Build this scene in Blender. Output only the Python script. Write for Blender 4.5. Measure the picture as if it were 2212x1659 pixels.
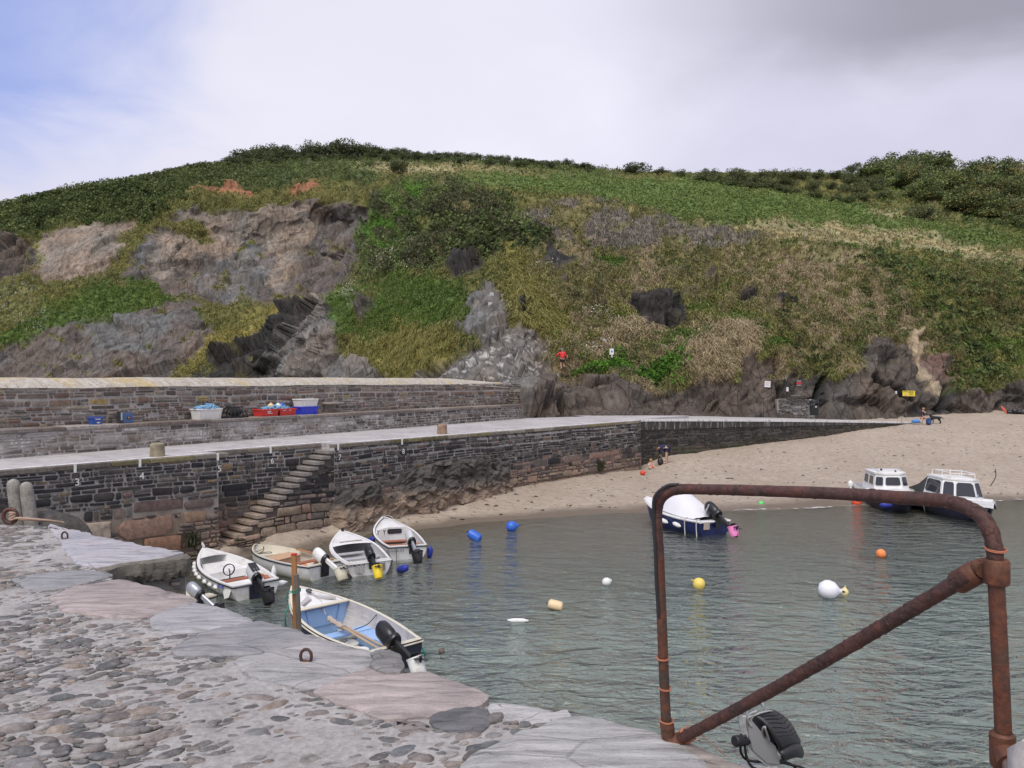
import bpy, bmesh, math, random
import numpy as np
from mathutils import Vector, Matrix, Euler
from mathutils.bvhtree import BVHTree

for _o in list(bpy.data.objects):
    bpy.data.objects.remove(_o, do_unlink=True)
SC = bpy.context.scene
COL = SC.collection
random.seed(7)
RNG = np.random.default_rng(7)
R = math.radians

# ---------------------------------------------------------------- camera
EYE = 6.0            # metres above the harbour water (z = 0)
F, CX, HY, WPX = 1703.0, 1106.0, 818.0, 2212.0
cam_d = bpy.data.cameras.new('camera'); cam = bpy.data.objects.new('camera', cam_d); COL.objects.link(cam)
cam.location = (0, 0, EYE); cam.rotation_euler = (R(90), 0, 0)
cam_d.sensor_width = 36.0; cam_d.lens = 36.0 * F / WPX
cam_d.shift_y = -(829.5 - HY) / WPX
cam_d.clip_start = 0.05; cam_d.clip_end = 6000
SC.camera = cam

# ---------------------------------------------------------------- node helper
def nd(nt, typ, props=None, **ins):
    n = nt.nodes.new(typ)
    for k, v in (props or {}).items(): setattr(n, k, v)
    for k, v in ins.items():
        s = n.inputs[int(k[1:])] if (k[0] == 'i' and k[1:].isdigit()) else n.inputs[k.replace('_', ' ')]
        if isinstance(v, bpy.types.NodeSocket): nt.links.new(v, s)
        elif isinstance(v, bpy.types.Node): nt.links.new(v.outputs[0], s)
        elif isinstance(v, (tuple, list)) and len(v) == 3 and s.type == 'RGBA': s.default_value = (*v, 1)
        else: s.default_value = v
    return n
def ramp(nt, fac, stops, interp='LINEAR'):
    n = nt.nodes.new('ShaderNodeValToRGB'); nt.links.new(fac, n.inputs[0])
    cr = n.color_ramp; cr.interpolation = interp
    while len(cr.elements) < len(stops): cr.elements.new(0.5)
    for e, (p, c) in zip(cr.elements, stops):
        e.position = p; e.color = (*c, 1) if len(c) == 3 else c
    return n.outputs[0]
def mixc(nt, fac, a, b, mode='MIX'):
    n = nt.nodes.new('ShaderNodeMix'); n.data_type = 'RGBA'; n.blend_type = mode; n.clamp_factor = True
    for s, v in ((n.inputs[0], fac), (n.inputs[6], a), (n.inputs[7], b)):
        if isinstance(v, bpy.types.NodeSocket): nt.links.new(v, s)
        elif isinstance(v, (tuple, list)): s.default_value = (*v, 1) if len(v) == 3 else v
        else: s.default_value = v
    return n.outputs[2]
def mth(nt, op, a, b=0.0, c=0.0, clamp=False):
    n = nt.nodes.new('ShaderNodeMath'); n.operation = op; n.use_clamp = clamp
    for i, v in enumerate((a, b, c)):
        if isinstance(v, bpy.types.NodeSocket): nt.links.new(v, n.inputs[i])
        else: n.inputs[i].default_value = v
    return n.outputs[0]

# ---------------------------------------------------------------- world: overcast with a blue gap to the left
SUN_EL, SUN_AZ = R(56), R(203)      # azimuth measured clockwise from +Y
W = bpy.data.worlds.new('World'); SC.world = W; W.use_nodes = True
wt = W.node_tree; wt.nodes.clear()
sky = nd(wt, 'ShaderNodeTexSky', dict(sky_type='NISHITA', sun_disc=False, sun_elevation=SUN_EL, sun_rotation=SUN_AZ, air_density=1.0, dust_density=1.5, ozone_density=2.0))
tc = nd(wt, 'ShaderNodeTexCoord')
D = tc.outputs['Generated']
sep = nd(wt, 'ShaderNodeSeparateXYZ', Vector=D)
zc = mth(wt, 'MAXIMUM', sep.outputs[2], 0.0)
proj = nd(wt, 'ShaderNodeCombineXYZ', X=mth(wt, 'DIVIDE', sep.outputs[0], mth(wt, 'ADD', zc, 0.22)), Y=mth(wt, 'DIVIDE', sep.outputs[1], mth(wt, 'ADD', zc, 0.22)), Z=0.0)
n1 = nd(wt, 'ShaderNodeTexNoise', Vector=proj.outputs[0], Scale=0.75, Detail=6.0, Roughness=0.5, Distortion=0.25)
n2 = nd(wt, 'ShaderNodeTexNoise', Vector=proj.outputs[0], Scale=2.6, Detail=7.0, Roughness=0.55, Distortion=0.4)
def lobe(px, py, k0, k1):
    v = Vector(((px - CX) / F, 1, (HY - py) / F)).normalized()
    d = nd(wt, 'ShaderNodeVectorMath', dict(operation='DOT_PRODUCT'), i0=D, i1=tuple(v)).outputs['Value']
    return nd(wt, 'ShaderNodeMapRange', dict(interpolation_type='SMOOTHSTEP'), Value=d, From_Min=k0, From_Max=k1).outputs[0]
cl = mixc(wt, nd(wt, 'ShaderNodeMapRange', Value=n1.outputs[0], From_Min=0.36, From_Max=0.66).outputs[0], (4.7, 4.65, 5.9), (6.7, 6.6, 7.7))
cl = mixc(wt, mth(wt, 'MULTIPLY', nd(wt, 'ShaderNodeMapRange', Value=n2.outputs[0], From_Min=0.42, From_Max=0.66).outputs[0], 0.6), cl, (5.1, 5.1, 6.3))
wob = mth(wt, 'MULTIPLY', mth(wt, 'SUBTRACT', n2.outputs[0], 0.5), 0.5)
yc = mth(wt, 'MAXIMUM', sep.outputs[1], 0.05); uu_w = mth(wt, 'DIVIDE', sep.outputs[0], yc); vv_w = mth(wt, 'DIVIDE', sep.outputs[2], yc)
def smap(v, a, b): return nd(wt, 'ShaderNodeMapRange', dict(interpolation_type='SMOOTHSTEP'), Value=v, From_Min=a, From_Max=b).outputs[0]
bright = mth(wt, 'ADD', lobe(640, 150, 0.85, 1.0), mth(wt, 'MULTIPLY', wob, 0.8), clamp=True)
cl = mixc(wt, mth(wt, 'MULTIPLY', bright, 0.55), cl, (7.2, 7.1, 7.8))
front = smap(sep.outputs[1], 0.0, 0.2)
dv = mth(wt, 'ADD', vv_w, mth(wt, 'MULTIPLY', mth(wt, 'SUBTRACT', n1.outputs[0], 0.5), 0.35)); dv = mth(wt, 'ADD', dv, mth(wt, 'MULTIPLY', wob, 0.22))
dark = mth(wt, 'MULTIPLY', mth(wt, 'MULTIPLY', smap(dv, 0.33, 0.46), smap(uu_w, 0.05, 0.55)), front)
cl = mixc(wt, mth(wt, 'MULTIPLY', dark, 0.9), cl, (2.5, 2.45, 3.0))
bm_ = mth(wt, 'ADD', mth(wt, 'MULTIPLY', uu_w, -1.0), mth(wt, 'MULTIPLY', wob, 0.9))
blue = mth(wt, 'MULTIPLY', mth(wt, 'MULTIPLY', smap(bm_, 0.30, 0.68), smap(mth(wt, 'ADD', vv_w, mth(wt, 'MULTIPLY', wob, 0.3)), 0.20, 0.38)), front)
skyb = mixc(wt, 0.6, sky.outputs[0], (3.0, 3.7, 7.9))
cl = mixc(wt, mth(wt, 'MULTIPLY', blue, 0.9), cl, skyb)
nd(wt, 'ShaderNodeOutputWorld', Surface=nd(wt, 'ShaderNodeBackground', Color=cl, Strength=0.1).outputs[0])

# ---------------------------------------------------------------- sun behind cloud: weak and wide
sd = bpy.data.lights.new('sun', 'SUN'); sd.energy = 2.1; sd.angle = R(35); sd.color = (1.0, 0.95, 0.88)
so = bpy.data.objects.new('sun', sd); COL.objects.link(so)
_dir = Vector((math.sin(SUN_AZ) * math.cos(SUN_EL), math.cos(SUN_AZ) * math.cos(SUN_EL), math.sin(SUN_EL)))
so.rotation_euler = (-_dir).to_track_quat('-Z', 'Y').to_euler()
vs = SC.view_settings; SC.display_settings.display_device = 'sRGB'
vs.view_transform = 'Standard'; vs.look = 'None'; vs.gamma = 1; vs.exposure = 0.38; vs.use_curve_mapping = False
SC.cycles.max_bounces = 6; SC.cycles.transparent_max_bounces = 12; SC.cycles.use_denoising = True

# ---------------------------------------------------------------- geometry helpers
def P(px, py, d): return Vector(((px - CX) / F * d, d, EYE - (py - HY) / F * d))
def G(px, py, z):
    return P(px, py, (EYE - z) * F / (py - HY))

class MB:
    """collects shapes, builds one mesh"""
    def __init__(s): s.v = []; s.f = []; s.m = []; s.c = []; s.mi = 0; s.col = (1, 1, 1)
    def add(s, vs_, fs):
        b = len(s.v); s.v += [tuple(v) for v in vs_]; s.c += [s.col] * len(vs_)
        for f in fs: s.f.append(tuple(b + i for i in f)); s.m.append(s.mi)
    def box(s, c, size, rot=None, bev=0.0, taper=1.0):
        hx, hy, hz = (q / 2 for q in size); M = (rot.to_matrix() if isinstance(rot, Euler) else rot) if rot else Matrix.Identity(3)
        vs_ = []; b = min(bev, hx * .9, hy * .9, hz * .9)
        if b <= 0:
            for z, t in ((-hz, 1), (hz, taper)):
                for x, y in ((-hx, -hy), (hx, -hy), (hx, hy), (-hx, hy)): vs_.append((x * t, y * t, z))
            fs = [(3, 2, 1, 0), (4, 5, 6, 7), (0, 1, 5, 4), (1, 2, 6, 5), (2, 3, 7, 6), (3, 0, 4, 7)]
        else:
            def ring(z, x, y, k, t): return [((-x + k) * t, -y * t, z), ((x - k) * t, -y * t, z), (x * t, (-y + k) * t, z), (x * t, (y - k) * t, z), ((x - k) * t, y * t, z), ((-x + k) * t, y * t, z), (-x * t, (y - k) * t, z), (-x * t, (-y + k) * t, z)]
            vs_ = ring(-hz, hx - b, hy - b, b * .5, 1) + ring(-hz + b, hx, hy, b, 1) + ring(hz - b, hx, hy, b, taper) + ring(hz, hx - b, hy - b, b * .5, taper)
            fs = [tuple(range(7, -1, -1)), tuple(range(24, 32))]
            for k in range(3):
                for i in range(8): j = (i + 1) % 8; fs.append((k * 8 + i, k * 8 + j, k * 8 + 8 + j, k * 8 + 8 + i))
        c = Vector(c); s.add([M @ Vector(v) + c for v in vs_], fs)
    def tube(s, pts, r, n=8, cap=True, closed=False, jit=0.0):
        pts = [Vector(p) for p in pts]; m = len(pts); rs = r if isinstance(r, (list, tuple)) else [r] * m
        vs_ = []; prev = None
        for i, p in enumerate(pts):
            if closed: t = pts[(i + 1) % m] - pts[i - 1]
            else: t = pts[min(i + 1, m - 1)] - pts[max(i - 1, 0)]
            if t.length < 1e-9: t = Vector((0, 0, 1))
            t.normalize()
            if prev is None:
                a = Vector((0, 0, 1)) if abs(t.z) < .9 else Vector((1, 0, 0)); u = t.cross(a).normalized()
            else: u = (prev - t * prev.dot(t)); u = u.normalized() if u.length > 1e-6 else t.orthogonal().normalized()
            prev = u; w = t.cross(u)
            for k in range(n):
                a = 2 * math.pi * k / n; rr = rs[i] * (1 + random.uniform(-jit, jit))
                vs_.append(p + (u * math.cos(a) + w * math.sin(a)) * rr)
        fs = []
        for i in range(m if closed else m - 1):
            i2 = (i + 1) % m
            for k in range(n): k2 = (k + 1) % n; fs.append((i * n + k, i * n + k2, i2 * n + k2, i2 * n + k))
        if cap and not closed: fs.append(tuple(range(n - 1, -1, -1))); fs.append(tuple((m - 1) * n + k for k in range(n)))
        s.add(vs_, fs)
    def cyl(s, a, b, r0, r1=None, n=12): s.tube([a, b], [r0, r0 if r1 is None else r1], n)
    def lathe(s, prof, M=None, n=16, cap=True):
        M = M or Matrix.Identity(4); vs_ = []; fs = []
        for r_, z in prof:
            for k in range(n): a = 2 * math.pi * k / n; vs_.append(M @ Vector((r_ * math.cos(a), r_ * math.sin(a), z)))
        for i in range(len(prof) - 1):
            for k in range(n): k2 = (k + 1) % n; fs.append((i * n + k, i * n + k2, (i + 1) * n + k2, (i + 1) * n + k))
        if cap: fs.append(tuple(range(n - 1, -1, -1))); fs.append(tuple((len(prof) - 1) * n + k for k in range(n)))
        s.add(vs_, fs)
    def ell(s, c, r, rot=None, n=14, m=9, e=1.0):
        M = (rot.to_matrix() if isinstance(rot, Euler) else rot) if rot else Matrix.Identity(3); c = Vector(c); vs_ = []; fs = []
        for i in range(m + 1):
            a = -math.pi / 2 + math.pi * i / m
            sg = lambda q: math.copysign(abs(q) ** e, q)
            for k in range(n):
                b = 2 * math.pi * k / n
                vs_.append(M @ Vector((r[0] * sg(math.cos(a)) * sg(math.cos(b)), r[1] * sg(math.cos(a)) * sg(math.sin(b)), r[2] * sg(math.sin(a)))) + c)
        for i in range(m):
            for k in range(n): k2 = (k + 1) % n; fs.append((i * n + k, i * n + k2, (i + 1) * n + k2, (i + 1) * n + k))
        s.add(vs_, fs)
    def prism(s, poly, z0, z1):
        n = len(poly); vs_ = [(x, y, z0) for x, y in poly] + [(x, y, z1) for x, y in poly]
        s.add(vs_, [tuple(range(n - 1, -1, -1)), tuple(range(n, 2 * n))] + [(i, (i + 1) % n, n + (i + 1) % n, n + i) for i in range(n)])
    def quad(s, a, b, c, d): s.add([a, b, c, d], [(0, 1, 2, 3)])
    def plate(s, poly, thick):
        """3D polygon given a thickness along its normal"""
        poly = [Vector(p) for p in poly]; n = len(poly)
        nn = Vector((0, 0, 0))
        for i in range(n): nn += (poly[i] - poly[0]).cross(poly[(i + 1) % n] - poly[0])
        nn = nn.normalized() * thick
        s.add(poly + [p - nn for p in poly], [tuple(range(n)), tuple(range(2 * n - 1, n - 1, -1))] + [((i + 1) % n, i, n + i, n + (i + 1) % n) for i in range(n)])
    def xf(s, M, i0=0):
        for i in range(i0, len(s.v)): s.v[i] = tuple(M @ Vector(s.v[i]))
    def build(s, name, mat, parent=None, smooth=True, org=None, ang=40):
        me = bpy.data.meshes.new(name); v = s.v
        if org is not None: v = [(a - org[0], b - org[1], c - org[2]) for a, b, c in v]
        me.from_pydata(v, [], s.f); mats = mat if isinstance(mat, (list, tuple)) else [mat]
        for q in mats: me.materials.append(q)
        if len(mats) > 1: me.polygons.foreach_set('material_index', s.m)
        if any(c != (1, 1, 1) for c in s.c):
            at = me.color_attributes.new('col', 'FLOAT_COLOR', 'POINT'); at.data.foreach_set('color', np.array([(*c, 1) for c in s.c], 'f').ravel())
        me.update()
        if smooth: me.shade_smooth(); me.set_sharp_from_angle(angle=R(ang))
        o = bpy.data.objects.new(name, me); COL.objects.link(o)
        if parent is not None: o.parent = parent
        return o

def mesh_np(name, V, Fc, mat, col=None, parent=None, smooth=True, sharp=None, uv=None):
    V = np.asarray(V, 'f'); Fc = np.asarray(Fc, 'i'); k = Fc.shape[1]
    me = bpy.data.meshes.new(name); me.vertices.add(len(V)); me.vertices.foreach_set('co', V.ravel())
    me.loops.add(Fc.size); me.loops.foreach_set('vertex_index', Fc.ravel())
    me.polygons.add(len(Fc)); me.polygons.foreach_set('loop_start', np.arange(0, Fc.size, k, dtype='i'))
    me.materials.append(mat)
    if col is not None:
        col = np.asarray(col, 'f'); col = np.hstack([col, np.ones((len(col), 1), 'f')]) if col.shape[1] == 3 else col
        at = me.color_attributes.new('col', 'FLOAT_COLOR', 'POINT'); at.data.foreach_set('color', col.ravel())
    me.update(calc_edges=True); me.validate()
    if smooth:
        me.shade_smooth()
        if sharp: me.set_sharp_from_angle(angle=R(sharp))
    o = bpy.data.objects.new(name, me); COL.objects.link(o)
    if parent is not None: o.parent = parent
    return o

def tag(o, label=None, cat=None, group=None, kind=None):
    if label: o['label'] = label
    if cat: o['category'] = cat
    if group: o['group'] = group
    if kind: o['kind'] = kind
    return o
def thing(name, label, cat, loc=(0, 0, 0), rot=(0, 0, 0), group=None):
    o = bpy.data.objects.new(name, None); COL.objects.link(o); o.location = loc; o.rotation_euler = rot; o.empty_display_size = .2
    return tag(o, label, cat, group)
def MW(o): return Matrix.Translation(o.location) @ o.rotation_euler.to_matrix().to_4x4()

_TAB = np.random.default_rng(99).random((64, 64, 64)).astype('f')
def vnoise(p, s=0):
    p = np.asarray(p, 'f') + np.float32(s * 7.31); i = np.floor(p).astype('i8'); f = p - i; f = f * f * (3 - 2 * f); i &= 63; j = (i + 1) & 63
    def g(a, b, c): return _TAB[a, b, c]
    x0, y0, z0 = i.T; x1, y1, z1 = j.T; fx, fy, fz = f.T
    a = g(x0, y0, z0) * (1 - fx) + g(x1, y0, z0) * fx; b = g(x0, y1, z0) * (1 - fx) + g(x1, y1, z0) * fx
    c = g(x0, y0, z1) * (1 - fx) + g(x1, y0, z1) * fx; d = g(x0, y1, z1) * (1 - fx) + g(x1, y1, z1) * fx
    return (a * (1 - fy) + b * fy) * (1 - fz) + (c * (1 - fy) + d * fy) * fz
def fbm(p, oct=4, s=0, gain=.5):
    p = np.asarray(p, 'f'); t = 0; a = 1; w = 0
    for k in range(oct): t = t + a * (vnoise(p * 2 ** k, s + k * 3) * 2 - 1); w += a; a *= gain
    return t / w
def ridged(p, oct=4, s=0):
    p = np.asarray(p, 'f'); t = 0; a = 1; w = 0
    for k in range(oct): t = t + a * (1 - np.abs(vnoise(p * 2 ** k, s + k * 3) * 2 - 1) * 2); w += a; a *= .5
    return t / w
def facets(p, s=0):
    p = np.asarray(p, 'f'); i = np.floor(p).astype('i8'); best = np.full(len(p), 9e9, 'f'); out = np.zeros(len(p), 'f')
    for dx in (-1, 0, 1):
        for dy in (-1, 0, 1):
            for dz in (-1, 0, 1):
                c = i + (dx, dy, dz); h = (c[:, 0] * 73856093 ^ c[:, 1] * 19349663 ^ c[:, 2] * 83492791) + s * 7919; g = lambda k: _TAB[(h + k * 131) & 63, (h >> 6) & 63, ((h >> 12) + k * 17) & 63]
                r = p - c - np.stack([g(1), g(2), g(3)], 1); d = (r * r).sum(1); m = d < best; best = np.where(m, d, best); v = (r * (np.stack([g(4), g(5), g(6)], 1) - .5)).sum(1) * 1.6 + g(7) - .5; out = np.where(m, v, out)
    return out
def sst(x, a, b): t = np.clip((x - a) / (b - a), 0, 1); return t * t * (3 - 2 * t)
def inpoly(x, y, poly):
    r = np.zeros(x.shape, bool); n = len(poly); j = n - 1
    for i in range(n):
        xi, yi = poly[i]; xj, yj = poly[j]
        if yi != yj: r ^= ((yi > y) != (yj > y)) & (x < (xj - xi) * (y - yi) / (yj - yi) + xi)
        j = i
    return r

# ---------------------------------------------------------------- materials
def base_mat(name):
    m = bpy.data.materials.new(name); m.use_nodes = True; nt = m.node_tree; nt.nodes.clear()
    out = nt.nodes.new('ShaderNodeOutputMaterial'); b = nt.nodes.new('ShaderNodeBsdfPrincipled'); nt.links.new(b.outputs[0], out.inputs[0])
    return m, nt, b
def setc(nt, b, **k):
    for n, v in k.items():
        s = b.inputs[n.replace('_', ' ')]
        if isinstance(v, bpy.types.NodeSocket): nt.links.new(v, s)
        elif isinstance(v, tuple) and len(v) == 3: s.default_value = (*v, 1)
        else: s.default_value = v
def bump(nt, h, strength=.3, dist=.02): return nd(nt, 'ShaderNodeBump', Height=h, Strength=strength, Distance=dist).outputs[0]
def simple(name, rgb, rough=.5, metal=0.0, var=.18, scale=6.0, bmp=0.0, dirt=None, dscale=3.0, dlo=.52, dhi=.7, spec=.5):
    m, nt, b = base_mat(name); t = nd(nt, 'ShaderNodeTexCoord').outputs['Object']
    n = nd(nt, 'ShaderNodeTexNoise', Vector=t, Scale=scale, Detail=5.0, Roughness=.6).outputs[0]
    c = mixc(nt, n, tuple(q * (1 - var) for q in rgb), tuple(min(1, q * (1 + var)) for q in rgb))
    if dirt:
        n2 = nd(nt, 'ShaderNodeTexNoise', Vector=t, Scale=dscale, Detail=8.0, Roughness=.7).outputs[0]
        c = mixc(nt, nd(nt, 'ShaderNodeMapRange', Value=n2, From_Min=dlo, From_Max=dhi).outputs[0], c, dirt)
    setc(nt, b, Base_Color=c, Roughness=rough, Metallic=metal); b.inputs['Specular IOR Level'].default_value = spec
    if bmp: setc(nt, b, Normal=bump(nt, n, bmp, .02))
    return m
def vcol(name, rough=.85, scale=12.0, var=.35, bmp=.4, bdist=.02, vscale=(1, 1, 1), spec=.3, scale2=60.0):
    m, nt, b = base_mat(name); t = nd(nt, 'ShaderNodeTexCoord').outputs['Object']
    t = nd(nt, 'ShaderNodeMapping', Vector=t, Scale=vscale).outputs[0]
    a = nd(nt, 'ShaderNodeAttribute', dict(attribute_name='col'))
    n = nd(nt, 'ShaderNodeTexNoise', Vector=t, Scale=scale, Detail=8.0, Roughness=.65).outputs[0]
    n2 = nd(nt, 'ShaderNodeTexNoise', Vector=t, Scale=scale2, Detail=3.0, Roughness=.6).outputs[0]
    k = nd(nt, 'ShaderNodeMapRange', Value=n, From_Min=.25, From_Max=.75, To_Min=1 - var, To_Max=1 + var).outputs[0]
    k2 = nd(nt, 'ShaderNodeMapRange', Value=n2, From_Min=.25, From_Max=.75, To_Min=1 - var * .5, To_Max=1 + var * .5).outputs[0]
    k = mth(nt, 'MULTIPLY', k, k2)
    c = nd(nt, 'ShaderNodeVectorMath', dict(operation='SCALE'), i0=a.outputs['Color'], Scale=k).outputs[0]
    setc(nt, b, Base_Color=c, Roughness=rough, Normal=bump(nt, mth(nt, 'ADD', n, mth(nt, 'MULTIPLY', n2, .4)), bmp, bdist)); b.inputs['Specular IOR Level'].default_value = spec
    return m
# ================================================================ SETTING: hillside
DP = [(-800,520,210),(-800,700,170),(-800,900,140),(0,445,150),(0,520,143),(0,600,131),(0,640,128),(0,720,119),(0,820,112),(200,400,150),(200,470,141),(200,500,136),(200,600,127),(200,680,116),(200,720,112),(200,820,106),
(400,362,165),(400,385,150),(400,420,141),(400,520,135),(400,640,124),(400,700,113),(400,820,104),(600,340,220),(600,365,180),(600,395,150),(600,480,142),(600,600,132),(560,660,118),(600,720,106),(600,820,97),
(760,335,230),(740,360,190),(740,390,154),(740,480,145),(720,560,136),(660,640,119),(700,650,89),(720,720,80),(720,820,74),(830,560,92),(820,640,84),(850,720,78),(850,810,72),(880,470,108),(860,400,130),(950,400,118),(1000,450,100),
(1000,520,90),(980,600,80),(980,700,71),(960,800,63),(1050,640,70),(1050,720,64),(1060,800,58),(1080,850,55),(1080,900,53),(900,365,180),(900,340,225),(1050,380,150),(1050,345,215),(1100,420,112),(1110,500,90),(1150,600,76),
(1200,700,69),(1216,780,63.5),(1216,800,61.5),(1216,840,57.5),(1216,900,54),(1300,400,140),(1300,365,200),(1300,440,112),(1300,520,88),(1300,600,78),(1300,700,71),(1350,790,64),(1350,880,58),(1450,420,135),(1450,380,175),(1450,470,106),(1450,530,88),(1450,640,75),(1450,720,70),(1450,800,65),(1450,900,60),
(1650,375,180),(1650,420,140),(1650,470,112),(1650,515,92),(1650,600,79),(1650,700,72),(1650,800,66.5),(1650,850,64.5),(1650,905,63),(1850,375,180),(1850,430,145),(1850,500,112),(1850,535,94),(1850,600,82),(1850,700,75),(1850,800,69),(1850,900,66),
(2050,375,180),(2050,450,145),(2050,530,110),(2050,560,92),(2050,650,82),(2050,760,75.5),(2050,850,71),(2050,905,69),(2212,372,185),(2212,480,140),(2212,550,108),(2212,580,91),(2212,680,83),(2212,780,78),(2212,890,74),(2700,400,190),(2700,560,112),(2700,600,98),(2700,760,88),(2700,900,82),(3100,600,105),(3100,900,88)]
_dp = np.array(DP, float)
def rbf_fit(XY, Z, reg=1e-3):
    d = np.sqrt(((XY[:, None] - XY[None]) ** 2).sum(-1)); n = len(XY)
    A = np.zeros((n + 3, n + 3)); A[:n, :n] = d + np.eye(n) * reg; A[:n, n] = 1; A[:n, n + 1:] = XY; A[n, :n] = 1; A[n + 1:, :n] = XY.T
    w = np.linalg.solve(A, np.concatenate([Z, [0, 0, 0]])); return XY, w
def rbf(fit, Q):
    XY, w = fit; out = np.empty(len(Q)); n = len(XY)
    for k in range(0, len(Q), 40000):
        q = Q[k:k + 40000]; d = np.sqrt(((q[:, None] - XY[None]) ** 2).sum(-1)); out[k:k + 40000] = d @ w[:n] + w[n] + q @ w[n + 1:]
    return out
_fit = rbf_fit(np.stack([_dp[:, 0] / 1000, _dp[:, 1] / 500], 1), np.log(_dp[:, 2]))
SKY_PTS = [(-900,535),(-300,480),(0,446),(100,420),(200,401),(300,387),(340,378),(400,364),(500,352),(600,342),(700,338),(850,335),(1000,341),(1200,357),(1310,366),(1400,372),(1500,374),(1600,372),(1850,375),(2212,374),(3100,396)]
def ysky(u): return np.interp(u, [p[0] for p in SKY_PTS], [p[1] for p in SKY_PTS])
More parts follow.
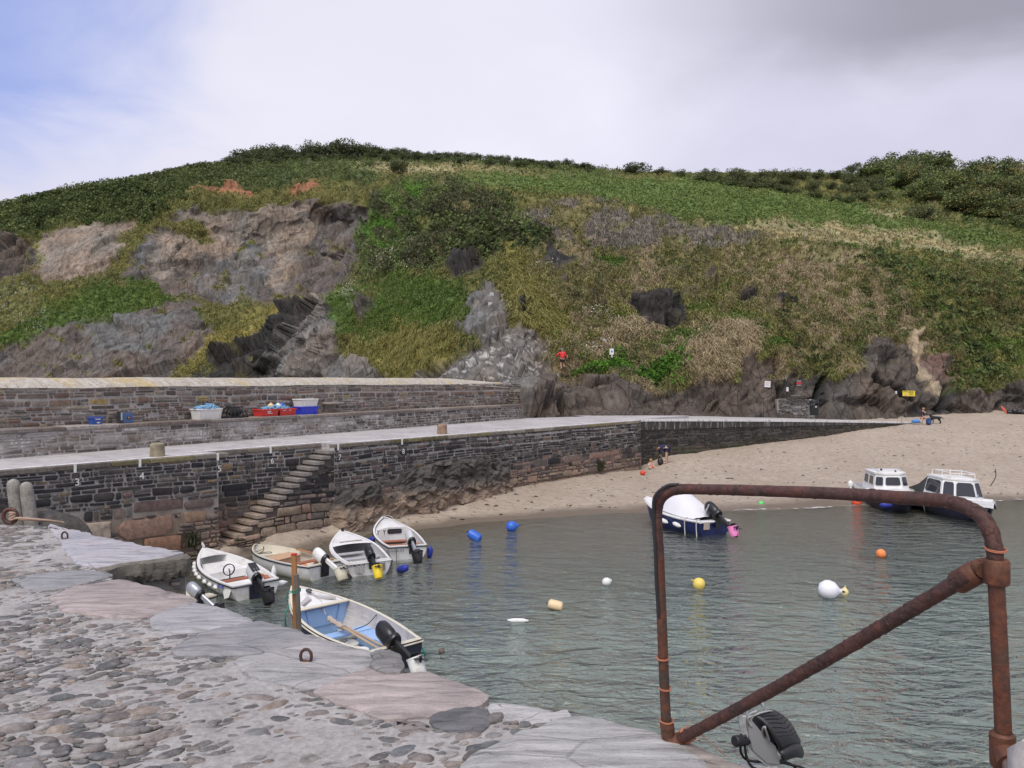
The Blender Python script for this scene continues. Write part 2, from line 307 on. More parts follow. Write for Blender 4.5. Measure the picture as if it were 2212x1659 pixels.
# (colour, rockiness, roughness of the relief) of every kind of ground on the hill
K = dict(scrub=((.09,.11,.044),0,1.0), green=((.10,.145,.042),0,.6), olive=((.15,.145,.055),0,.8), yellow=((.23,.205,.07),0,.7), straw=((.30,.24,.15),0,1.3), mix=((.19,.17,.08),0,1.3), tan=((.30,.265,.14),0,.25),
  heather=((.20,.175,.145),0,.9), bracken=((.12,.165,.05),0,.4), pale=((.235,.195,.162),1,.26), rock=((.130,.112,.102),1,.42), grey=((.150,.146,.144),1,.42), dark=((.05,.046,.044),1,1.0), brown=((.10,.084,.073),1,.9), soil=((.30,.14,.085),1,.25), path=((.34,.26,.175),1,.3), redrock=((.19,.12,.10),1,.5), lichen=((.155,.145,.135),1,.9), ivy=((.08,.15,.03),0,.6), deep=((.045,.055,.028),0,1.1))
REG = [('olive',[(-900,300),(3200,300),(3200,980),(-900,980)]),
 ('mix',[(1080,480),(1300,440),(1650,510),(1900,560),(2010,690),(2080,780),(2010,980),(1130,980),(1180,760),(1100,620)]),
 ('scrub',[(-900,400),(0,430),(200,385),(400,350),(560,350),(700,340),(800,360),(820,405),(700,392),(560,402),(400,408),(330,475),(250,482),(150,475),(60,500),(0,525),(-900,620)]),
 ('scrub',[(300,385),(500,340),(700,325),(900,320),(1310,355),(1310,372),(1150,362),(1000,350),(840,348),(690,357),(560,360),(400,372)]),
 ('brown',[(-900,570),(0,505),(60,520),(90,545),(80,590),(0,600),(-900,680)]),
 ('pale',[(85,520),(150,490),(220,478),(285,475),(270,520),(250,560),(210,590),(150,600),(85,600),(100,560)]),
 ('rock',[(290,545),(330,500),(400,440),(480,425),(560,415),(640,420),(740,430),(795,445),(800,490),(770,560),(740,605),(690,645),(620,648),(560,655),(500,658),(440,648),(380,638),(300,612),(250,602)]),
 ('pale',[(330,520),(400,460),(520,450),(600,440),(700,450),(690,520),(640,580),(600,640),(560,600),(480,560),(420,540),(360,590),(320,590)]),
 ('grey',[(290,590),(300,540),(320,530),(300,600)]),('grey',[(480,545),(540,520),(590,560),(560,640),(500,650),(430,630),(400,600)]),
 ('olive',[(400,412),(700,410),(790,440),(640,432),(600,440),(520,450),(470,462),(420,440),(370,470),(350,470)]),
 ('olive',[(350,480),(430,478),(470,520),(440,530),(380,500)]),
 ('soil',[(405,404),(480,403),(560,405),(550,414),(480,422),(430,416)]),('soil',[(622,403),(690,402),(690,413),(630,416)]),('soil',[(940,470),(960,500),(930,520)]),
 ('rock',[(-900,830),(0,757),(60,715),(160,700),(260,640),(330,645),(430,650),(430,690),(480,720),(450,770),(380,830),(-900,980)]),
 ('grey',[(170,705),(260,650),(380,680),(330,760),(230,760)]),
 ('dark',[(340,830),(480,745),(560,700),(640,660),(700,650),(650,740),(610,830)]),
 ('yellow',[(350,812),(440,740),(520,690),(560,668),(640,642),(690,640),(640,662),(560,705),(500,750),(480,748),(400,800)]),
 ('lichen',[(600,830),(640,700),(690,640),(730,680),(740,760),(800,790),(850,800),(820,850),(560,850)]),
 ('green',[(130,650),(230,600),(330,610),(380,640),(300,680),(200,690),(90,720),(0,750),(-200,780),(-200,740),(0,722)]),
 ('deep',[(775,480),(805,435),(860,398),(930,380),(1010,392),(1070,425),(1130,470),(1190,515),(1130,535),(1085,570),(1010,555),(940,580),(860,590),(790,600),(770,550)]),
 ('green',[(690,640),(850,590),(1000,610),(1000,690),(900,720),(800,735),(740,720)]),
 ('yellow',[(770,745),(870,700),(1000,720),(960,780),(850,815),(790,790)]),('yellow',[(1060,520),(1110,520),(1160,600),(1230,700),(1180,740),(1100,640)]),
 ('ivy',[(780,500),(830,465),(870,455),(815,515)]),('ivy',[(820,540),(860,520),(850,560)]),('ivy',[(860,410),(930,385),(900,430)]),
 ('dark',[(960,585),(1010,545),(1065,548),(1060,585),(990,602)]),('brown',[(770,640),(810,620),(820,650),(780,690),(750,690)]),
 ('lichen',[(1000,655),(1060,605),(1100,650),(1110,690),(1150,700),(1200,745),(1180,765),(1080,745),(990,705)]),
 ('lichen',[(840,835),(870,815),(960,770),(1050,725),(1150,745),(1195,790),(1170,850),(1250,840),(1260,980),(1000,980),(820,860)]),
 ('heather',[(1100,480),(1180,450),(1260,425),(1400,465),(1650,498),(1640,520),(1450,532),(1300,545),(1200,515)]),
 ('deep',[(1260,360),(1320,368),(1390,385),(1330,400),(1270,390)]),
 ('bracken',[(960,378),(1250,374),(1500,388),(1700,415),(1870,435),(1990,475),(2212,505),(2212,530),(1900,490),(1650,500),(1400,455),(1250,420),(1050,405)]),
 ('tan',[(640,362),(700,356),(850,350),(1000,354),(1120,364),(1180,370),(1000,369),(830,370)]),('tan',[(1560,490),(1620,470),(1700,466),(1850,480),(2000,500),(2212,545),(3100,600),(3100,625),(2212,572),(1900,532),(1680,525)]),('tan',[(1860,440),(1990,462),(2010,480),(1930,470)]),
 ('straw',[(1310,700),(1480,700),(1640,690),(1660,740),(1600,780),(1560,820),(1480,795),(1400,750)]),('straw',[(1560,560),(1800,560),(1960,620),(1990,700),(1900,720),(1750,690),(1660,640)]),
 ('green',[(1390,735),(1500,712),(1530,728),(1430,752)]),('ivy',[(1255,785),(1330,770),(1360,790),(1300,805)]),('ivy',[(1370,800),(1470,770),(1480,785),(1430,815),(1390,825)]),
 ('dark',[(1318,608),(1365,640),(1500,652),(1492,690),(1440,715),(1390,700),(1345,662)]),('dark',[(1180,552),(1240,560),(1225,592),(1165,580)]),('dark',[(1235,645),(1280,630),(1330,655),(1290,672)]),('dark',[(1120,640),(1160,660),(1170,700),(1130,680)]),('dark',[(1670,650),(1720,640),(1725,665),(1690,672)]),('dark',[(1795,695),(1815,690),(1812,715)]),('dark',[(1590,620),(1630,610),(1640,640),(1600,650)]),
 ('brown',[(1150,815),(1200,800),(1300,815),(1420,845),(1500,820),(1590,812),(1590,780),(1650,742),(1680,760),(1700,800),(1740,795),(1800,815),(1850,800),(1850,760),(1880,738),(1950,750),(2050,765),(2070,810),(2060,845),(2140,845),(2212,815),(3100,790),(3100,980),(1140,980)]),
 ('brown',[(1180,840),(1260,830),(1400,860),(1560,825),(1690,850),(1690,980),(1180,980)]),('brown',[(1845,765),(1885,742),(1965,765),(1985,790),(1930,850),(1870,830)]),
 ('path',[(1958,700),(1990,708),(2004,750),(1998,778),(2040,820),(2050,852),(2010,840),(1968,790),(1958,740)]),('redrock',[(1992,770),(2022,758),(2068,800),(2050,832),(2020,822)]),
 ('dark',[(1680,808),(1712,800),(1716,850),(1690,855)]),('dark',[(1760,800),(1795,795),(1770,880),(1745,890)]),('dark',[(1880,810),(1900,820),(1960,868),(1950,880)]),('dark',[(2040,815),(2062,830),(2050,880),(2030,878)]),
 ('olive',[(1900,562),(2212,582),(3100,640),(3100,780),(2200,790),(2080,770),(2000,690)])]
KN = list(K); KC = np.array([K[k][0] for k in KN]); KR = np.array([K[k][1] for k in KN]); KA = np.array([K[k][2] for k in KN])
def classify(u, v, dith=0.0):
    u = np.asarray(u, float); v = np.asarray(v, float); q = np.stack([u / 38, v / 26, 0 * u], 1)
    q2 = q * 4.5; uu = u + fbm(q, 3, 1) * 32 + fbm(q2, 2, 4) * 9; vv = v + fbm(q, 3, 2) * 18 + fbm(q2, 2, 6) * 6
    if dith: uu = uu + RNG.normal(0, dith, len(u)); vv = vv + RNG.normal(0, dith * .6, len(u))
    c = np.zeros(len(u), int)
    for k, poly in REG:
        b = np.array(poly); m = (uu > b[:, 0].min()) & (uu < b[:, 0].max()) & (vv > b[:, 1].min()) & (vv < b[:, 1].max())
        i = np.nonzero(m)[0]; c[i[inpoly(uu[i], vv[i], poly)]] = KN.index(k)
    ix = KN.index; nl = fbm(np.stack([u / 75, v / 42, 0 * u], 1), 3, 8); ns = fbm(np.stack([u / 17 + v / 40, v / 8, 0 * u], 1), 3, 9); nd_ = fbm(np.stack([(u + v * 1.3) / 34, (v - u * .5) / 12, 0 * u], 1), 3, 10)
    mx = c == ix('mix'); lowr = (v > 520) & (v < 800)
    c[mx & (nl > .04)] = ix('straw'); c[mx & (nl < -.20)] = ix('olive'); c[mx & (ns > .44) & lowr & (u < 1760)] = ix('brown'); c[np.isin(c, [ix('mix'), ix('straw'), ix('olive')]) & (ns > .33) & (v > 535) & (v < 730) & (u > 1110) & (u < 1580)] = ix('dark'); c[(c == ix('straw')) & (ns < -.02) & ~((v > 670) & (u > 1290) & (u < 1680))] = ix('mix'); c[(c == ix('mix')) & (nl > .02) & (ns < -.2)] = ix('olive'); c[mx & (ns < -.46)] = ix('yellow')
    gr = np.isin(c, [ix('olive'), ix('green'), ix('yellow')]) & lowr; c[gr & (ns > .50) & (u > 600)] = ix('brown'); c[gr & (nl > .28) & (u < 1100) & (c == ix('green'))] = ix('olive'); c[gr & (nl < -.3) & (c == ix('olive'))] = ix('green')
    rk_ = np.isin(c, [ix('rock'), ix('grey'), ix('dark'), ix('brown')]); c[rk_ & (nd_ > .46) & (v < 815)] = ix('olive'); c[rk_ & (nd_ < -.50) & (c != ix('dark')) & (u > 640)] = ix('dark')
    dp = np.isin(c, [ix('deep')]); nq_ = fbm(np.stack([(u + v * 1.1) / 60, (v - u * .8) / 14, 0 * u], 1), 3, 15); c[dp & (nq_ > -.06)] = ix('scrub'); c[dp & (nq_ > .20)] = ix('olive'); c[dp & (nq_ > .42)] = ix('green'); c[dp & (nq_ < -.34)] = ix('mix'); c[dp & (u < 900) & (nq_ > .02)] = ix('green')
    er = (c == ix('olive')) & (u > 1850); c[er & (ns > .30)] = ix('scrub'); c[er & (nl > .15)] = ix('mix'); c[er & (ns < -.35)] = ix('green')
    ht = c == ix('heather'); c[ht & (nl > .2)] = ix('mix'); c[ht & (ns < -.3)] = ix('olive'); c[(c == ix('bracken')) & (ns > .55)] = ix('tan'); c[(c == ix('tan')) & (ns > .5)] = ix('bracken'); c[(c == ix('scrub')) & (ns > .42)] = ix('green')
    return c
UN, VN, BN = 1150, 330, 14
us = np.concatenate([np.linspace(-900, -40, 60, endpoint=False), np.linspace(-40, 2260, UN - 110, endpoint=False), np.linspace(2260, 3100, 50)])
tv = np.linspace(0, 1, VN) ** 1.15
UU = np.repeat(us[:, None], VN, 1); Y0 = ysky(us); VV = Y0[:, None] + (975 - Y0[:, None]) * tv[None]
q = np.stack([UU.ravel() / 1000, VV.ravel() / 500], 1); DD = np.exp(rbf(_fit, q)).reshape(UU.shape)
DD = np.clip(DD, 48, 320)
cls = classify(UU.ravel(), VV.ravel())
ck = KC[cls].reshape(len(us), VN, 3); rk = KR[cls].astype(float).reshape(len(us), VN); ak = KA[cls].reshape(len(us), VN)
def blur(a, n):
    for _ in range(n):
        b = a.copy(); b[1:-1] += a[:-2] + a[2:]; b[1:-1] /= 3; a = b.copy(); a[:, 1:-1] += b[:, :-2] + b[:, 2:]; a[:, 1:-1] /= 3
    return a
rks = blur(rk, 3); aks = blur(ak, 5); cks = blur(ck, 2); ckv = blur(ck, 7); cks = np.where(rks[..., None] > .5, cks, ckv)
PT = np.stack([(UU - CX) / F * DD, DD, EYE - (VV - HY) / F * DD], -1)
def normals(PT):
    a = np.gradient(PT, axis=0); b = np.gradient(PT, axis=1); n = np.cross(a, b); n /= np.linalg.norm(n, axis=-1, keepdims=True) + 1e-9
    s = np.sign((n * -(PT - np.array([0, 0, 6]))).sum(-1, keepdims=True)); return n * np.where(s == 0, 1, s)
NN = normals(blur(PT, 6))
pf = PT.reshape(-1, 3)
# rock: tilted beds, blocky joints; turf: soft hummocks
bed = np.stack([pf[:, 0] * .8 + pf[:, 2] * .55, pf[:, 1] * .35, pf[:, 2] * .9 - pf[:, 0] * .75], 1)
r1 = ridged(pf / 8, 5, 5) * .65 + ridged(bed * np.array([.10, .2, .8]), 5, 9) * .75 + fbm(pf / 2.5, 5, 12) * .75
ri = np.nonzero(rks.ravel() > .03)[0]; qf = pf[ri] + np.stack([fbm(pf[ri] / 3, 3, 14 + k) for k in range(3)], 1) * .9; a_ = .62; qr = np.stack([qf[:, 0] * math.cos(a_) + qf[:, 2] * math.sin(a_), qf[:, 1], -qf[:, 0] * math.sin(a_) + qf[:, 2] * math.cos(a_)], 1)
r1 *= .5; r1[ri] += facets(qr / np.array([9, 7, 4.2]), 1) * 1.9 + facets(qr / np.array([3.4, 2.6, 1.5]), 2) * .62 + facets(qr / np.array([1.5, 1.2, .7]), 3) * .22
g1 = fbm(pf / 7, 3, 31) * .8 + (.5 - np.abs(fbm(pf / 2.4, 3, 33)) * 2.2) * .7 + (.5 - np.abs(fbm(pf / 1.1, 2, 35)) * 2.2) * .34
dist = DD.ravel() / 70
dsp = (rks.ravel() * r1 * aks.ravel() + (1 - rks.ravel()) * g1 * aks.ravel() * 1.1) * np.clip(dist, .55, 1.6) - .25
edge = sst(VV - Y0[:, None], 0, 12).ravel()
nearfix = 1 - .55 * sst(UU, 1140, 1300).ravel() * sst(VV, 855, 890).ravel()
# clefts and the sea cave: real recesses in the cliff foot
def cleft(x0, y0, x1, y1, w, dep):
    ax, ay = x1 - x0, y1 - y0; t = np.clip(((UU - x0) * ax + (VV - y0) * ay) / (ax * ax + ay * ay), 0, 1)
    dd = np.hypot(UU - x0 - t * ax, VV - y0 - t * ay); return (1 - sst(dd, w * .45, w)) * dep
cl_ = sum(cleft(*a) for a in [(1692,828,1700,858,15,3.4),(1790,800,1752,888,8,1.4),(1885,815,1958,872,7,1.2),(2052,830,2040,876,10,1.8),(640,790,690,690,8,2.5),(1345,640,1400,705,10,.8),(2168,868,2160,885,9,1.2),(1195,828,1222,900,8,1.3),(1680,745,1690,830,6,.9)])
PT = PT + NN * (dsp * edge * nearfix).reshape(DD.shape + (1,)) * 1.0 - NN * cl_[..., None]
# beyond the crest the ground rolls over and falls away
back = []
for k in range(1, BN + 1):
    t = k / BN; b = PT[:, 0].copy(); b[:, 0] *= 1 + .9 * t; b[:, 1] *= 1 + .9 * t; b[:, 2] -= (t ** 1.6) * 40 + .3; back.append(b)
PTA = np.concatenate([np.stack(back[::-1], 1), PT], 1); nv = BN + VN
cA = np.concatenate([np.repeat(cks[:, :1], BN, 1), cks], 1); rA = np.concatenate([np.zeros((len(us), BN)), rks], 1)
vid = np.arange(len(us) * nv).reshape(len(us), nv)
FQ = np.stack([vid[:-1, :-1], vid[:-1, 1:], vid[1:, 1:], vid[1:, :-1]], -1).reshape(-1, 4)
# lichen, blotches
pa = PTA.reshape(-1, 3); tint = 1 + .35 * fbm(pa / 4, 3, 41)[:, None] + .25 * fbm(pa / 1.1, 2, 43)[:, None]
ca = cA.reshape(-1, 3) * tint
li = (np.concatenate([np.zeros((len(us), BN)), blur((cls == KN.index('lichen')).reshape(len(us), VN).astype(float), 2)], 1)).ravel()
lz = np.concatenate([np.zeros((len(us), BN)), sst(VV, 700, 740) * (1 - sst(VV, 800, 850)) * sst(UU, 830, 900)], 1).ravel()
lw = li * np.clip(lz + .2, 0, 1) * sst(fbm(pa * np.array([1.7, 1.7, 4.2]), 3, 47), .22, .36) * .8; ca = ca * (1 - lw[:, None]) + np.array([.46, .45, .43]) * lw[:, None]
mat_hill, nt, b = base_mat('hillside')
t = nd(nt, 'ShaderNodeTexCoord').outputs['Object']; a = nd(nt, 'ShaderNodeAttribute', dict(attribute_name='col'))
n1 = nd(nt, 'ShaderNodeTexNoise', Vector=t, Scale=.9, Detail=9.0, Roughness=.68).outputs[0]
n2 = nd(nt, 'ShaderNodeTexNoise', Vector=nd(nt, 'ShaderNodeMapping', Vector=t, Rotation=(0, R(-28), 0), Scale=(1.9, .9, .32)).outputs[0], Scale=1.3, Detail=7.0, Roughness=.65).outputs[0]
vr = nd(nt, 'ShaderNodeTexVoronoi', dict(feature='DISTANCE_TO_EDGE'), Vector=nd(nt, 'ShaderNodeMapping', Vector=mixc(nt, .12, t, nd(nt, 'ShaderNodeTexNoise', Vector=t, Scale=.5, Detail=4.0).outputs[1], 'ADD'), Rotation=(R(10), R(-30), 0), Scale=(.42, .3, .15)).outputs[0], Scale=1.5).outputs[0]
crk = nd(nt, 'ShaderNodeMapRange', Value=vr, From_Min=0.0, From_Max=.028, To_Min=.5, To_Max=1.0).outputs[0]
k = nd(nt, 'ShaderNodeMapRange', Value=n1, From_Min=.3, From_Max=.7, To_Min=.62, To_Max=1.38).outputs[0]
kr = mth(nt, 'MULTIPLY', nd(nt, 'ShaderNodeMapRange', Value=n2, From_Min=.3, From_Max=.7, To_Min=.62, To_Max=1.28).outputs[0], crk)
kk = mth(nt, 'MULTIPLY', k, mth(nt, 'ADD', 1.0, mth(nt, 'MULTIPLY', a.outputs['Alpha'], mth(nt, 'SUBTRACT', kr, 1.0))))
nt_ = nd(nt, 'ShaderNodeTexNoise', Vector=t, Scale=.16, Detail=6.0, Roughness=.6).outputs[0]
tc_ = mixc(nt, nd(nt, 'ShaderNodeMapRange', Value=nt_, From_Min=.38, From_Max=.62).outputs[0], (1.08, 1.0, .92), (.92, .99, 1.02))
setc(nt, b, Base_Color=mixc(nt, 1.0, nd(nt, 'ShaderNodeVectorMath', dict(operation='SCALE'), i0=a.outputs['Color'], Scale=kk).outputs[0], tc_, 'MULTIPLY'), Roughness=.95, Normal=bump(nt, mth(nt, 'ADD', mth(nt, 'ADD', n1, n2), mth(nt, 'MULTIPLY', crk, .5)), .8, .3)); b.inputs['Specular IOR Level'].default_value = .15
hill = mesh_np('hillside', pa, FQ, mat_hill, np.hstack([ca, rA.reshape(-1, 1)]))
tag(hill, 'grassy hillside and rocky sea cliff behind the harbour', None, kind='structure')
HB = BVHTree.FromPolygons([tuple(p) for p in pa[::1].tolist()], FQ.tolist())
def hit(px, py):
    o = Vector((0, 0, EYE)); d = P(px, py, 1.0) - o; h = HB.ray_cast(o, d.normalized(), 900)
    return h[0], h[1]

# ================================================================ SETTING: sand, sea bed, water
QA = Vector((-14.03, 21.6)); QD = Vector((0.643, 0.766)).normalized()      # far quay face line
def onquay(px):                                                               # distance along the face that shows at px
    k = (px - CX) / F; return (k * QA.y - QA.x) / (QD.x - k * QD.y)
def qpt(s, z=0.0, out=0.0): return Vector((QA.x + QD.x * s + QD.y * out, QA.y + QD.y * s - QD.x * out, z))
SZ = []
for px, py in [(472,1184),(520,1179),(580,1157),(653,1140),(727,1124),(795,1113),(938,1091),(1030,1067),(1096,1056),(1176,1042),(1323,1020),(1390,1016)]:
    p = qpt(onquay(px)); d = p.y - .25; SZ.append((p.x, p.y, EYE - (py - HY) / F * d))
for px, d, z in [(1433,47.5,.98),(1387,50.3,1.2),(1487,53,1.5),(1647,56.5,1.8),(1847,60.7,2.2),(1983,64,2.45),(2020,65,2.5),(2212,74,3.0),(2050,69,2.75),(2500,80,3.2),(2212,64,2.35),(1800,55,1.5),(2212,52,1.15),(1600,47,.75),(1900,70,2.8),(1500,62,2.0),(1300,60,1.5),(2600,60,2.0)]:
    p = P(px, 0, d); SZ.append((p.x, d, z))
for px, py, z in [(450,1213,-.02),(540,1193,0),(700,1168,0),(800,1152,0),(909,1143,0),(1022,1129,0),(1132,1121,0),(1250,1113,0),(1327,1108,0),(1575,1104,0),(1727,1098,0),(1843,1092,0),(2147,1082,0),(2212,1080,0),(2500,1068,0),(1327,1093,.14),(1607,1072,.28),(2143,1052,.36),(2212,1046,.4),(1900,1060,.32),(2500,1040,.5)]:
    p = G(px, py, z); SZ.append((p.x, p.y, z))
for px, py, z in [(480,1290,-.45),(700,1240,-.35),(900,1200,-.35),(1200,1170,-.35),(1500,1165,-.35),(1800,1160,-.4),(2212,1150,-.45),(700,1360,-1.0),(1100,1300,-1.0),(1600,1290,-1.1),(2212,1270,-1.2),(1000,1500,-1.9),(1500,1600,-2.4),(2212,1600,-2.6),(300,1250,-.5),(-300,1300,-.8),(2700,1300,-1.5)]:
    p = G(px, py, 0); SZ.append((p.x, p.y, z))
SZ += [(-14.5, 20.5, -.5), (-20, 14, -1.2), (0, -4, -2.6), (16, -4, -2.8), (40, 10, -2.2), (60, 40, .5)]
SZ = np.array([tuple(map(float, s)) for s in SZ]); _sf = rbf_fit(SZ[:, :2] / 30, SZ[:, 2], 2e-3)
def sand_z(x, y): return float(rbf(_sf, np.array([[x / 30, y / 30]]))[0])
def sand_mesh(x0, x1, nx, y0, y1, ny):
    gx = np.linspace(x0, x1, nx); gy = np.linspace(y0, y1, ny); X, Y = np.meshgrid(gx, gy, indexing='ij'); z = rbf(_sf, np.stack([X.ravel() / 30, Y.ravel() / 30], 1))
    z = np.clip(z, -3, 4.5); p3 = np.stack([X.ravel(), Y.ravel(), 0 * z], 1)
    dry = sst(z, .15, .6); z = z + dry * (fbm(p3 / 1.1, 4, 51) * .05 + np.minimum(0, fbm(p3 / .45, 2, 53) + .1) * .09) + fbm(p3 / 6, 2, 55) * .04 * sst(z, .02, .3)
    i = np.arange(nx * ny).reshape(nx, ny); return np.stack([X.ravel(), Y.ravel(), z], 1), np.stack([i[:-1, :-1], i[1:, :-1], i[1:, 1:], i[:-1, 1:]], -1).reshape(-1, 4)
ms, nt, b = base_mat('beach_sand')
t = nd(nt, 'ShaderNodeTexCoord').outputs['Object']; z = nd(nt, 'ShaderNodeSeparateXYZ', Vector=t).outputs[2]
na = nd(nt, 'ShaderNodeTexNoise', Vector=t, Scale=.35, Detail=6.0, Roughness=.6).outputs[0]; nb = nd(nt, 'ShaderNodeTexNoise', Vector=nd(nt, 'ShaderNodeMapping', Vector=t, Scale=(1, 1.6, 1)).outputs[0], Scale=2.6, Detail=7.0, Roughness=.7).outputs[0]
nc_ = nd(nt, 'ShaderNodeTexNoise', Vector=t, Scale=40.0, Detail=2.0).outputs[0]
dryc = mixc(nt, nd(nt, 'ShaderNodeMapRange', Value=nb, From_Min=.35, From_Max=.65).outputs[0], (.37, .305, .24), (.52, .44, .355))
dryc = mixc(nt, nd(nt, 'ShaderNodeMapRange', Value=na, From_Min=.4, From_Max=.62, To_Max=.5).outputs[0], dryc, (.36, .29, .225))
ns_ = nd(nt, 'ShaderNodeTexNoise', Vector=nd(nt, 'ShaderNodeMapping', Vector=t, Rotation=(0, 0, R(20)), Scale=(1, 2.0, 1)).outputs[0], Scale=3.4, Detail=4.0, Roughness=.6).outputs[0]
spk = nd(nt, 'ShaderNodeMapRange', Value=ns_, From_Min=.35, From_Max=.40, To_Min=1.0, To_Max=0.0).outputs[0]
dryc = mixc(nt, mth(nt, 'MULTIPLY', spk, .75), dryc, (.09, .07, .05))
zz = mth(nt, 'ADD', z, mth(nt, 'MULTIPLY', mth(nt, 'SUBTRACT', na, .5), .25))
wet = nd(nt, 'ShaderNodeMapRange', Value=zz, From_Min=.06, From_Max=.20, To_Min=1.0, To_Max=0.0).outputs[0]
col = mixc(nt, wet, dryc, (.20, .16, .12))
bedn = nd(nt, 'ShaderNodeTexNoise', Vector=t, Scale=.8, Detail=5.0).outputs[0]
deep = nd(nt, 'ShaderNodeMapRange', Value=mth(nt, 'ADD', z, mth(nt, 'MULTIPLY', mth(nt, 'SUBTRACT', bedn, .5), .5)), From_Min=-.2, From_Max=-1.1).outputs[0]
col = mixc(nt, deep, col, (.10, .15, .13))
setc(nt, b, Base_Color=col, Roughness=nd(nt, 'ShaderNodeMapRange', Value=wet, To_Min=.95, To_Max=.35).outputs[0], Normal=bump(nt, mth(nt, 'ADD', nb, mth(nt, 'MULTIPLY', nc_, .2)), .9, .16)); b.inputs['Specular IOR Level'].default_value = .3
V_, F_ = sand_mesh(-60, 110, 680, -15, 90, 520)
sand = mesh_np('sand_beach', V_, F_, ms); tag(sand, 'tawny sand of the harbour beach running down under the water', None, kind='structure')

mw, nt, b = base_mat('harbour_water'); nt.nodes.remove(b); out = nt.nodes[0]
t = nd(nt, 'ShaderNodeTexCoord').outputs['Object']
def wave(scale, rot, sx, sy, det=3.0, dis=.3):
    return nd(nt, 'ShaderNodeTexNoise', Vector=nd(nt, 'ShaderNodeMapping', Vector=t, Rotation=(0, 0, R(rot)), Scale=(sx, sy, 1)).outputs[0], Scale=scale, Detail=det, Roughness=.55, Distortion=dis).outputs[0]
h = mth(nt, 'ADD', mth(nt, 'MULTIPLY', wave(1.25, 20, .75, 1.6, 2.0, .5), 1.0), mth(nt, 'MULTIPLY', wave(3.4, -8, .8, 1.3, 3.0, .8), .45))
h = mth(nt, 'ADD', h, mth(nt, 'MULTIPLY', wave(.3, 30, 1, 1.4, 2.0), .9))
dep = mth(nt, 'MULTIPLY', nd(nt, 'ShaderNodeAttribute', dict(attribute_name='col')).outputs['Fac'], 3.0)
gust = nd(nt, 'ShaderNodeTexNoise', Vector=t, Scale=.12, Detail=3.0).outputs[0]
bn = nd(nt, 'ShaderNodeBump', Height=h, Strength=1.0, Distance=mth(nt, 'MULTIPLY', nd(nt, 'ShaderNodeMapRange', Value=dep, From_Max=1.1, To_Min=.14, To_Max=.52).outputs[0], nd(nt, 'ShaderNodeMapRange', Value=gust, From_Min=.35, From_Max=.65, To_Min=.7, To_Max=1.2).outputs[0])).outputs[0]
fr = nd(nt, 'ShaderNodeFresnel', IOR=1.34, Normal=bn).outputs[0]
gl = nd(nt, 'ShaderNodeBsdfGlossy', Color=(.95, .97, .97), Roughness=.11, Normal=bn).outputs[0]
tr = nd(nt, 'ShaderNodeBsdfTransparent', Color=(.86, .91, .86)).outputs[0]
df = nd(nt, 'ShaderNodeBsdfDiffuse', Color=(.225, .275, .245), Normal=bn).outputs[0]
body = nd(nt, 'ShaderNodeMixShader', Fac=nd(nt, 'ShaderNodeMapRange', Value=dep, From_Min=.05, From_Max=1.5, To_Min=.04, To_Max=.72).outputs[0], i1=tr, i2=df).outputs[0]
ws = nd(nt, 'ShaderNodeMixShader', Fac=mth(nt, 'MULTIPLY', fr, 1.5, clamp=True), i1=body, i2=gl).outputs[0]
nt.links.new(ws, out.inputs[0])
wx, wy = np.meshgrid(np.linspace(-60, 110, 341), np.linspace(-15, 60, 151), indexing='ij'); wd = np.clip(-rbf(_sf, np.stack([wx.ravel() / 30, wy.ravel() / 30], 1)), 0, 3); i_ = np.arange(wx.size).reshape(wx.shape)
water = mesh_np('harbour_water', np.stack([wx.ravel(), wy.ravel(), 0 * wx.ravel()], 1), np.stack([i_[:-1, :-1], i_[1:, :-1], i_[1:, 1:], i_[:-1, 1:]], -1).reshape(-1, 4), mw, np.repeat(wd[:, None] / 3, 3, 1)); tag(water, 'rippled grey green harbour water', None, kind='structure')
sea = MB(); sea.add([(-1500, -800, -3.05), (1500, -800, -3.05), (1500, 2500, -3.05), (-1500, 2500, -3.05)], [(0, 1, 2, 3)])
tag(sea.build('sea_floor_ground', ms), 'ground sheet far out under the sea', None, kind='structure')
sw = MB(); sw.add([(-1500, 60.02, -.004), (-25, 60.02, -.004), (-25, 1200, -.004), (-1500, 1200, -.004)], [(0, 1, 2, 3)]); sw.add([(-1500, -800, -.004), (-60.02, -800, -.004), (-60.02, 60.02, -.004), (-1500, 60.02, -.004)], [(0, 1, 2, 3)])
tag(sw.build('open_sea_water', mw), 'open sea beyond the pier', None, kind='structure')
# foam where the ripple breaks
fm, nt, b = base_mat('foam'); t = nd(nt, 'ShaderNodeTexCoord').outputs['Object']
n = nd(nt, 'ShaderNodeTexNoise', Vector=t, Scale=3.5, Detail=6.0, Roughness=.7).outputs[0]; a = nd(nt, 'ShaderNodeAttribute', dict(attribute_name='col')).outputs['Fac']
al = nd(nt, 'ShaderNodeMapRange', Value=mth(nt, 'ADD', n, mth(nt, 'MULTIPLY', a, .5)), From_Min=.84, From_Max=1.06).outputs[0]
setc(nt, b, Base_Color=(.66, .66, .65), Roughness=.7, Alpha=al)
lines = [[(1095,1127,.15),(1132,1122.5,.3),(1250,1115,.35),(1327,1109,.4),(1420,1108,.5),(1575,1104.5,1),(1650,1101,1),(1727,1098.5,1.1),(1790,1095,1.1),(1843,1092,.9),(1950,1088,.5)],[(2080,1086,.6),(2147,1082.5,1),(2212,1080,1.1),(2500,1068,1)],[(850,1149,.2),(909,1144.5,.35),(1022,1131,.3)]]
V_ = []; F_ = []; C_ = []
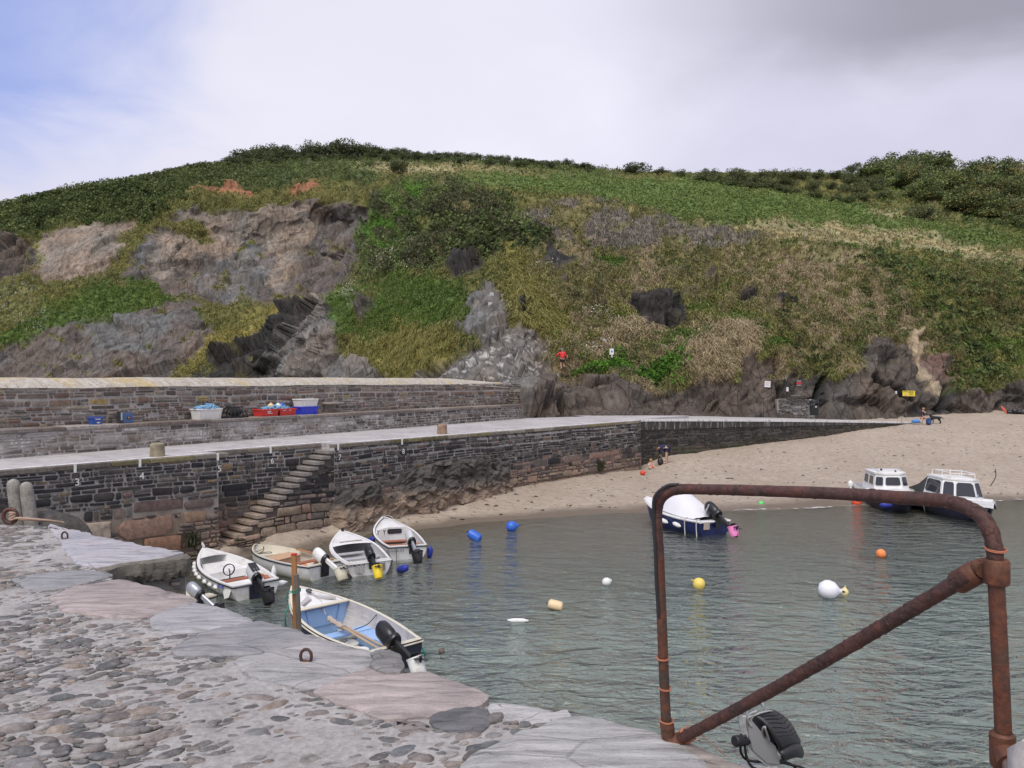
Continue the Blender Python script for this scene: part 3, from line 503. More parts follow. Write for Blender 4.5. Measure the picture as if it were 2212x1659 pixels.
for L in lines:
    Lp = []
    for (x0, y0, w0), (x1, y1, w1) in zip(L[:-1], L[1:]):
        for k in range(6): t_ = k / 6; p = G(x0 + (x1 - x0) * t_, y0 + (y1 - y0) * t_, 0); Lp.append((p.x, p.y + random.uniform(-.12, .12) + .22 * math.sin(p.x * .55) * math.sin(p.x * .21 + 1), (w0 + (w1 - w0) * t_) * random.uniform(.25, 1.2)))
    b0 = len(V_)
    for x, y, w in Lp:
        for j, (o_, c_) in enumerate(((-.42, 0), (-.14, .8), (.1, 1), (.3, 0))): V_.append((x, y + o_ * w * .9, .012 + (.03 if j in (1, 2) else 0))); C_.append((c_ * min(1, w + .1),) * 3)
    for i in range(len(Lp) - 1):
        for j in range(3): F_.append((b0 + i * 4 + j, b0 + i * 4 + 4 + j, b0 + i * 4 + 5 + j, b0 + i * 4 + 1 + j))
tag(mesh_np('shore_foam', V_, F_, fm, C_), 'thin white line of foam along the water edge', None, kind='stuff')
# ================================================================ SETTING: grass, bracken and scrub on the hill
def hill_at(u, t):
    fi = np.interp(u, us, np.arange(len(us))); fj = t * (VN - 1); i = np.clip(fi.astype(int), 0, len(us) - 2); j = np.clip(fj.astype(int), 0, VN - 2); a = (fi - i)[:, None]; b = (fj - j)[:, None]
    g = lambda A: (A[i, j] * (1 - a) + A[i + 1, j] * a) * (1 - b) + (A[i, j + 1] * (1 - a) + A[i + 1, j + 1] * a) * b
    return g(PT), g(NN), rks[i, j], g(UU[..., None])[:, 0], g(VV[..., None])[:, 0]
def rnd(*s): return RNG.random(s)
def unit(v): return v / (np.linalg.norm(v, axis=-1, keepdims=True) + 1e-9)
NS = 150000
u_ = RNG.uniform(-70, 2290, NS); t_ = RNG.uniform(0.0, .92, NS)
p_, n_, r_, uu_, vv_ = hill_at(u_, t_); kc = classify(uu_, vv_, 12.0); kn = np.array(KN)[kc]
ok = (r_ < .62) & (vv_ < 912) & ~((vv_ > 822) & (uu_ < 1130))
p_, n_, kn, uu_, vv_, kc = p_[ok], n_[ok], kn[ok], uu_[ok], vv_[ok], kc[ok]
pn = fbm(p_ / 5, 3, 61)
def grass(sel, hgt, wid, nb, cols, droop, name_seed):
    p, n = p_[sel], n_[sel]; m = len(p); rg = np.random.default_rng(name_seed)
    up = unit(n * .55 + np.array([0, 0, .8])); side = unit(np.cross(n, np.array([0, 0, 1.0])) + .01); down = unit(np.cross(side, n)); down = down * np.sign(-down[:, 2:3] + 1e-9)
    h = hgt * rg.uniform(.5, 1.5, (m, nb, 1)) * np.clip(1 + 1.0 * pn[sel], .5, 1.5)[:, None, None]
    lean = side[:, None] * rg.normal(0, .65, (m, nb, 1)) + down[:, None] * (droop + rg.normal(0, .3, (m, nb, 1))) + n[:, None] * rg.normal(0, .15, (m, nb, 1))
    base = p[:, None] + side[:, None] * rg.normal(0, hgt * .42, (m, nb, 1)) + down[:, None] * rg.normal(0, hgt * .35, (m, nb, 1)) - n[:, None] * .06
    mid = base + up[:, None] * h * .75 + lean * h * .28; tip = base + up[:, None] * h * .62 + lean * h * 1.0
    w = side[:, None] * np.cos(a_ := rg.uniform(-.9, .9, (m, nb, 1))) + up[:, None] * np.sin(a_) * .3; w = w * wid * rg.uniform(.6, 1.4, (m, nb, 1))
    V = np.stack([base - w, base + w, mid + w * .75, mid - w * .75, tip], 2)
    ci = rg.random((m, 1)) * .6 + rg.random((m, nb)) * .4 + pn[sel][:, None] * .35; cols = np.array(cols); x = np.clip(ci, 0, .999) * (len(cols) - 1); k = x.astype(int); fr_ = (x - k)[..., None]
    c = (cols[k] * (1 - fr_) + cols[np.minimum(k + 1, len(cols) - 1)] * fr_) * rg.uniform(.7, 1.3, (m, nb, 1))
    C = np.repeat(c[:, :, None], 5, 2); idx = np.arange(m * nb)[:, None] * 5
    T = np.concatenate([idx + np.array([[0, 1, 2]]), idx + np.array([[0, 2, 3]]), idx + np.array([[3, 2, 4]])])
    return V.reshape(-1, 3), T, C.reshape(-1, 3)
def leaves(sel, rad, size, nb, cols, seed, upf=.7, asp=1.0):
    p, n = p_[sel], n_[sel]; m = len(p); rg = np.random.default_rng(seed)
    o = rg.normal(0, 1, (m, nb, 3)); o = unit(o) * rg.random((m, nb, 1)) ** .5 * rad * np.clip(1 + 1.2 * pn[sel], .5, 1.8)[:, None, None]; o[..., 2] *= .7
    c0 = p[:, None] + o + (n[:, None] * .5 + np.array([0, 0, 1.0]) * upf) * rad * .55
    a = unit(rg.normal(0, 1, (m, nb, 3)) + n[:, None] * .4); b = unit(np.cross(a, rg.normal(0, 1, (m, nb, 3)))); s = size * rg.uniform(.6, 1.5, (m, nb, 1))
    V = np.stack([c0 - b * s * asp, c0 + a * s * .55, c0 + b * s * asp, c0 - a * s * .55], 2)
    cols = np.array(cols); ci = np.clip(rg.random((m, 1)) * .55 + rg.random((m, nb)) * .45 + pn[sel][:, None] * .4, 0, .999) * (len(cols) - 1); k = ci.astype(int); fr_ = (ci - k)[..., None]
    c = (cols[k] * (1 - fr_) + cols[np.minimum(k + 1, len(cols) - 1)] * fr_) * rg.uniform(.6, 1.4, (m, nb, 1))
    idx = np.arange(m * nb)[:, None] * 4
    T = np.concatenate([idx + np.array([[0, 1, 2]]), idx + np.array([[0, 2, 3]])])
    return V.reshape(-1, 3), T, np.repeat(c[:, :, None], 4, 2).reshape(-1, 3)
def join(parts):
    V = []; T = []; C = []; b = 0
    for v, t, c in parts: V.append(v); T.append(t + b); C.append(c); b += len(v)
    return np.concatenate(V), np.concatenate(T), np.concatenate(C)
is_ = lambda *ks: np.isin(kn, ks)
half = rnd(len(kn)); dpt = p_[:, 1]
def leafmat(name, trans=.25):
    m, nt, b = base_mat(name); a = nd(nt, 'ShaderNodeAttribute', dict(attribute_name='col')).outputs['Color']; setc(nt, b, Base_Color=a, Roughness=.75); b.inputs['Specular IOR Level'].default_value = .2
    ts = nd(nt, 'ShaderNodeBsdfTranslucent', Color=a).outputs[0]; nt.links.new(nd(nt, 'ShaderNodeMixShader', Fac=trans, i1=b.outputs[0], i2=ts).outputs[0], nt.nodes[0].inputs[0]); return m
mat_leaf = leafmat('foliage')
STR = [(.174,.143,.076),(.302,.250,.143),(.454,.371,.234),(.559,.469,.318)]; MIX = [(.118,.130,.045),(.197,.192,.074),(.283,.253,.118),(.419,.352,.204),(.185,.185,.072),(.246,.228,.093)]
OLI = [(.112,.135,.045),(.191,.208,.067),(.303,.287,.103),(.383,.334,.144)]; YEL = [(.162,.169,.054),(.257,.243,.074),(.351,.311,.115)]; GRN = [(.065,.109,.029),(.109,.174,.041),(.174,.232,.058),(.246,.246,.102)]
near = sst(dpt, 50, 110)
G_ = [grass(is_('mix', 'path') & (half < 1.0), .36, .036, 6, MIX, .45, 1), grass(is_('straw'), .38, .038, 6, STR, .5, 2), grass(is_('olive') & (half < .8), .42, .055, 5, OLI, .5, 3), grass(is_('yellow'), .42, .045, 5, YEL, .6, 4),
 grass(is_('green') & (half < .9), .40, .05, 5, GRN, .4, 5), grass(is_('tan') & (half < .5), .35, .06, 4, [(.22,.21,.09),(.34,.30,.16),(.42,.36,.21)], .4, 6), grass(is_('heather'), .55, .035, 6, [(.12,.105,.08),(.22,.195,.165),(.36,.33,.29),(.20,.18,.13)], .2, 7),
 grass(is_('ivy') & (uu_ > 1200), .35, .05, 6, [(.05,.10,.02),(.09,.19,.03)], .6, 8)]
tag(mesh_np('hillside_grass', *join(G_)[:2], mat_leaf, join(G_)[2]), 'tussocky dry and green grass over the slope', None, kind='stuff')
L_ = [leaves(is_('scrub'), .75, .20, 9, [(.042,.062,.027),(.085,.117,.042),(.142,.180,.061),(.208,.236,.095)], 11), leaves(is_('deep'), .7, .16, 9, [(.045,.047,.025),(.075,.08,.036),(.11,.115,.055),(.16,.15,.09)], 12),
 leaves(is_('ivy'), .5, .13, 9, [(.049,.112,.021),(.098,.210,.028),(.168,.308,.049)], 13), leaves(is_('bracken'), .32, .15, 8, [(.095,.14,.042),(.16,.225,.065),(.235,.285,.095)], 14),
 leaves(is_('heather') & (half < .25), .4, .10, 6, [(.098,.098,.056),(.168,.154,.084)], 15), leaves(is_('mix', 'olive') & (half > .86), .5, .11, 9, [(.042,.056,.025),(.084,.105,.035),(.126,.168,.042)], 16), leaves(is_('green') & (half > .6), .35, .10, 8, [(.049,.084,.021),(.098,.175,.031),(.154,.238,.049)], 17), leaves(is_('mix') & (uu_ > 1850) & (half > .7), .5, .13, 8, [(.056,.077,.031),(.098,.126,.042),(.154,.175,.063)], 18)]
_l = join(L_)
tag(mesh_np('hillside_scrub', _l[0], _l[1], mat_leaf, _l[2]), 'bracken, ivy and low bramble scrub over the slope', None, kind='stuff')
# white sea campion in patches
fl = np.zeros(len(kn), bool)
for x, y, rx, ry in [(40,560,60,40),(20,640,70,50),(70,690,40,30),(840,575,35,18),(880,580,25,12),(1180,470,20,10),(1185,590,25,12),(1290,690,35,12),(1290,745,30,14),(760,640,25,25),(410,520,30,10)]:
    fl |= (((uu_ - x) / rx) ** 2 + ((vv_ - y) / ry) ** 2 < 1) & (half < .32)
mat_fl = simple('campion_white', (.72, .72, .70), .8)
if fl.any():
    v, t, c = leaves(fl, .6, .055, 3, [(.7, .7, .7)] * 2, 21, 1.2); tag(mesh_np('sea_campion_flowers', v, t, mat_fl), 'white sea campion flowers in patches on the slope', None, kind='stuff')

# ================================================================ trees and shrubs: one thing each
mat_bark = simple('bark', (.07, .055, .042), .9, var=.4, scale=9, bmp=.5)
def crown_mesh(seed, w, h, leaf, nclump, nleaf, cols, lopsided=0.0, flat=.0):
    rg = np.random.default_rng(seed); cl = rg.normal(0, 1, (nclump, 3)); cl = unit(cl) * rg.uniform(.3, 1.08, (nclump, 1)) * np.array([w / 2, w / 2, h / 2]); cl[:, 2] = np.abs(cl[:, 2] + h * .1) * (1 - flat) - h * .12 + cl[:, 0] * lopsided
    cr = rg.uniform(.09, .29, nclump) * w; V = []; C = []
    for k in range(nclump):
        o = unit(rg.normal(0, 1, (nleaf, 3))); rr = rg.uniform(.55, 1.12, (nleaf, 1)); o = o * rr * cr[k] * np.array([1, 1, .8]); c0 = cl[k] + o + np.array([0, 0, h * .45])
        a = unit(rg.normal(0, 1, (nleaf, 3))); b = unit(np.cross(a, rg.normal(0, 1, (nleaf, 3)))); s = leaf * rg.uniform(.6, 1.4, (nleaf, 1))
        V.append(np.stack([c0 - b * s, c0 + a * s * .6, c0 + b * s, c0 - a * s * .6], 1).reshape(-1, 3))
        kk = rg.uniform(.6, 1.75) * rg.uniform(.55, 1.5, (nleaf, 1)); base = np.array(cols[rg.integers(len(cols))]); C.append(np.repeat(base[None] * kk, 4, 0))
    V = np.concatenate(V); C = np.concatenate(C); m = len(V) // 4; return V, np.arange(m * 4).reshape(m, 4), C
def trunk_mb(seed, h, w):
    rg = random.Random(seed); mb = MB(); r = h * .035; top = Vector((rg.uniform(-.1, .1) * w, 0, h * .5))
    mb.tube([(0, 0, -.4), (top.x * .3, 0, h * .2), top], [r * 1.5, r, r * .6], 7)
    for k in range(6):
        a = k * 1.05 + rg.uniform(-.3, .3); q = Vector((math.cos(a) * w * .34, math.sin(a) * w * .34, h * rg.uniform(.5, .8))); s = Vector((top.x * .3, 0, h * rg.uniform(.12, .3)))
        mb.tube([s, s.lerp(q, .5) + Vector((0, 0, h * .06)), q], [r * .6, r * .42, r * .15], 5)
    return mb
DK = [(.066,.084,.041),(.092,.113,.047),(.113,.136,.055),(.082,.082,.047)]; WD = [(.095,.122,.048),(.130,.170,.060),(.176,.201,.071),(.201,.176,.075),(.114,.141,.061)]; OL = [(.102,.118,.047),(.133,.140,.055),(.086,.102,.047)]
PROTO = {}
def proto(kind, name, label, cat, seed, w, h, leaf, ncl, nl, cols, lop=0, flat=0):
    PROTO.setdefault(kind, []).append(dict(name=name, label=label, cat=cat, w=w, h=h, seed=seed, args=(seed, w, h, leaf, ncl, nl, cols, lop, flat), crown=None, trunk=None))
for s_ in range(4): proto('ridge', 'ridge_thorn_tree', 'dark windswept thorn tree in the line along the hill crest', 'tree', 100 + s_, 6.5, 4.2, .20, 26, 75, DK, [.12, -.05, .2, .08][s_], .15)
for s_ in range(5): proto('wood', 'woodland_tree', 'dense dark green woodland tree above the right end of the field', 'tree', 200 + s_, 8.5, 8.0, .24, 40, 95, WD)
for s_ in range(4): proto('hedge', 'hedge_shrub', 'dark rounded shrub in the hedge along the top of the bracken field', 'shrub', 300 + s_, 5.5, 3.6, .17, 26, 75, DK + OL)
def plant(kind, px, py, hpx=None, wpx=None, label=None, group=None, name=None, cat=None):
    pr = random.choice(PROTO[kind]); loc, _n = hit(px, py)
    if loc is None: return None
    d = loc.y; hh = hpx * d / F; sc = hh / (pr['h'] * .98); sw_ = (wpx * d / F / pr['w']) if wpx else sc * random.uniform(.9, 1.25)
    if pr['crown'] is None:
        v, f_, c = crown_mesh(*pr['args']); co = mesh_np('crown', v, f_, mat_leaf, c, smooth=False); to = trunk_mb(pr['seed'], pr['h'], pr['w']).build('trunk', mat_bark)
        pr['crown'], pr['trunk'] = co, to
    else:
        co = pr['crown'].copy(); to = pr['trunk'].copy(); COL.objects.link(co); COL.objects.link(to)
    r = thing(name or pr['name'], label or pr['label'], cat or pr['cat'], loc - Vector((0, 0, .15)), (0, 0, random.uniform(0, 6.28)), group); r.scale = (sw_, sw_, sc); co.parent = r; to.parent = r
    return r
TOPS = [(330,374),(400,352),(480,342),(540,322),(575,312),(620,316),(645,322),(665,306),(760,308),(800,312),(860,318),(900,324),(1000,328),(1100,336),(1150,342),(1200,350),(1260,354),(1300,362),(1330,369)]
def topy(x): return float(np.interp(x, [p[0] for p in TOPS], [p[1] for p in TOPS]))
rr = random.Random(5)
for k in range(62):
    x = 345 + (1318 - 345) * (k + rr.uniform(-.4, .4)) / 62; b = float(ysky(x)) + rr.uniform(1.0, 3.0); h_ = max(7, (b - topy(x)) * rr.uniform(.85, 1.12)); plant('ridge', x, b, h_, None, None, 'thorn trees along the hill crest')
for k in range(26):
    x = 500 + 790 * (k + rr.uniform(-.4, .4)) / 26; b = float(ysky(x)) + rr.uniform(5, 13) * (1 if x < 1150 else .5); plant('ridge', x, b, rr.uniform(12, 20), rr.uniform(26, 44), None, 'thorn trees along the hill crest')
WB = [(1860,382),(1920,395),(1975,425),(2040,448),(2120,468),(2212,498),(2330,520)]; WT = [(1860,362),(1890,342),(1950,325),(2000,324),(2060,340),(2100,346),(2150,338),(2212,345),(2330,340)]
for row, n in ((0, 9), (.35, 9), (.7, 8), (1.0, 10)):
    for k in range(n):
        x = 1895 + 430 * (k + rr.uniform(-.35, .35)) / n; yb = np.interp(x, *zip(*WB)); yt = np.interp(x, *zip(*WT)); top = yt + (yb - yt) * row * .72
        base = min(yb - 2, top + rr.uniform(48, 66)); base = max(base, float(ysky(x)) + 2); plant('wood', x, base, max(22, (base - top) * rr.uniform(.95, 1.12)), rr.uniform(62, 90), None, 'woodland trees at the top right of the field')
HBT = [(1500,385),(1560,402),(1640,408),(1720,420),(1800,436),(1850,440),(1880,420),(1960,440)]; HTP = [(1500,366),(1560,362),(1640,366),(1700,362),(1760,364),(1800,364),(1860,372),(1960,402)]
for row, n in ((0.05, 13), (.5, 11), (.95, 12)):
    for k in range(n):
        x = 1515 + 420 * (k + rr.uniform(-.35, .35)) / n; yb = float(np.interp(x, *zip(*HBT))); yt = float(np.interp(x, *zip(*HTP))); top = yt + (yb - yt - 16) * row; base = max(min(yb, top + rr.uniform(18, 30)), float(ysky(x)) + 2)
        plant('hedge', x, base, max(12, base - top), rr.uniform(30, 52), None, 'shrubs in the hedge above the bracken')
plant('hedge', 860, 374, 31, 46, 'lone dark bush standing at the near edge of the tan field', None, 'lone_bush')
plant('hedge', 1993, 476, 40, 58, 'lone round bush in the dry grass below the wood', None, 'lone_bush')
plant('ridge', 1368, 375, 24, 62, 'small spreading thorn tree alone on the skyline right of the thorn belt', None, 'thorn_tree')
plant('hedge', 1470, 384, 20, 30, 'small dark bush on the bank below the skyline fence', None, 'lone_bush')
plant('ridge', 1842, 375, 24, 34, 'small pointed tree rising out of the hedge beside the wood', None, 'hedge_tree')
plant('ridge', 1430, 376, 15, 40, 'low thorn bush on the skyline between the fence posts', None, 'thorn_tree')
# fence posts on the skyline
mat_post = simple('weathered_post', (.24, .21, .18), .9, var=.3, scale=14, bmp=.3)
for i, (x, y, h_) in enumerate([(1232,384,9),(1316,376,9),(1330,375,8),(1345,376,10),(1496,382,9),(1506,381,10),(1517,381,9),(1528,380,9),(1737,514,14),(1792,524,9)]):
    l_, _ = hit(x, y)
    mb = MB(); hh = h_ * l_.y / F; mb.box((0, 0, hh / 2 - .2), (.16, .14, hh + .4), bev=.02); mb.tube([(0, 0, hh), (0, 0, hh + .03)], [.07, .03], 6)
    o = mb.build('fence_post', mat_post); o.location = l_; o.rotation_euler = (rr.uniform(-.06, .06), rr.uniform(-.08, .08), rr.uniform(0, 3))
    tag(o, 'weathered wooden fence post on the hill skyline' if i < 8 else ['', 'pale taller fence post at the brow above the dry slope', 'short pale fence post at the brow right of the tall one'][i - 7], 'fence post', 'fence posts on the skyline' if i < 8 else None)
# ================================================================ far pier
mat_stone = vcol('wall_stone', .85, 7.0, .45, .7, .03, scale2=45.0)
mat_rock = vcol('bedrock', .9, 3.0, .5, 1.0, .08, (1, 1, 1.8), scale2=14.0)
def mortar_mat(name, stops, zlo, zhi):
    m, nt, b = base_mat(name); t = nd(nt, 'ShaderNodeTexCoord').outputs['Object']; g = nd(nt, 'ShaderNodeNewGeometry').outputs['Position']
    z = nd(nt, 'ShaderNodeSeparateXYZ', Vector=g).outputs[2]; n = nd(nt, 'ShaderNodeTexNoise', Vector=t, Scale=1.3, Detail=7.0, Roughness=.65).outputs[0]; n2 = nd(nt, 'ShaderNodeTexNoise', Vector=t, Scale=26.0, Detail=4.0, Roughness=.7).outputs[0]
    f = nd(nt, 'ShaderNodeMapRange', Value=mth(nt, 'ADD', z, mth(nt, 'MULTIPLY', mth(nt, 'SUBTRACT', n, .5), .9)), From_Min=zlo, From_Max=zhi).outputs[0]
    c = ramp(nt, f, stops); k = nd(nt, 'ShaderNodeMapRange', Value=mth(nt, 'ADD', n, n2), From_Min=.7, From_Max=1.3, To_Min=.55, To_Max=1.35).outputs[0]
    setc(nt, b, Base_Color=nd(nt, 'ShaderNodeVectorMath', dict(operation='SCALE'), i0=c, Scale=k).outputs[0], Roughness=.92, Normal=bump(nt, n2, .5, .02)); return m
mort_quay = mortar_mat('quay_mortar', [(0, (.22, .165, .115)), (.35, (.26, .20, .15)), (.55, (.30, .28, .26)), (1, (.42, .405, .39))], .2, 3.5)
mort_para = mortar_mat('parapet_mortar', [(0, (.42, .40, .38)), (1, (.37, .34, .31))], 3.5, 6)
def rub(L, z0f, z1f, seed, hmin, hmax, wmin, wmax, colf, big=(), gap=.017, out=.06, hole=None):
    """random rubble: list of stone rectangles packed in wandering courses"""
    rg = random.Random(seed); S = []; B = list(big)
    for (x, z, w, h, c) in B: S.append((x, z, x + w, z + h, c))
    zmin = min(z0f(0), z0f(L), z0f(L / 2)); zmax = max(z1f(0), z1f(L), z1f(L / 2)); z = zmin
    while z < zmax - .03:
        h = rg.uniform(hmin, hmax) * rg.choice((.5, .8, 1, 1.5)); x = -rg.uniform(0, wmax)
        while x < L:
            w = rg.uniform(wmin, wmax) * rg.choice((.35, .6, 1, 1.2, 1.9)) * (h / hmax * .6 + .5)
            split = rg.random() < .35 and h > hmin * 1.6
            for zz, hh in (((z, h * .5), (z + h * .5, h * .5)) if split else ((z, h),)):
                for xx, ww in (((x, w * .55), (x + w * .55, w * .45)) if split and rg.random() < .5 else ((x, w),)):
                    x0, x1, a, b = max(0, xx), min(L, xx + ww), zz, zz + hh; xm = (x0 + x1) / 2
                    a = max(a, z0f(xm)); b = min(b, z1f(xm))
                    if x1 - x0 < .07 or b - a < .05 or (hole and hole(xm, (a + b) / 2)): continue
                    if any(x0 < q[0] + q[2] - .03 and x1 > q[0] + .03 and a < q[1] + q[3] - .03 and b > q[1] + .03 for q in B): continue
                    S.append((x0, a, x1, b, None))
            x += w
        z += h
    V = []; Fq = []; C = []
    for x0, a, x1, b, c in S:
        g = gap * rg.uniform(.5, 1.6); x0 += g; x1 -= g; a += g; b -= g
        if x1 - x0 < .04 or b - a < .03: continue
        cx, cz = (x0 + x1) / 2, (a + b) / 2; k = min(x1 - x0, b - a) * rg.uniform(.05, .30); kj = min(x1 - x0, b - a) * .19; j = lambda: rg.uniform(-1, 1) * kj
        ring = [(x0 + k + j(), a + j() * .4), (x1 - k + j(), a + j() * .4), (x1 + j() * .3, a + k), (x1 + j() * .3, b - k), (x1 - k + j(), b + j() * .4), (x0 + k + j(), b + j() * .4), (x0 + j() * .3, b - k), (x0 + j() * .3, a + k)]
        i0 = len(V); o = out * rg.uniform(.25, 1.2) * (1.6 if c else 1); col = c or colf(cx, cz, rg)
        kk = min(.30, .02 / min(x1 - x0, b - a) + .06)
        for q, oo in ((0, -.02), (kk * .35, o * .75), (kk, o)):
            for (x, z_) in ring: V.append((x + (cx - x) * q, z_ + (cz - z_) * q, oo * (1 if oo < 0 else rg.uniform(.85, 1.15))))
        V.append((cx, cz, o * rg.uniform(.9, 1.3)))
        for r_ in range(2):
            for i in range(8): Fq.append((i0 + r_ * 8 + i, i0 + r_ * 8 + (i + 1) % 8, i0 + r_ * 8 + 8 + (i + 1) % 8, i0 + r_ * 8 + 8 + i))
        for i in range(0, 8, 2): Fq.append((i0 + 16 + i, i0 + 16 + i + 1, i0 + 16 + (i + 2) % 8, i0 + 24))
        f_ = rg.uniform(.85, 1.15); C += [tuple(q * f_ for q in col)] * 25
    V = np.array(V)
    if len(V): q = np.stack([V[:, 0] * .45, V[:, 1] * .9, np.full(len(V), seed * 1.7)], 1); V[:, 1] += fbm(q, 2, 3) * .11 * np.clip(np.minimum(V[:, 1] - zmin, zmax - V[:, 1]) / .35, 0, 1); V[:, 0] += fbm(q * 2.2, 2, 5) * .06
    return V, np.array(Fq), np.array(C)
def place_wall(V, o, d, nrm=None):
    """(along, up, out) -> world"""
    o = Vector(o); d = Vector((d[0], d[1])).normalized(); n = Vector((d.y, -d.x)) if nrm is None else nrm
    return np.stack([o.x + d.x * V[:, 0] + n.x * V[:, 2], o.y + d.y * V[:, 0] + n.y * V[:, 2], o.z + V[:, 1]], 1)
def wall_child(V, Fq, C, parent, name='stone_facing', mat=None):
    o = mesh_np(name, V - np.array(parent.location), Fq, mat or mat_stone, C, parent, sharp=50); return o
def pick(rg, *cs): return rg.choice(cs)
def col_quay(x, z, rg):
    if z < 1.05 + rg.uniform(-.35, .35) : return pick(rg, (.23,.175,.13), (.27,.21,.155), (.19,.145,.115), (.29,.20,.15), (.21,.165,.13))
    if z < 1.6 + rg.uniform(-.4, .4): return pick(rg, (.17,.135,.115), (.24,.155,.125), (.13,.11,.10), (.21,.155,.13))
    if rg.random() < .12: return pick(rg, (.16,.15,.14), (.17,.125,.08), (.13,.095,.085))
    return pick(rg, (.030,.029,.032), (.045,.042,.042), (.065,.058,.055), (.085,.075,.068), (.038,.034,.036), (.11,.095,.085))
def col_para(x, z, rg): return pick(rg, (.156,.126,.102), (.192,.156,.126), (.126,.108,.094), (.228,.198,.168), (.180,.132,.102), (.108,.090,.078), (.204,.174,.150), (.252,.210,.156), (.150,.102,.084)) if rg.random() > .05 else pick(rg, (.312,.228,.096), (.240,.132,.084), (.336,.312,.282))
ZD = 3.5
S_END = onquay(1383); S_L = -14.0
ST0, ST1 = onquay(472), onquay(722)            # the flight of steps is let into the face between these
def solid(name, poly, z0, z1, mat, parent, jit=0):
    mb = MB(); mb.prism([(p[0] - parent.location.x, p[1] - parent.location.y) for p in poly], z0 - parent.location.z, z1 - parent.location.z); return mb.build(name, mat, parent, smooth=False)
quay = thing('harbour_quay', 'far stone quay with dark rubble face, steps and pale walkway along its top', 'quay', qpt(10, 0))
DK0, DK1 = Vector((-15.98, 24.6)), Vector((1.0, 50.0)); DKD = (DK1 - DK0).normalized()
dk = lambda s: Vector((DK0.x + DKD.x * s, DK0.y + DKD.y * s, 0)); DKL = (DK1 - DK0).length
REC = .85
e1 = qpt(S_END); p_l = qpt(S_L); bl = dk(-12); br = dk(DKL)
# body of the quay (recessed behind the steps)
bx = [p_l, qpt(ST0), qpt(ST0, 0, -REC), qpt(ST1, 0, -REC), qpt(ST1), e1, Vector((e1.x + .25, e1.y + 1.3, 0)), Vector((12, 53.5, 0)), br + Vector((6, 3.5, 0)), br, bl]
solid('quay_core', bx, -1.2, ZD - .16, mort_quay, quay)
mat_walk, nt, b = base_mat('walkway_stone'); t = nd(nt, 'ShaderNodeTexCoord').outputs['Object']
n = nd(nt, 'ShaderNodeTexNoise', Vector=t, Scale=5.0, Detail=9.0, Roughness=.75).outputs[0]; n2 = nd(nt, 'ShaderNodeTexNoise', Vector=t, Scale=.5, Detail=5.0).outputs[0]; vo = nd(nt, 'ShaderNodeTexVoronoi', Vector=t, Scale=4.2).outputs[1]
c = mixc(nt, nd(nt, 'ShaderNodeMapRange', Value=n, From_Min=.36, From_Max=.62).outputs[0], (.24, .22, .215), (.50, .48, .475)); c = mixc(nt, .3, c, mixc(nt, vo, (.2, .17, .16), (.5, .47, .46))); c = mixc(nt, nd(nt, 'ShaderNodeMapRange', Value=n2, From_Min=.45, From_Max=.6, To_Max=.5).outputs[0], c, (.50, .485, .475))
setc(nt, b, Base_Color=c, Roughness=.85, Normal=bump(nt, n, .5, .02))
walk_poly = [(p.x, p.y) for p in bx]
mbw = MB(); mbw.prism([(x - quay.location.x, y - quay.location.y) for x, y in walk_poly], ZD - .16 + .003, ZD); mbw.build('walkway', mat_walk, quay, smooth=False)
mat_paint = simple('white_paint_edge', (.66, .65, .64), .8, var=.15, scale=9, dirt=(.34, .32, .31), dscale=5, dlo=.5, dhi=.62)
# painted white margin along the edge of the walkway
mb = MB(); s = S_L
while s < S_END - .1:
    s2 = min(s + 1.0, S_END - .02)
    if not (s2 > ST0 - .4 and s < ST1 + .1):
        a, b_, c_, d_ = (qpt(s, ZD + .004, -.03), qpt(s2, ZD + .004, -.03), qpt(s2, ZD + .004, -.26 - random.uniform(0, .08)), qpt(s, ZD + .004, -.26 - random.uniform(0, .08))); mb.quad(a, b_, c_, d_)
    else:
        mb.quad(qpt(s, ZD + .004, -REC - .03), qpt(s2, ZD + .004, -REC - .03), qpt(s2, ZD + .004, -REC - .3), qpt(s, ZD + .004, -REC - .3))
    s = s2
mb.build('painted_edge', mat_paint, quay, False, quay.location)
# coping stones
V_ = []; mb = MB(); rg = random.Random(3); s = S_L
while s < S_END - .1:
    w = min(rg.uniform(.7, 1.7), S_END - s); s2 = s + w; o_ = -REC if (s + w / 2 > ST0 and s + w / 2 < ST1) else 0
    kf = rg.uniform(.75, 1.25); mb.col = tuple(q * kf for q in rg.choice([(.19,.165,.13),(.16,.14,.12),(.21,.19,.16),(.17,.15,.085)]))
    p = qpt(s + w / 2, ZD - .09, o_ - .12); mb.box(p, (w - .03, .38, .16), Euler((0, 0, math.atan2(QD.y, QD.x))), .025); s = s2
mb.build('coping_stones', mat_stone, quay, True, quay.location)
# rubble face
big = [(onquay(125)+S_L*-1-0, .75, 2.1, .95, (.30,.24,.19))]
def sx(px): return onquay(px) - S_L
BIG = [(sx(128), .98, sx(240) - sx(128) - .05, .72, (.33,.27,.215)), (sx(75), 1.55, sx(140) - sx(75), .5, (.09,.07,.068)), (sx(253), 1.0, sx(375) - sx(253), .62, (.24,.155,.115)), (sx(205), .15, sx(290) - sx(205), .85, (.20,.125,.085)), (sx(310), .35, sx(390) - sx(310), .62, (.22,.125,.08)), (sx(285), 1.82, sx(398) - sx(285), .36, (.16,.11,.10)), (sx(398), 1.74, sx(462) - sx(398), .32, (.15,.115,.105)), (sx(395), 1.3, sx(445) - sx(395), .38, (.26,.175,.12)), (sx(330), .0, sx(385) - sx(330), .3, (.20,.125,.09)), (sx(480), 1.5, .75, .42, (.24,.165,.13))]
ROCKX = (sx(712), sx(1098))
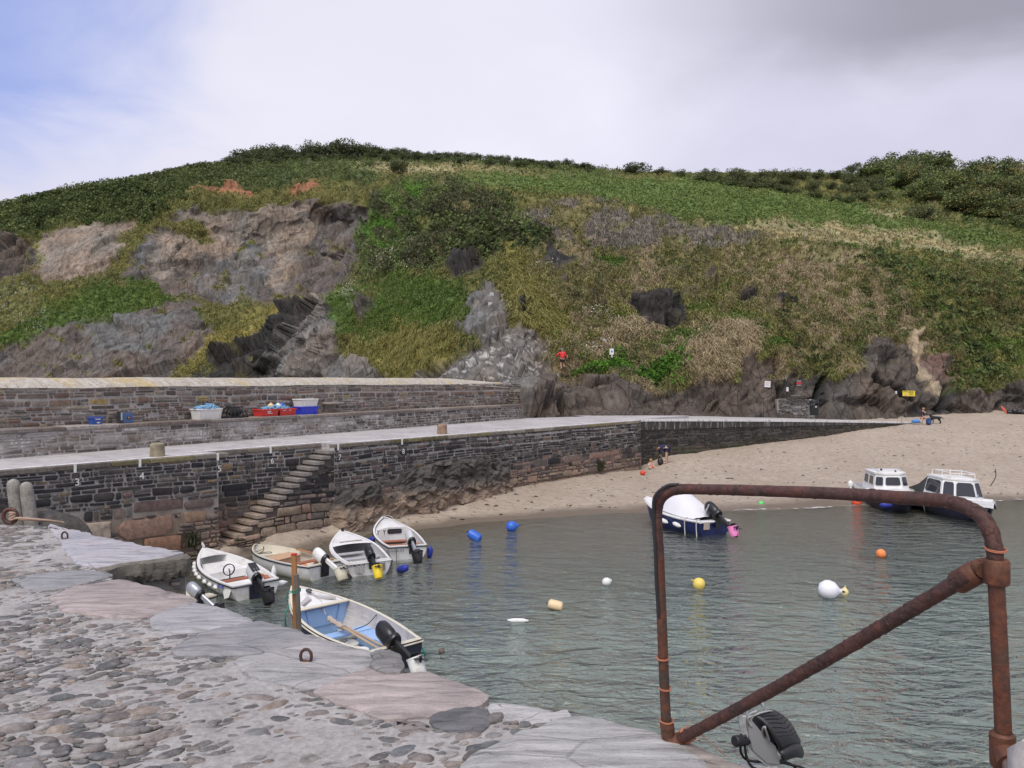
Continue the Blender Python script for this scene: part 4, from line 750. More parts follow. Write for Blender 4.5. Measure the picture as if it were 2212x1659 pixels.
def hole_unused(x, z):
    if ST0 - S_L < x < ST1 - S_L: return z > .05 + (x - (ST0 - S_L)) / (ST1 - ST0) * 3.0 - .1
    if ROCKX[0] < x < ROCKX[1]:
        f = (x - ROCKX[0]) / (ROCKX[1] - ROCKX[0]); return z < [1.75, 2.1, 2.3, 2.45, 2.3, 2.15, 2.0][min(6, int(f * 7))] - (.45 if .22 < f < .30 else 0) * 2
    return False
def rocktop(x):
    f = (x + S_L * 0 - ROCKX[0]) / (ROCKX[1] - ROCKX[0]); return -.3 if f < 0 or f > 1 else float(np.interp(f, [0, .06, .2, .23, .31, .34, .55, .8, .85, 1], [1.2, 1.65, 1.9, .9, .9, 2.05, 2.4, 2.3, 2.05, 2.0]))
l0, l1 = ST0 - S_L, ST1 - S_L
for (xa, xb, za, zb_, sd_) in ((0, l0, lambda x: -.3, lambda x: ZD - .17, 11), (l0 + .25, l1, lambda x: -.1, lambda x: .12 + (x - l0 - .3) / (l1 - l0) * 3.0, 15), (l1, S_END - S_L, rocktop, lambda x: ZD - .17, 16)):
    V, Fq, C = rub(xb - xa, lambda x: za(x + xa), lambda x: zb_(x + xa), sd_, .10, .24, .22, .62, col_quay, [(q[0] - xa, *q[1:]) for q in BIG if xa <= q[0] < xb - .3] if sd_ == 11 else ())
    V[:, 2] += np.clip(1.9 - V[:, 1], 0, 3) * .05
    wall_child(place_wall(V, qpt(S_L + xa), QD), Fq, C, quay)
V, Fq, C = rub(ST1 - ST0, lambda x: .1 + x / (ST1 - ST0) * 3.0, lambda x: ZD - .17, 12, .11, .25, .25, .6, col_quay)
wall_child(place_wall(V, qpt(ST0, 0, -REC), QD), Fq, C, quay)
# end face towards the slip
V, Fq, C = rub(1.2, lambda x: .4, lambda x: ZD - .17, 13, .12, .26, .25, .6, col_quay)
wall_child(place_wall(V, e1, (.25, 1.3)), Fq, C, quay)
# steps
NST = 16; mat_step = vcol('step_stone', .85, 5, .35, .5, .02); rise = (ZD - .25 - .28) / NST; go = (ST1 - ST0 - .35) / NST
for i in range(NST):
    z1 = .28 + rise * (i + 1); s0 = ST0 + .30 + go * i; mb = MB(); lo = 1 - sst(z1, .9, 2.0)
    mb.col = tuple(np.array((.22, .20, .185)) * (1 - lo) + np.array((.38, .30, .235)) * lo)
    L = ST1 - s0 if i == NST - 1 else go + .10
    mb.box(qpt(s0 + L / 2, z1 - .06, -REC / 2 + .03), (L, REC + .08 + random.uniform(0, .03), .12), Euler((0, 0, math.atan2(QD.y, QD.x))), .008)
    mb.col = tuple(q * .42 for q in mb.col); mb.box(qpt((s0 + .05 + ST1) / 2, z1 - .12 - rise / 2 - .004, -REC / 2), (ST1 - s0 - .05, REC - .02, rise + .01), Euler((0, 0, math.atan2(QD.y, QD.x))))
    st = mb.build('step', mat_step, quay, True, quay.location)
# bedrock that the quay is built on
nx, nz = 260, 80; X = np.linspace(ROCKX[0] - .1, ROCKX[1] + .05, nx); f = np.linspace(0, 1, nz)
topz = np.interp((X - ROCKX[0]) / (ROCKX[1] - ROCKX[0]), [0, .06, .2, .24, .3, .34, .55, .8, .85, 1], [1.3, 1.75, 2.0, 1.35, 1.35, 2.15, 2.5, 2.4, 2.15, 2.1])
XX, FF = np.meshgrid(X, f, indexing='ij'); ZZ = -.35 + (topz[:, None] + .35) * FF
q3 = np.stack([XX.ravel(), ZZ.ravel(), 0 * ZZ.ravel()], 1); bd = np.stack([XX.ravel() * .9 + ZZ.ravel() * .6, ZZ.ravel() * 3 - XX.ravel() * 1.6, 0 * XX.ravel()], 1)
oo = .12 + .55 * (1 - FF.ravel()) ** .8 + (ridged(q3 * .55, 4, 71) * .28 + ridged(bd * np.array([.25, 1.0, 1]), 4, 73) * .16 + np.minimum(0, ridged(q3 * np.array([.9, .35, 1]), 3, 79)) * .25); oo = oo * .8 + facets(np.stack([XX.ravel() / .9 + ZZ.ravel() * .5, ZZ.ravel() / .5 - XX.ravel() * .4, oo], 1), 5) * .22 + facets(np.stack([XX.ravel() / .35, ZZ.ravel() / .2 - XX.ravel() * .7, oo], 1), 6) * .07; oo *= np.repeat(sst(np.minimum(X - X[0], X[-1] - X), 0, .5)[:, None], nz, 1).ravel() * .8 + .2; oo = np.where(FF.ravel() > .97, -.05, oo)
zz = ZZ.ravel() + fbm(q3 * 2, 3, 75) * .25; lowc = (1 - sst(zz, .7, 1.5))[:, None]; C = np.array([.085, .078, .071]) * (1 - lowc) + np.array([.26, .195, .145]) * lowc; C = C * (1 + .5 * fbm(q3 * 1.7, 3, 77)[:, None])
i_ = np.arange(nx * nz).reshape(nx, nz); Fq = np.stack([i_[:-1, :-1], i_[1:, :-1], i_[1:, 1:], i_[:-1, 1:]], -1).reshape(-1, 4)
wall_child(place_wall(np.stack([XX.ravel(), ZZ.ravel(), oo], 1), qpt(S_L), QD), Fq, C, quay, 'bedrock', mat_rock)
# white painted berth marks and numbers
mat_white = simple('white_mark', (.72, .72, .70), .8, var=.1)
def text_mesh(txt, size, mat, parent, M, name='lettering', ext=.004, align='CENTER'):
    cu = bpy.data.curves.new('tmp', 'FONT'); cu.body = txt; cu.size = size; cu.extrude = ext; cu.align_x = align; cu.resolution_u = 2
    to = bpy.data.objects.new('tmp', cu); COL.objects.link(to); dg = bpy.context.evaluated_depsgraph_get(); me = bpy.data.meshes.new_from_object(to.evaluated_get(dg)); bpy.data.objects.remove(to); bpy.data.curves.remove(cu)
    me.transform(M); me.materials.clear(); me.materials.append(mat); me.name = name
    o = bpy.data.objects.new(name, me); COL.objects.link(o); o.parent = parent; return o
def face_M(p, right, up):
    right = Vector(right).normalized(); up = Vector(up).normalized(); n = right.cross(up); M = Matrix((right, up, n)).transposed().to_4x4(); M.translation = Vector(p); return M
for px, dgt in [(160, '3'), (300, '4'), (468, '5'), (611, '6'), (728, '7'), (866, '8')]:
    s = onquay(px); o_ = .09 if not ST0 < s < ST1 else .09 - REC
    mb = MB(); mb.box(qpt(s, ZD - .12, o_ - .015), (.07, .03, .24), Euler((0, 0, math.atan2(QD.y, QD.x)))); mb.build('berth_mark', mat_white, quay, False, quay.location)
    text_mesh(dgt, .30, mat_white, quay, Matrix.Translation(-quay.location) @ face_M(qpt(s + .05, ZD - .62, o_ + .015), (QD.x, QD.y, 0), (0, 0, 1)), 'berth_number')

# ---- ledge wall and parapet at the back of the pier
LZ = 4.4; ln = Vector((DKD.y, -DKD.x)); rzk = math.atan2(DKD.y, DKD.x); LLEN = DKL + 11.2; LO = dk(-12)
def lpt(s, z, out=0): p = dk(s - 12); return Vector((p.x + ln.x * out, p.y + ln.y * out, z))
ledge = thing('ledge_wall', 'low rubble ledge wall with a bench like stone top along the back of the pier', 'wall', lpt(20, ZD - .02))
solid('ledge_core', [lpt(0, 0), lpt(LLEN, 0), lpt(LLEN, 0, -1.0), lpt(0, 0, -1.0)], 3.2, LZ - .12, mort_para, ledge)
def col_ledge(x, z, rg): return pick(rg, (.204,.174,.144), (.264,.240,.216), (.156,.132,.114), (.324,.300,.282), (.228,.198,.168), (.120,.102,.090)) if x < 26 else pick(rg, (.084,.074,.067), (.120,.106,.094), (.156,.132,.114), (.204,.180,.156))
V, Fq, C = rub(LLEN, lambda x: ZD - .05, lambda x: LZ - .12, 21, .09, .2, .18, .5, col_ledge, out=.035); lw_ = sst(fbm(V * np.array([1.1, 2.5, 0]), 4, 88), .0, .3)[:, None] * (V[:, :1] < 30) * .8; C = C * (1 - lw_) + np.array([.50, .48, .46]) * lw_; wall_child(place_wall(V, LO, DKD), Fq, C, ledge)
mb = MB(); rg = random.Random(9); s = 0
while s < LLEN - .05:
    w = min(rg.uniform(.8, 2.2), LLEN - s); kf = rg.uniform(.75, 1.3); mb.col = tuple(q * kf for q in rg.choice([(.21,.175,.15),(.17,.14,.12),(.26,.235,.215)])); mb.box(lpt(s + w / 2, LZ - .06, -.44), (w - .02, 1.0 + rg.uniform(0, .06), .12 + rg.uniform(0, .012)), Euler((0, 0, rzk)), .02); s += w
mb.build('ledge_top', mat_stone, ledge, True, ledge.location)
para = thing('parapet_wall', 'high rubble parapet wall with a sloping lichened coping along the seaward side of the pier', 'wall', lpt(20, LZ, -1.0))
PO = -.95; PH = 5.72
solid('parapet_core', [lpt(0, 0, PO), lpt(LLEN, 0, PO), lpt(LLEN, 0, PO - 1.5), lpt(0, 0, PO - 1.5)], -1.2, PH - .02, mort_para, para)
def ptop(x): return PH - .02 - .25 * float(sst(np.array(x), LLEN - 5, LLEN))
V, Fq, C = rub(LLEN, lambda x: LZ - .02, lambda x: PH - .02, 22, .09, .21, .2, .62, col_para, out=.04); wall_child(place_wall(V, lpt(0, 0, PO), DKD), Fq, C, para)
V, Fq, C = rub(2.4, lambda x: 3.4, lambda x: PH - .02, 23, .1, .22, .2, .55, col_para); wall_child(place_wall(V, lpt(LLEN, 0, 0), (-ln.x, -ln.y)), Fq, C, para)
mat_cope, nt, b = base_mat('coping_lichen'); t = nd(nt, 'ShaderNodeTexCoord').outputs['Object']
br_ = nd(nt, 'ShaderNodeTexBrick', Vector=nd(nt, 'ShaderNodeMapping', Vector=t, Rotation=(0, 0, -rzk - R(8))).outputs[0], Scale=1.0, Mortar_Size=.012, Color1=(.30, .26, .20), Color2=(.44, .40, .33), Mortar=(.5, .48, .45), Brick_Width=.11, Row_Height=.6)
n = nd(nt, 'ShaderNodeTexNoise', Vector=t, Scale=.8, Detail=6.0, Roughness=.7).outputs[0]; n2 = nd(nt, 'ShaderNodeTexNoise', Vector=t, Scale=6.0, Detail=5.0).outputs[0]
c = mixc(nt, nd(nt, 'ShaderNodeMapRange', Value=n, From_Min=.5, From_Max=.64, To_Max=.8).outputs[0], br_.outputs[0], (.46, .34, .12)); c = mixc(nt, nd(nt, 'ShaderNodeMapRange', Value=n2, From_Min=.5, From_Max=.68, To_Max=.8).outputs[0], c, (.56, .53, .48))
setc(nt, b, Base_Color=c, Roughness=.9, Normal=bump(nt, mth(nt, 'ADD', br_.outputs[1], n2), .5, .03))
nS, nW = 90, 9; Vc = []; rg = random.Random(4)
for i in range(nS + 1):
    s = LLEN * i / nS; dz = -.28 * float(sst(np.array(s), LLEN - 6, LLEN)) ; hw = float(vnoise(np.array([[s * .4, 0, 0]]), 3)[0]) * .05
    for j in range(nW + 1):
        f_ = j / nW; Vc.append(lpt(s, PH + dz + hw + .30 * math.sin(f_ * math.pi * .62) - (.05 if j == 0 else 0), PO + .05 - 1.15 * f_) + Vector((0, 0, rg.uniform(-.008, .008))))
    Vc.append(lpt(s, PH - .3, PO - 1.1))
nW1 = nW + 2; ii = np.arange((nS + 1) * nW1).reshape(nS + 1, nW1); Fq = np.stack([ii[:-1, :-1], ii[1:, :-1], ii[1:, 1:], ii[:-1, 1:]], -1).reshape(-1, 4)
o = mesh_np('coping', np.array([tuple(v) for v in Vc]) - np.array(para.location), Fq, mat_cope, None, para)
# narrow stone shelf that juts from the parapet
mb = MB(); mb.col = (.24, .21, .19)
k_ = (712 - CX) / F; base0 = lpt(0, 0, PO); s_sh = (k_ * base0.y - base0.x) / (DKD.x - k_ * DKD.y); mb.box(lpt(s_sh, 4.83, PO + .22), (1.05, .5, .13), Euler((0, 0, rzk)), .05); mb.build('jutting_stone', mat_stone, para, True, para.location)
def lsx(px, out):      # distance along the ledge that shows at px
    b0 = lpt(0, 0, out); k = (px - CX) / F; return (k * b0.y - b0.x) / (DKD.x - k * DKD.y)

# ---- slipway
SA = Vector((e1.x + .1, e1.y + .75, 0)); SB = Vector((32.96, 64.0, 0)); SLD = (SB - SA).normalized(); SLL = (SB - SA).length; sn = Vector((SLD.y, -SLD.x, 0))
def slz(s): return ZD - .02 - (1.02) * float(np.clip(s / SLL, 0, 1.2)) ** 1.15
slip = thing('slipway', 'long concrete slipway with a dark seaweed stained side wall running down to the sand', 'slipway', (SA.x + SLD.x * 12, SA.y + SLD.y * 12, 1.2))
mat_slip = simple('slip_concrete', (.40, .385, .37), .85, var=.3, scale=3.0, bmp=.2, dirt=(.27, .25, .235), dscale=1.3)
mb = MB(); n_ = 24; SW = 5.0
pts = []
for i in range(n_ + 1):
    s = (SLL + 1.5) * i / n_; a = SA + SLD * s; z = slz(s); c2 = a - sn * (SW + 3.0); pts.append([(a.x, a.y, z), (c2.x, c2.y, z - .02), (a.x, a.y, z - 3), (c2.x, c2.y, z - 3)])
for i in range(n_):
    A, B = pts[i], pts[i + 1]; mb.mi = 0; mb.add([A[0], B[0], B[1], A[1]], [(0, 1, 2, 3)]); mb.mi = 1; mb.add([A[0], B[0], A[2], B[2]], [(2, 3, 1, 0)])
mb.build('slip_deck', [mat_slip, simple('slip_mortar', (.10, .092, .082), .9, var=.4, scale=2.5)], slip, False, slip.location)
def col_slip(x, z, rg): return pick(rg, (.028,.027,.028), (.04,.038,.036), (.055,.05,.045), (.035,.031,.028), (.075,.065,.055)) if z > .25 else pick(rg, (.075,.06,.045), (.06,.05,.035), (.05,.052,.03))
base_s = lambda s: sand_z(SA.x + SLD.x * s + sn.x * .3, SA.y + SLD.y * s + sn.y * .3) - .25
V, Fq, C = rub(SLL, lambda s: base_s(s), lambda s: slz(s) - .5 * (1 - s / SLL) - .12, 31, .1, .2, .25, .7, lambda x, z, rg: col_slip(x, z - base_s(x) - .45, rg), out=.05); wall_child(place_wall(V, SA, (SLD.x, SLD.y)), Fq, C, slip)
mb = MB(); rg = random.Random(8)
for i in range(40):
    s0 = SLL * i / 40; s1 = SLL * (i + 1) / 40; a = SA + SLD * s0 + sn * .07; b_ = SA + SLD * s1 + sn * .07; h0 = .5 * (1 - s0 / SLL) + .13; h1 = .5 * (1 - s1 / SLL) + .13
    mb.mi = 0; mb.add([(a.x, a.y, slz(s0) - h0), (b_.x, b_.y, slz(s1) - h1), (b_.x, b_.y, slz(s1) - .10), (a.x, a.y, slz(s0) - .10)], [(0, 1, 2, 3)])
    a = a + sn * .02; b_ = b_ + sn * .02; mb.mi = 1; mb.add([(a.x, a.y, slz(s0) - .10), (b_.x, b_.y, slz(s1) - .10), (b_.x, b_.y, slz(s1) + .03), (a.x, a.y, slz(s0) + .03), (a.x - sn.x * .45, a.y - sn.y * .45, slz(s0) + .03), (b_.x - sn.x * .45, b_.y - sn.y * .45, slz(s1) + .03)], [(0, 1, 2, 3), (3, 2, 5, 4)])
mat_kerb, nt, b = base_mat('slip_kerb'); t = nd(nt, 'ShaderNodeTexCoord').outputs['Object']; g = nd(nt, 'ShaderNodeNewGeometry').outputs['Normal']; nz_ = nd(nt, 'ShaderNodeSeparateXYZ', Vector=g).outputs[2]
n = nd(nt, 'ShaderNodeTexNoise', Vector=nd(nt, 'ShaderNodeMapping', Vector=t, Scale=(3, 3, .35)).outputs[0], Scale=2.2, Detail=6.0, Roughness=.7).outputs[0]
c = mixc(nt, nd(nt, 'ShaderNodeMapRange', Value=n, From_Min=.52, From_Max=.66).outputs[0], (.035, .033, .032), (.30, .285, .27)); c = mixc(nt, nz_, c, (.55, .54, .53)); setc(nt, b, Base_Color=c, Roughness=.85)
mb.build('slip_kerb', [mat_kerb, mat_paint], slip, False, slip.location)
# ---- bollards on the walkway
mat_boll = vcol('bollard_stone', .85, 5, .45, .5, .03)
for px, py, h_, r_, c, lab in [(340, 986, .43, .235, (.25,.215,.15), 'squat round granite bollard on the quay edge above the first steps'), (955, 937, .43, .235, (.27,.185,.13), 'squat reddish granite bollard farther along the quay')]:
    p = G(px, py, ZD); mb = MB(); mb.col = c; mb.lathe([(r_, -.02), (r_ * .97, h_ * .25), (r_ * .93, h_ * .6), (r_ * .96, h_ * .8), (r_ * .9, h_ * .93), (r_ * .65, h_), (.02, h_ + .02)], None, 18)
    o = mb.build('mooring_bollard', mat_boll); o.location = p; tag(o, lab, 'bollard', None)
# ================================================================ near quay the photographer stands on
NZ = 4.4
EDGE = [(-900,1085),(-200,1118),(0,1133),(60,1134),(110,1138),(145,1144),(165,1148),(240,1168),(300,1181),(360,1190),(402,1197),(400,1205),(330,1214),(262,1222),(205,1236),(233,1246),(290,1262),(340,1279),(390,1292),(415,1302),(470,1318),(530,1337),(585,1352),(640,1372),(690,1385),(740,1401),(800,1418),(846,1424),(862,1440),(876,1458),(925,1461),(960,1474),(993,1487),(1030,1497),(1048,1507),(1063,1520),(1121,1524),(1150,1531),(1176,1542),(1206,1554),(1213,1563),(1286,1569),(1341,1582),(1401,1596),(1440,1608),(1479,1622),(1525,1641),(1594,1659),(1690,1690),(1900,1745)]
ew = [G(x, y, NZ) for x, y in EDGE]
near_poly = [(p.x, p.y) for p in ew] + [(2.3, 2.1), (6, .2), (6, -6), (-16, -6), (-16, 10.5)]
nq = thing('near_quay', 'near stone quay of cobbles set in mortar with big flat edge slabs', 'quay', (-2, 3, NZ))
nqo = np.array(nq.location)
mat_nqw = mortar_mat('near_quay_mortar', [(0, (.10, .085, .07)), (.5, (.16, .145, .13)), (1, (.24, .225, .21))], .2, 4.4)
mb = MB(); mb.prism([(x - nqo[0], y - nqo[1]) for x, y in near_poly], -3.2 - NZ, -.05); mb.build('quay_core', mat_nqw, nq, smooth=False)
# rubble on the harbour face
def col_near(x, z, rg): return pick(rg, (.07,.062,.057), (.10,.09,.082), (.13,.115,.10), (.16,.145,.13), (.055,.05,.047))
for i in range(5, len(ew) - 1):
    a, b_ = ew[i], ew[i + 1]; L = math.hypot(b_.x - a.x, b_.y - a.y)
    if L < .16 or i > 44: continue
    V, Fq, C = rub(L, lambda x: -.6, lambda x: NZ - (.17 if 10 < i < 15 else .20), 500 + i, .07, .16, .18, .5, col_near, out=.05); wall_child(place_wall(V, (a.x, a.y, 0), (b_.x - a.x, b_.y - a.y), Vector((-(b_.y - a.y), b_.x - a.x)).normalized()), Fq[:, ::-1], C, nq)
# mortar bed
xs = np.arange(-9.5, 6.0, .03); ys = np.arange(1.3, 10.2, .03); X, Y = np.meshgrid(xs, ys, indexing='ij'); ins = inpoly(X.ravel(), Y.ravel(), near_poly).reshape(X.shape)
p3 = np.stack([X.ravel(), Y.ravel(), 0 * X.ravel()], 1); zz = NZ + fbm(p3 / .9, 3, 81) * .018 + fbm(p3 / .14, 4, 83) * .022
i_ = np.arange(X.size).reshape(X.shape); Fq = np.stack([i_[:-1, :-1], i_[1:, :-1], i_[1:, 1:], i_[:-1, 1:]], -1); okf = ins[:-1, :-1] & ins[1:, :-1] & ins[1:, 1:] & ins[:-1, 1:]; Fq = Fq[okf]
mat_mort, nt, b = base_mat('deck_mortar'); t = nd(nt, 'ShaderNodeTexCoord').outputs['Object']
n = nd(nt, 'ShaderNodeTexNoise', Vector=t, Scale=2.0, Detail=8.0, Roughness=.7).outputs[0]; n2 = nd(nt, 'ShaderNodeTexNoise', Vector=t, Scale=28.0, Detail=6.0, Roughness=.75).outputs[0]
c = mixc(nt, nd(nt, 'ShaderNodeMapRange', Value=n, From_Min=.32, From_Max=.66).outputs[0], (.33, .315, .30), (.49, .475, .455)); c = mixc(nt, nd(nt, 'ShaderNodeMapRange', Value=n2, From_Min=.35, From_Max=.65).outputs[0], mixc(nt, 1.0, c, (.62, .6, .6), 'MULTIPLY'), c)
setc(nt, b, Base_Color=c, Roughness=.92, Normal=bump(nt, n2, .7, .012))
used = np.zeros(X.size, bool); used[Fq.ravel()] = True; rem = -np.ones(X.size, int); rem[used] = np.arange(used.sum())
mesh_np('mortar_bed', np.stack([X.ravel(), Y.ravel(), zz], 1)[used] - nqo, rem[Fq], mat_mort, None, nq)
# edge slabs
SL = [([(100,1141),(165,1149),(240,1169),(300,1182),(360,1191),(401,1198),(330,1213),(262,1221),(200,1232),(165,1222),(140,1190)], (0.492,0.482,0.514), .030),
 ([(30,1253),(120,1242),(200,1237),(235,1247),(190,1258),(110,1276),(70,1272)], (0.356,0.354,0.355), .022), ([(118,1300),(150,1280),(240,1262),(290,1263),(340,1280),(388,1293),(416,1304),(330,1332),(250,1336),(170,1326)], (0.474,0.400,0.375), .026),
 ([(335,1340),(420,1306),(470,1320),(530,1339),(545,1347),(480,1362),(400,1368),(338,1358)], (0.458,0.451,0.457), .026), ([(392,1404),(450,1372),(560,1350),(640,1374),(690,1387),(560,1415),(470,1422),(400,1420)], (0.371,0.365,0.370), .030),
 ([(530,1430),(600,1416),(695,1390),(745,1403),(800,1420),(792,1442),(735,1468),(680,1490),(600,1475),(545,1458)], (0.465,0.455,0.450), .028), ([(802,1424),(846,1427),(876,1459),(850,1468),(815,1452)], (0.295,0.287,0.279), .05),
 ([(690,1500),(740,1475),(800,1450),(850,1470),(925,1464),(993,1490),(1047,1509),(1010,1537),(940,1548),(850,1552),(760,1530)], (0.506,0.434,0.409), .028), ([(938,1548),(1000,1534),(1062,1550),(1030,1577),(955,1572)], (0.185,0.185,0.192), .022),
 ([(1064,1523),(1121,1527),(1176,1544),(1205,1556),(1190,1563),(1130,1556),(1068,1543)], (0.590,0.583,0.577), .020), ([(1045,1625),(1120,1598),(1213,1567),(1286,1572),(1341,1585),(1401,1599),(1440,1611),(1500,1650),(1560,1720),(1400,1760),(1100,1740),(1010,1670)], (0.532,0.526,0.510), .026),
 ([(1446,1612),(1479,1624),(1525,1643),(1594,1661),(1680,1690),(1600,1730),(1520,1680)], (0.460,0.400,0.358), .022), ([(860,1565),(900,1560),(935,1575),(890,1585)], (0.311,0.277,0.260), .016)]
mat_slab, nt, b = base_mat('slate_slab'); t = nd(nt, 'ShaderNodeTexCoord').outputs['Object']; a = nd(nt, 'ShaderNodeAttribute', dict(attribute_name='col')).outputs['Color']
tm = nd(nt, 'ShaderNodeMapping', Vector=t, Rotation=(0, 0, R(-28)), Scale=(.9, 4.5, 1)).outputs[0]
n = nd(nt, 'ShaderNodeTexNoise', Vector=tm, Scale=3.2, Detail=9.0, Roughness=.72, Distortion=.6).outputs[0]; n2 = nd(nt, 'ShaderNodeTexNoise', Vector=t, Scale=1.6, Detail=7.0, Roughness=.6).outputs[0]; n3 = nd(nt, 'ShaderNodeTexNoise', Vector=t, Scale=70.0, Detail=3.0).outputs[0]
ck = nd(nt, 'ShaderNodeTexVoronoi', dict(feature='DISTANCE_TO_EDGE'), Vector=nd(nt, 'ShaderNodeMapping', Vector=mixc(nt, .1, t, n2, 'ADD'), Rotation=(0, 0, R(-25)), Scale=(.8, 2.2, 1)).outputs[0], Scale=.85).outputs[0]
crk = nd(nt, 'ShaderNodeMapRange', Value=ck, From_Max=.010, To_Min=.72, To_Max=1.0).outputs[0]
lay = nd(nt, 'ShaderNodeMapRange', Value=n, From_Min=.36, From_Max=.50, To_Min=.58, To_Max=1.0).outputs[0]
k = mth(nt, 'MULTIPLY', mth(nt, 'MULTIPLY', lay, crk), nd(nt, 'ShaderNodeMapRange', Value=mth(nt, 'ADD', n2, mth(nt, 'MULTIPLY', n3, .3)), From_Min=.4, From_Max=.9, To_Min=.7, To_Max=1.25).outputs[0])
c = nd(nt, 'ShaderNodeVectorMath', dict(operation='SCALE'), i0=mixc(nt, nd(nt, 'ShaderNodeMapRange', Value=n2, From_Min=.5, From_Max=.7, To_Max=.45).outputs[0], a, (.42, .36, .33)), Scale=k).outputs[0]
setc(nt, b, Base_Color=c, Roughness=.62, Normal=bump(nt, mth(nt, 'ADD', mth(nt, 'MULTIPLY', n, .9), mth(nt, 'ADD', mth(nt, 'MULTIPLY', crk, .5), mth(nt, 'MULTIPLY', n3, .12))), 1.0, .05))
slab_polys = []
for si, (poly, colr, hgt) in enumerate(SL):
    w = [G(x, y, NZ) for x, y in poly]; cw = sum(w, Vector()) / len(w); w = [p + (p - cw).normalized() * (.04 if si else .0) for p in w]; fine = []; rg = random.Random(si); m = len(w)
    for i in range(m):
        a_, b_ = w[i], w[(i + 1) % m]; kk = max(2, int((b_ - a_).length / .05))
        for q in range(kk):
            p = a_.lerp(b_, q / kk); fine.append(p)
    # smooth the outline a little and roughen it
    for _ in range(1): fine = [(fine[i - 1] + fine[i] * 2 + fine[(i + 1) % len(fine)]) / 4 for i in range(len(fine))]
    fine = [p + Vector(((float(vnoise(np.array([[p.x * 6, p.y * 6, si]]), 1)[0]) - .5) * .07 + rg.uniform(-.01, .01), (float(vnoise(np.array([[p.x * 6, p.y * 6, si + 9]]), 2)[0]) - .5) * .07 + rg.uniform(-.01, .01), 0)) for p in fine]
    slab_polys.append([(p.x, p.y) for p in fine])
    bm = bmesh.new(); vs_ = [bm.verts.new((p.x, p.y, NZ - (.22 if hgt > .024 and si else .05))) for p in fine]; f_ = bm.faces.new(vs_)
    if f_.normal.z < 0: f_.normal_flip()
    ex = bmesh.ops.extrude_face_region(bm, geom=[f_]); tv_ = [q for q in ex['geom'] if isinstance(q, bmesh.types.BMVert)]; tf = [q for q in ex['geom'] if isinstance(q, bmesh.types.BMFace)][0]
    for v in tv_: v.co.z = NZ + hgt + float(vnoise(np.array([[v.co.x * 2, v.co.y * 2, si]]), 5)[0] - .5) * .012 - .012
    cen = tf.calc_center_median()
    for inset, dz in ((.018, .010), (.05, .006)):
        r_ = bmesh.ops.inset_region(bm, faces=[tf], thickness=inset, depth=0, use_even_offset=True)
        for v in tf.verts: v.co.z += dz * rg.uniform(.5, 1.4)
    bmesh.ops.triangulate(bm, faces=[tf]); bmesh.ops.recalc_face_normals(bm, faces=bm.faces)
    me = bpy.data.meshes.new('edge_slab'); bm.transform(Matrix.Translation(-nq.location)); bm.to_mesh(me); bm.free(); me.materials.append(mat_slab); at = me.color_attributes.new('col', 'FLOAT_COLOR', 'POINT'); at.data.foreach_set('color', np.tile(np.array([*colr, 1], 'f'), len(me.vertices)))
    me.shade_smooth(); me.set_sharp_from_angle(angle=R(50)); so_ = bpy.data.objects.new('edge_slab', me); COL.objects.link(so_); so_.parent = nq
# thick lichened nosing slab in the notch
mb = MB(); a_, b_ = G(402, 1199, NZ), G(205, 1236, NZ); mid = (a_ + b_) / 2; L = (b_ - a_).length; ang = math.atan2(b_.y - a_.y, b_.x - a_.x); mb.col = (.16, .145, .12)
N1 = 26; V_ = []
nv_ = Vector((math.sin(ang), -math.cos(ang), 0)); nv_ = nv_ if nv_.y < 0 else -nv_
for i in range(N1 + 1):
    xi = 403 - 198 * i / N1; p = G(xi, float(np.interp(xi, [205, 262, 330, 400, 403], [1236, 1222, 1214, 1205, 1200])), NZ) + nv_ * .035; rg_ = lambda: random.uniform(-.018, .018)
    V_ += [p - nv_ * .05 + Vector((0, 0, .02)), p + nv_ * (.03 + rg_()) + Vector((0, 0, .005 + rg_() * .5)), p + nv_ * (.05 + rg_()) + Vector((0, 0, -.09 + rg_())), p + nv_ * (.03 + rg_()) + Vector((0, 0, -.155 + rg_())), p - nv_ * .06 + Vector((0, 0, -.17))]
mb.add(V_, [(i * 5 + j, i * 5 + 5 + j, i * 5 + 6 + j, i * 5 + 1 + j) for i in range(N1) for j in range(4)])
mat_nose = vcol('nosing_stone', .85, 6, .5, .8, .03, (1, 1, 4)); mb.build('nosing_slab', mat_nose, nq, True, nq.location)
# cobbles: sizes and colours vary, packed by dart throwing
bm = bmesh.new(); bmesh.ops.create_icosphere(bm, subdivisions=2, radius=1); ico = np.array([v.co[:] for v in bm.verts]); icf = np.array([[v.index for v in f.verts] for f in bm.faces]); bm.free()
inner = np.array([[p.x, p.y] for p in ew]); rg = np.random.default_rng(12)
cand = np.stack([rg.uniform(-9.4, 3.0, 130000), rg.uniform(1.6, 10.0, 130000)], 1); ok = inpoly(cand[:, 0], cand[:, 1], near_poly)
for sp in slab_polys: ok &= ~inpoly(cand[:, 0], cand[:, 1], sp)
cand = cand[ok]; seg = np.stack([inner[:-1], inner[1:]], 1)
def dedge(p):
    a = seg[:, 0]; d = seg[:, 1] - a; t = np.clip(((p - a) * d).sum(1) / ((d * d).sum(1) + 1e-9), 0, 1); return np.sqrt((((a + d * t[:, None]) - p) ** 2).sum(1)).min()
cell = {}; cob = []; kc_ = 0
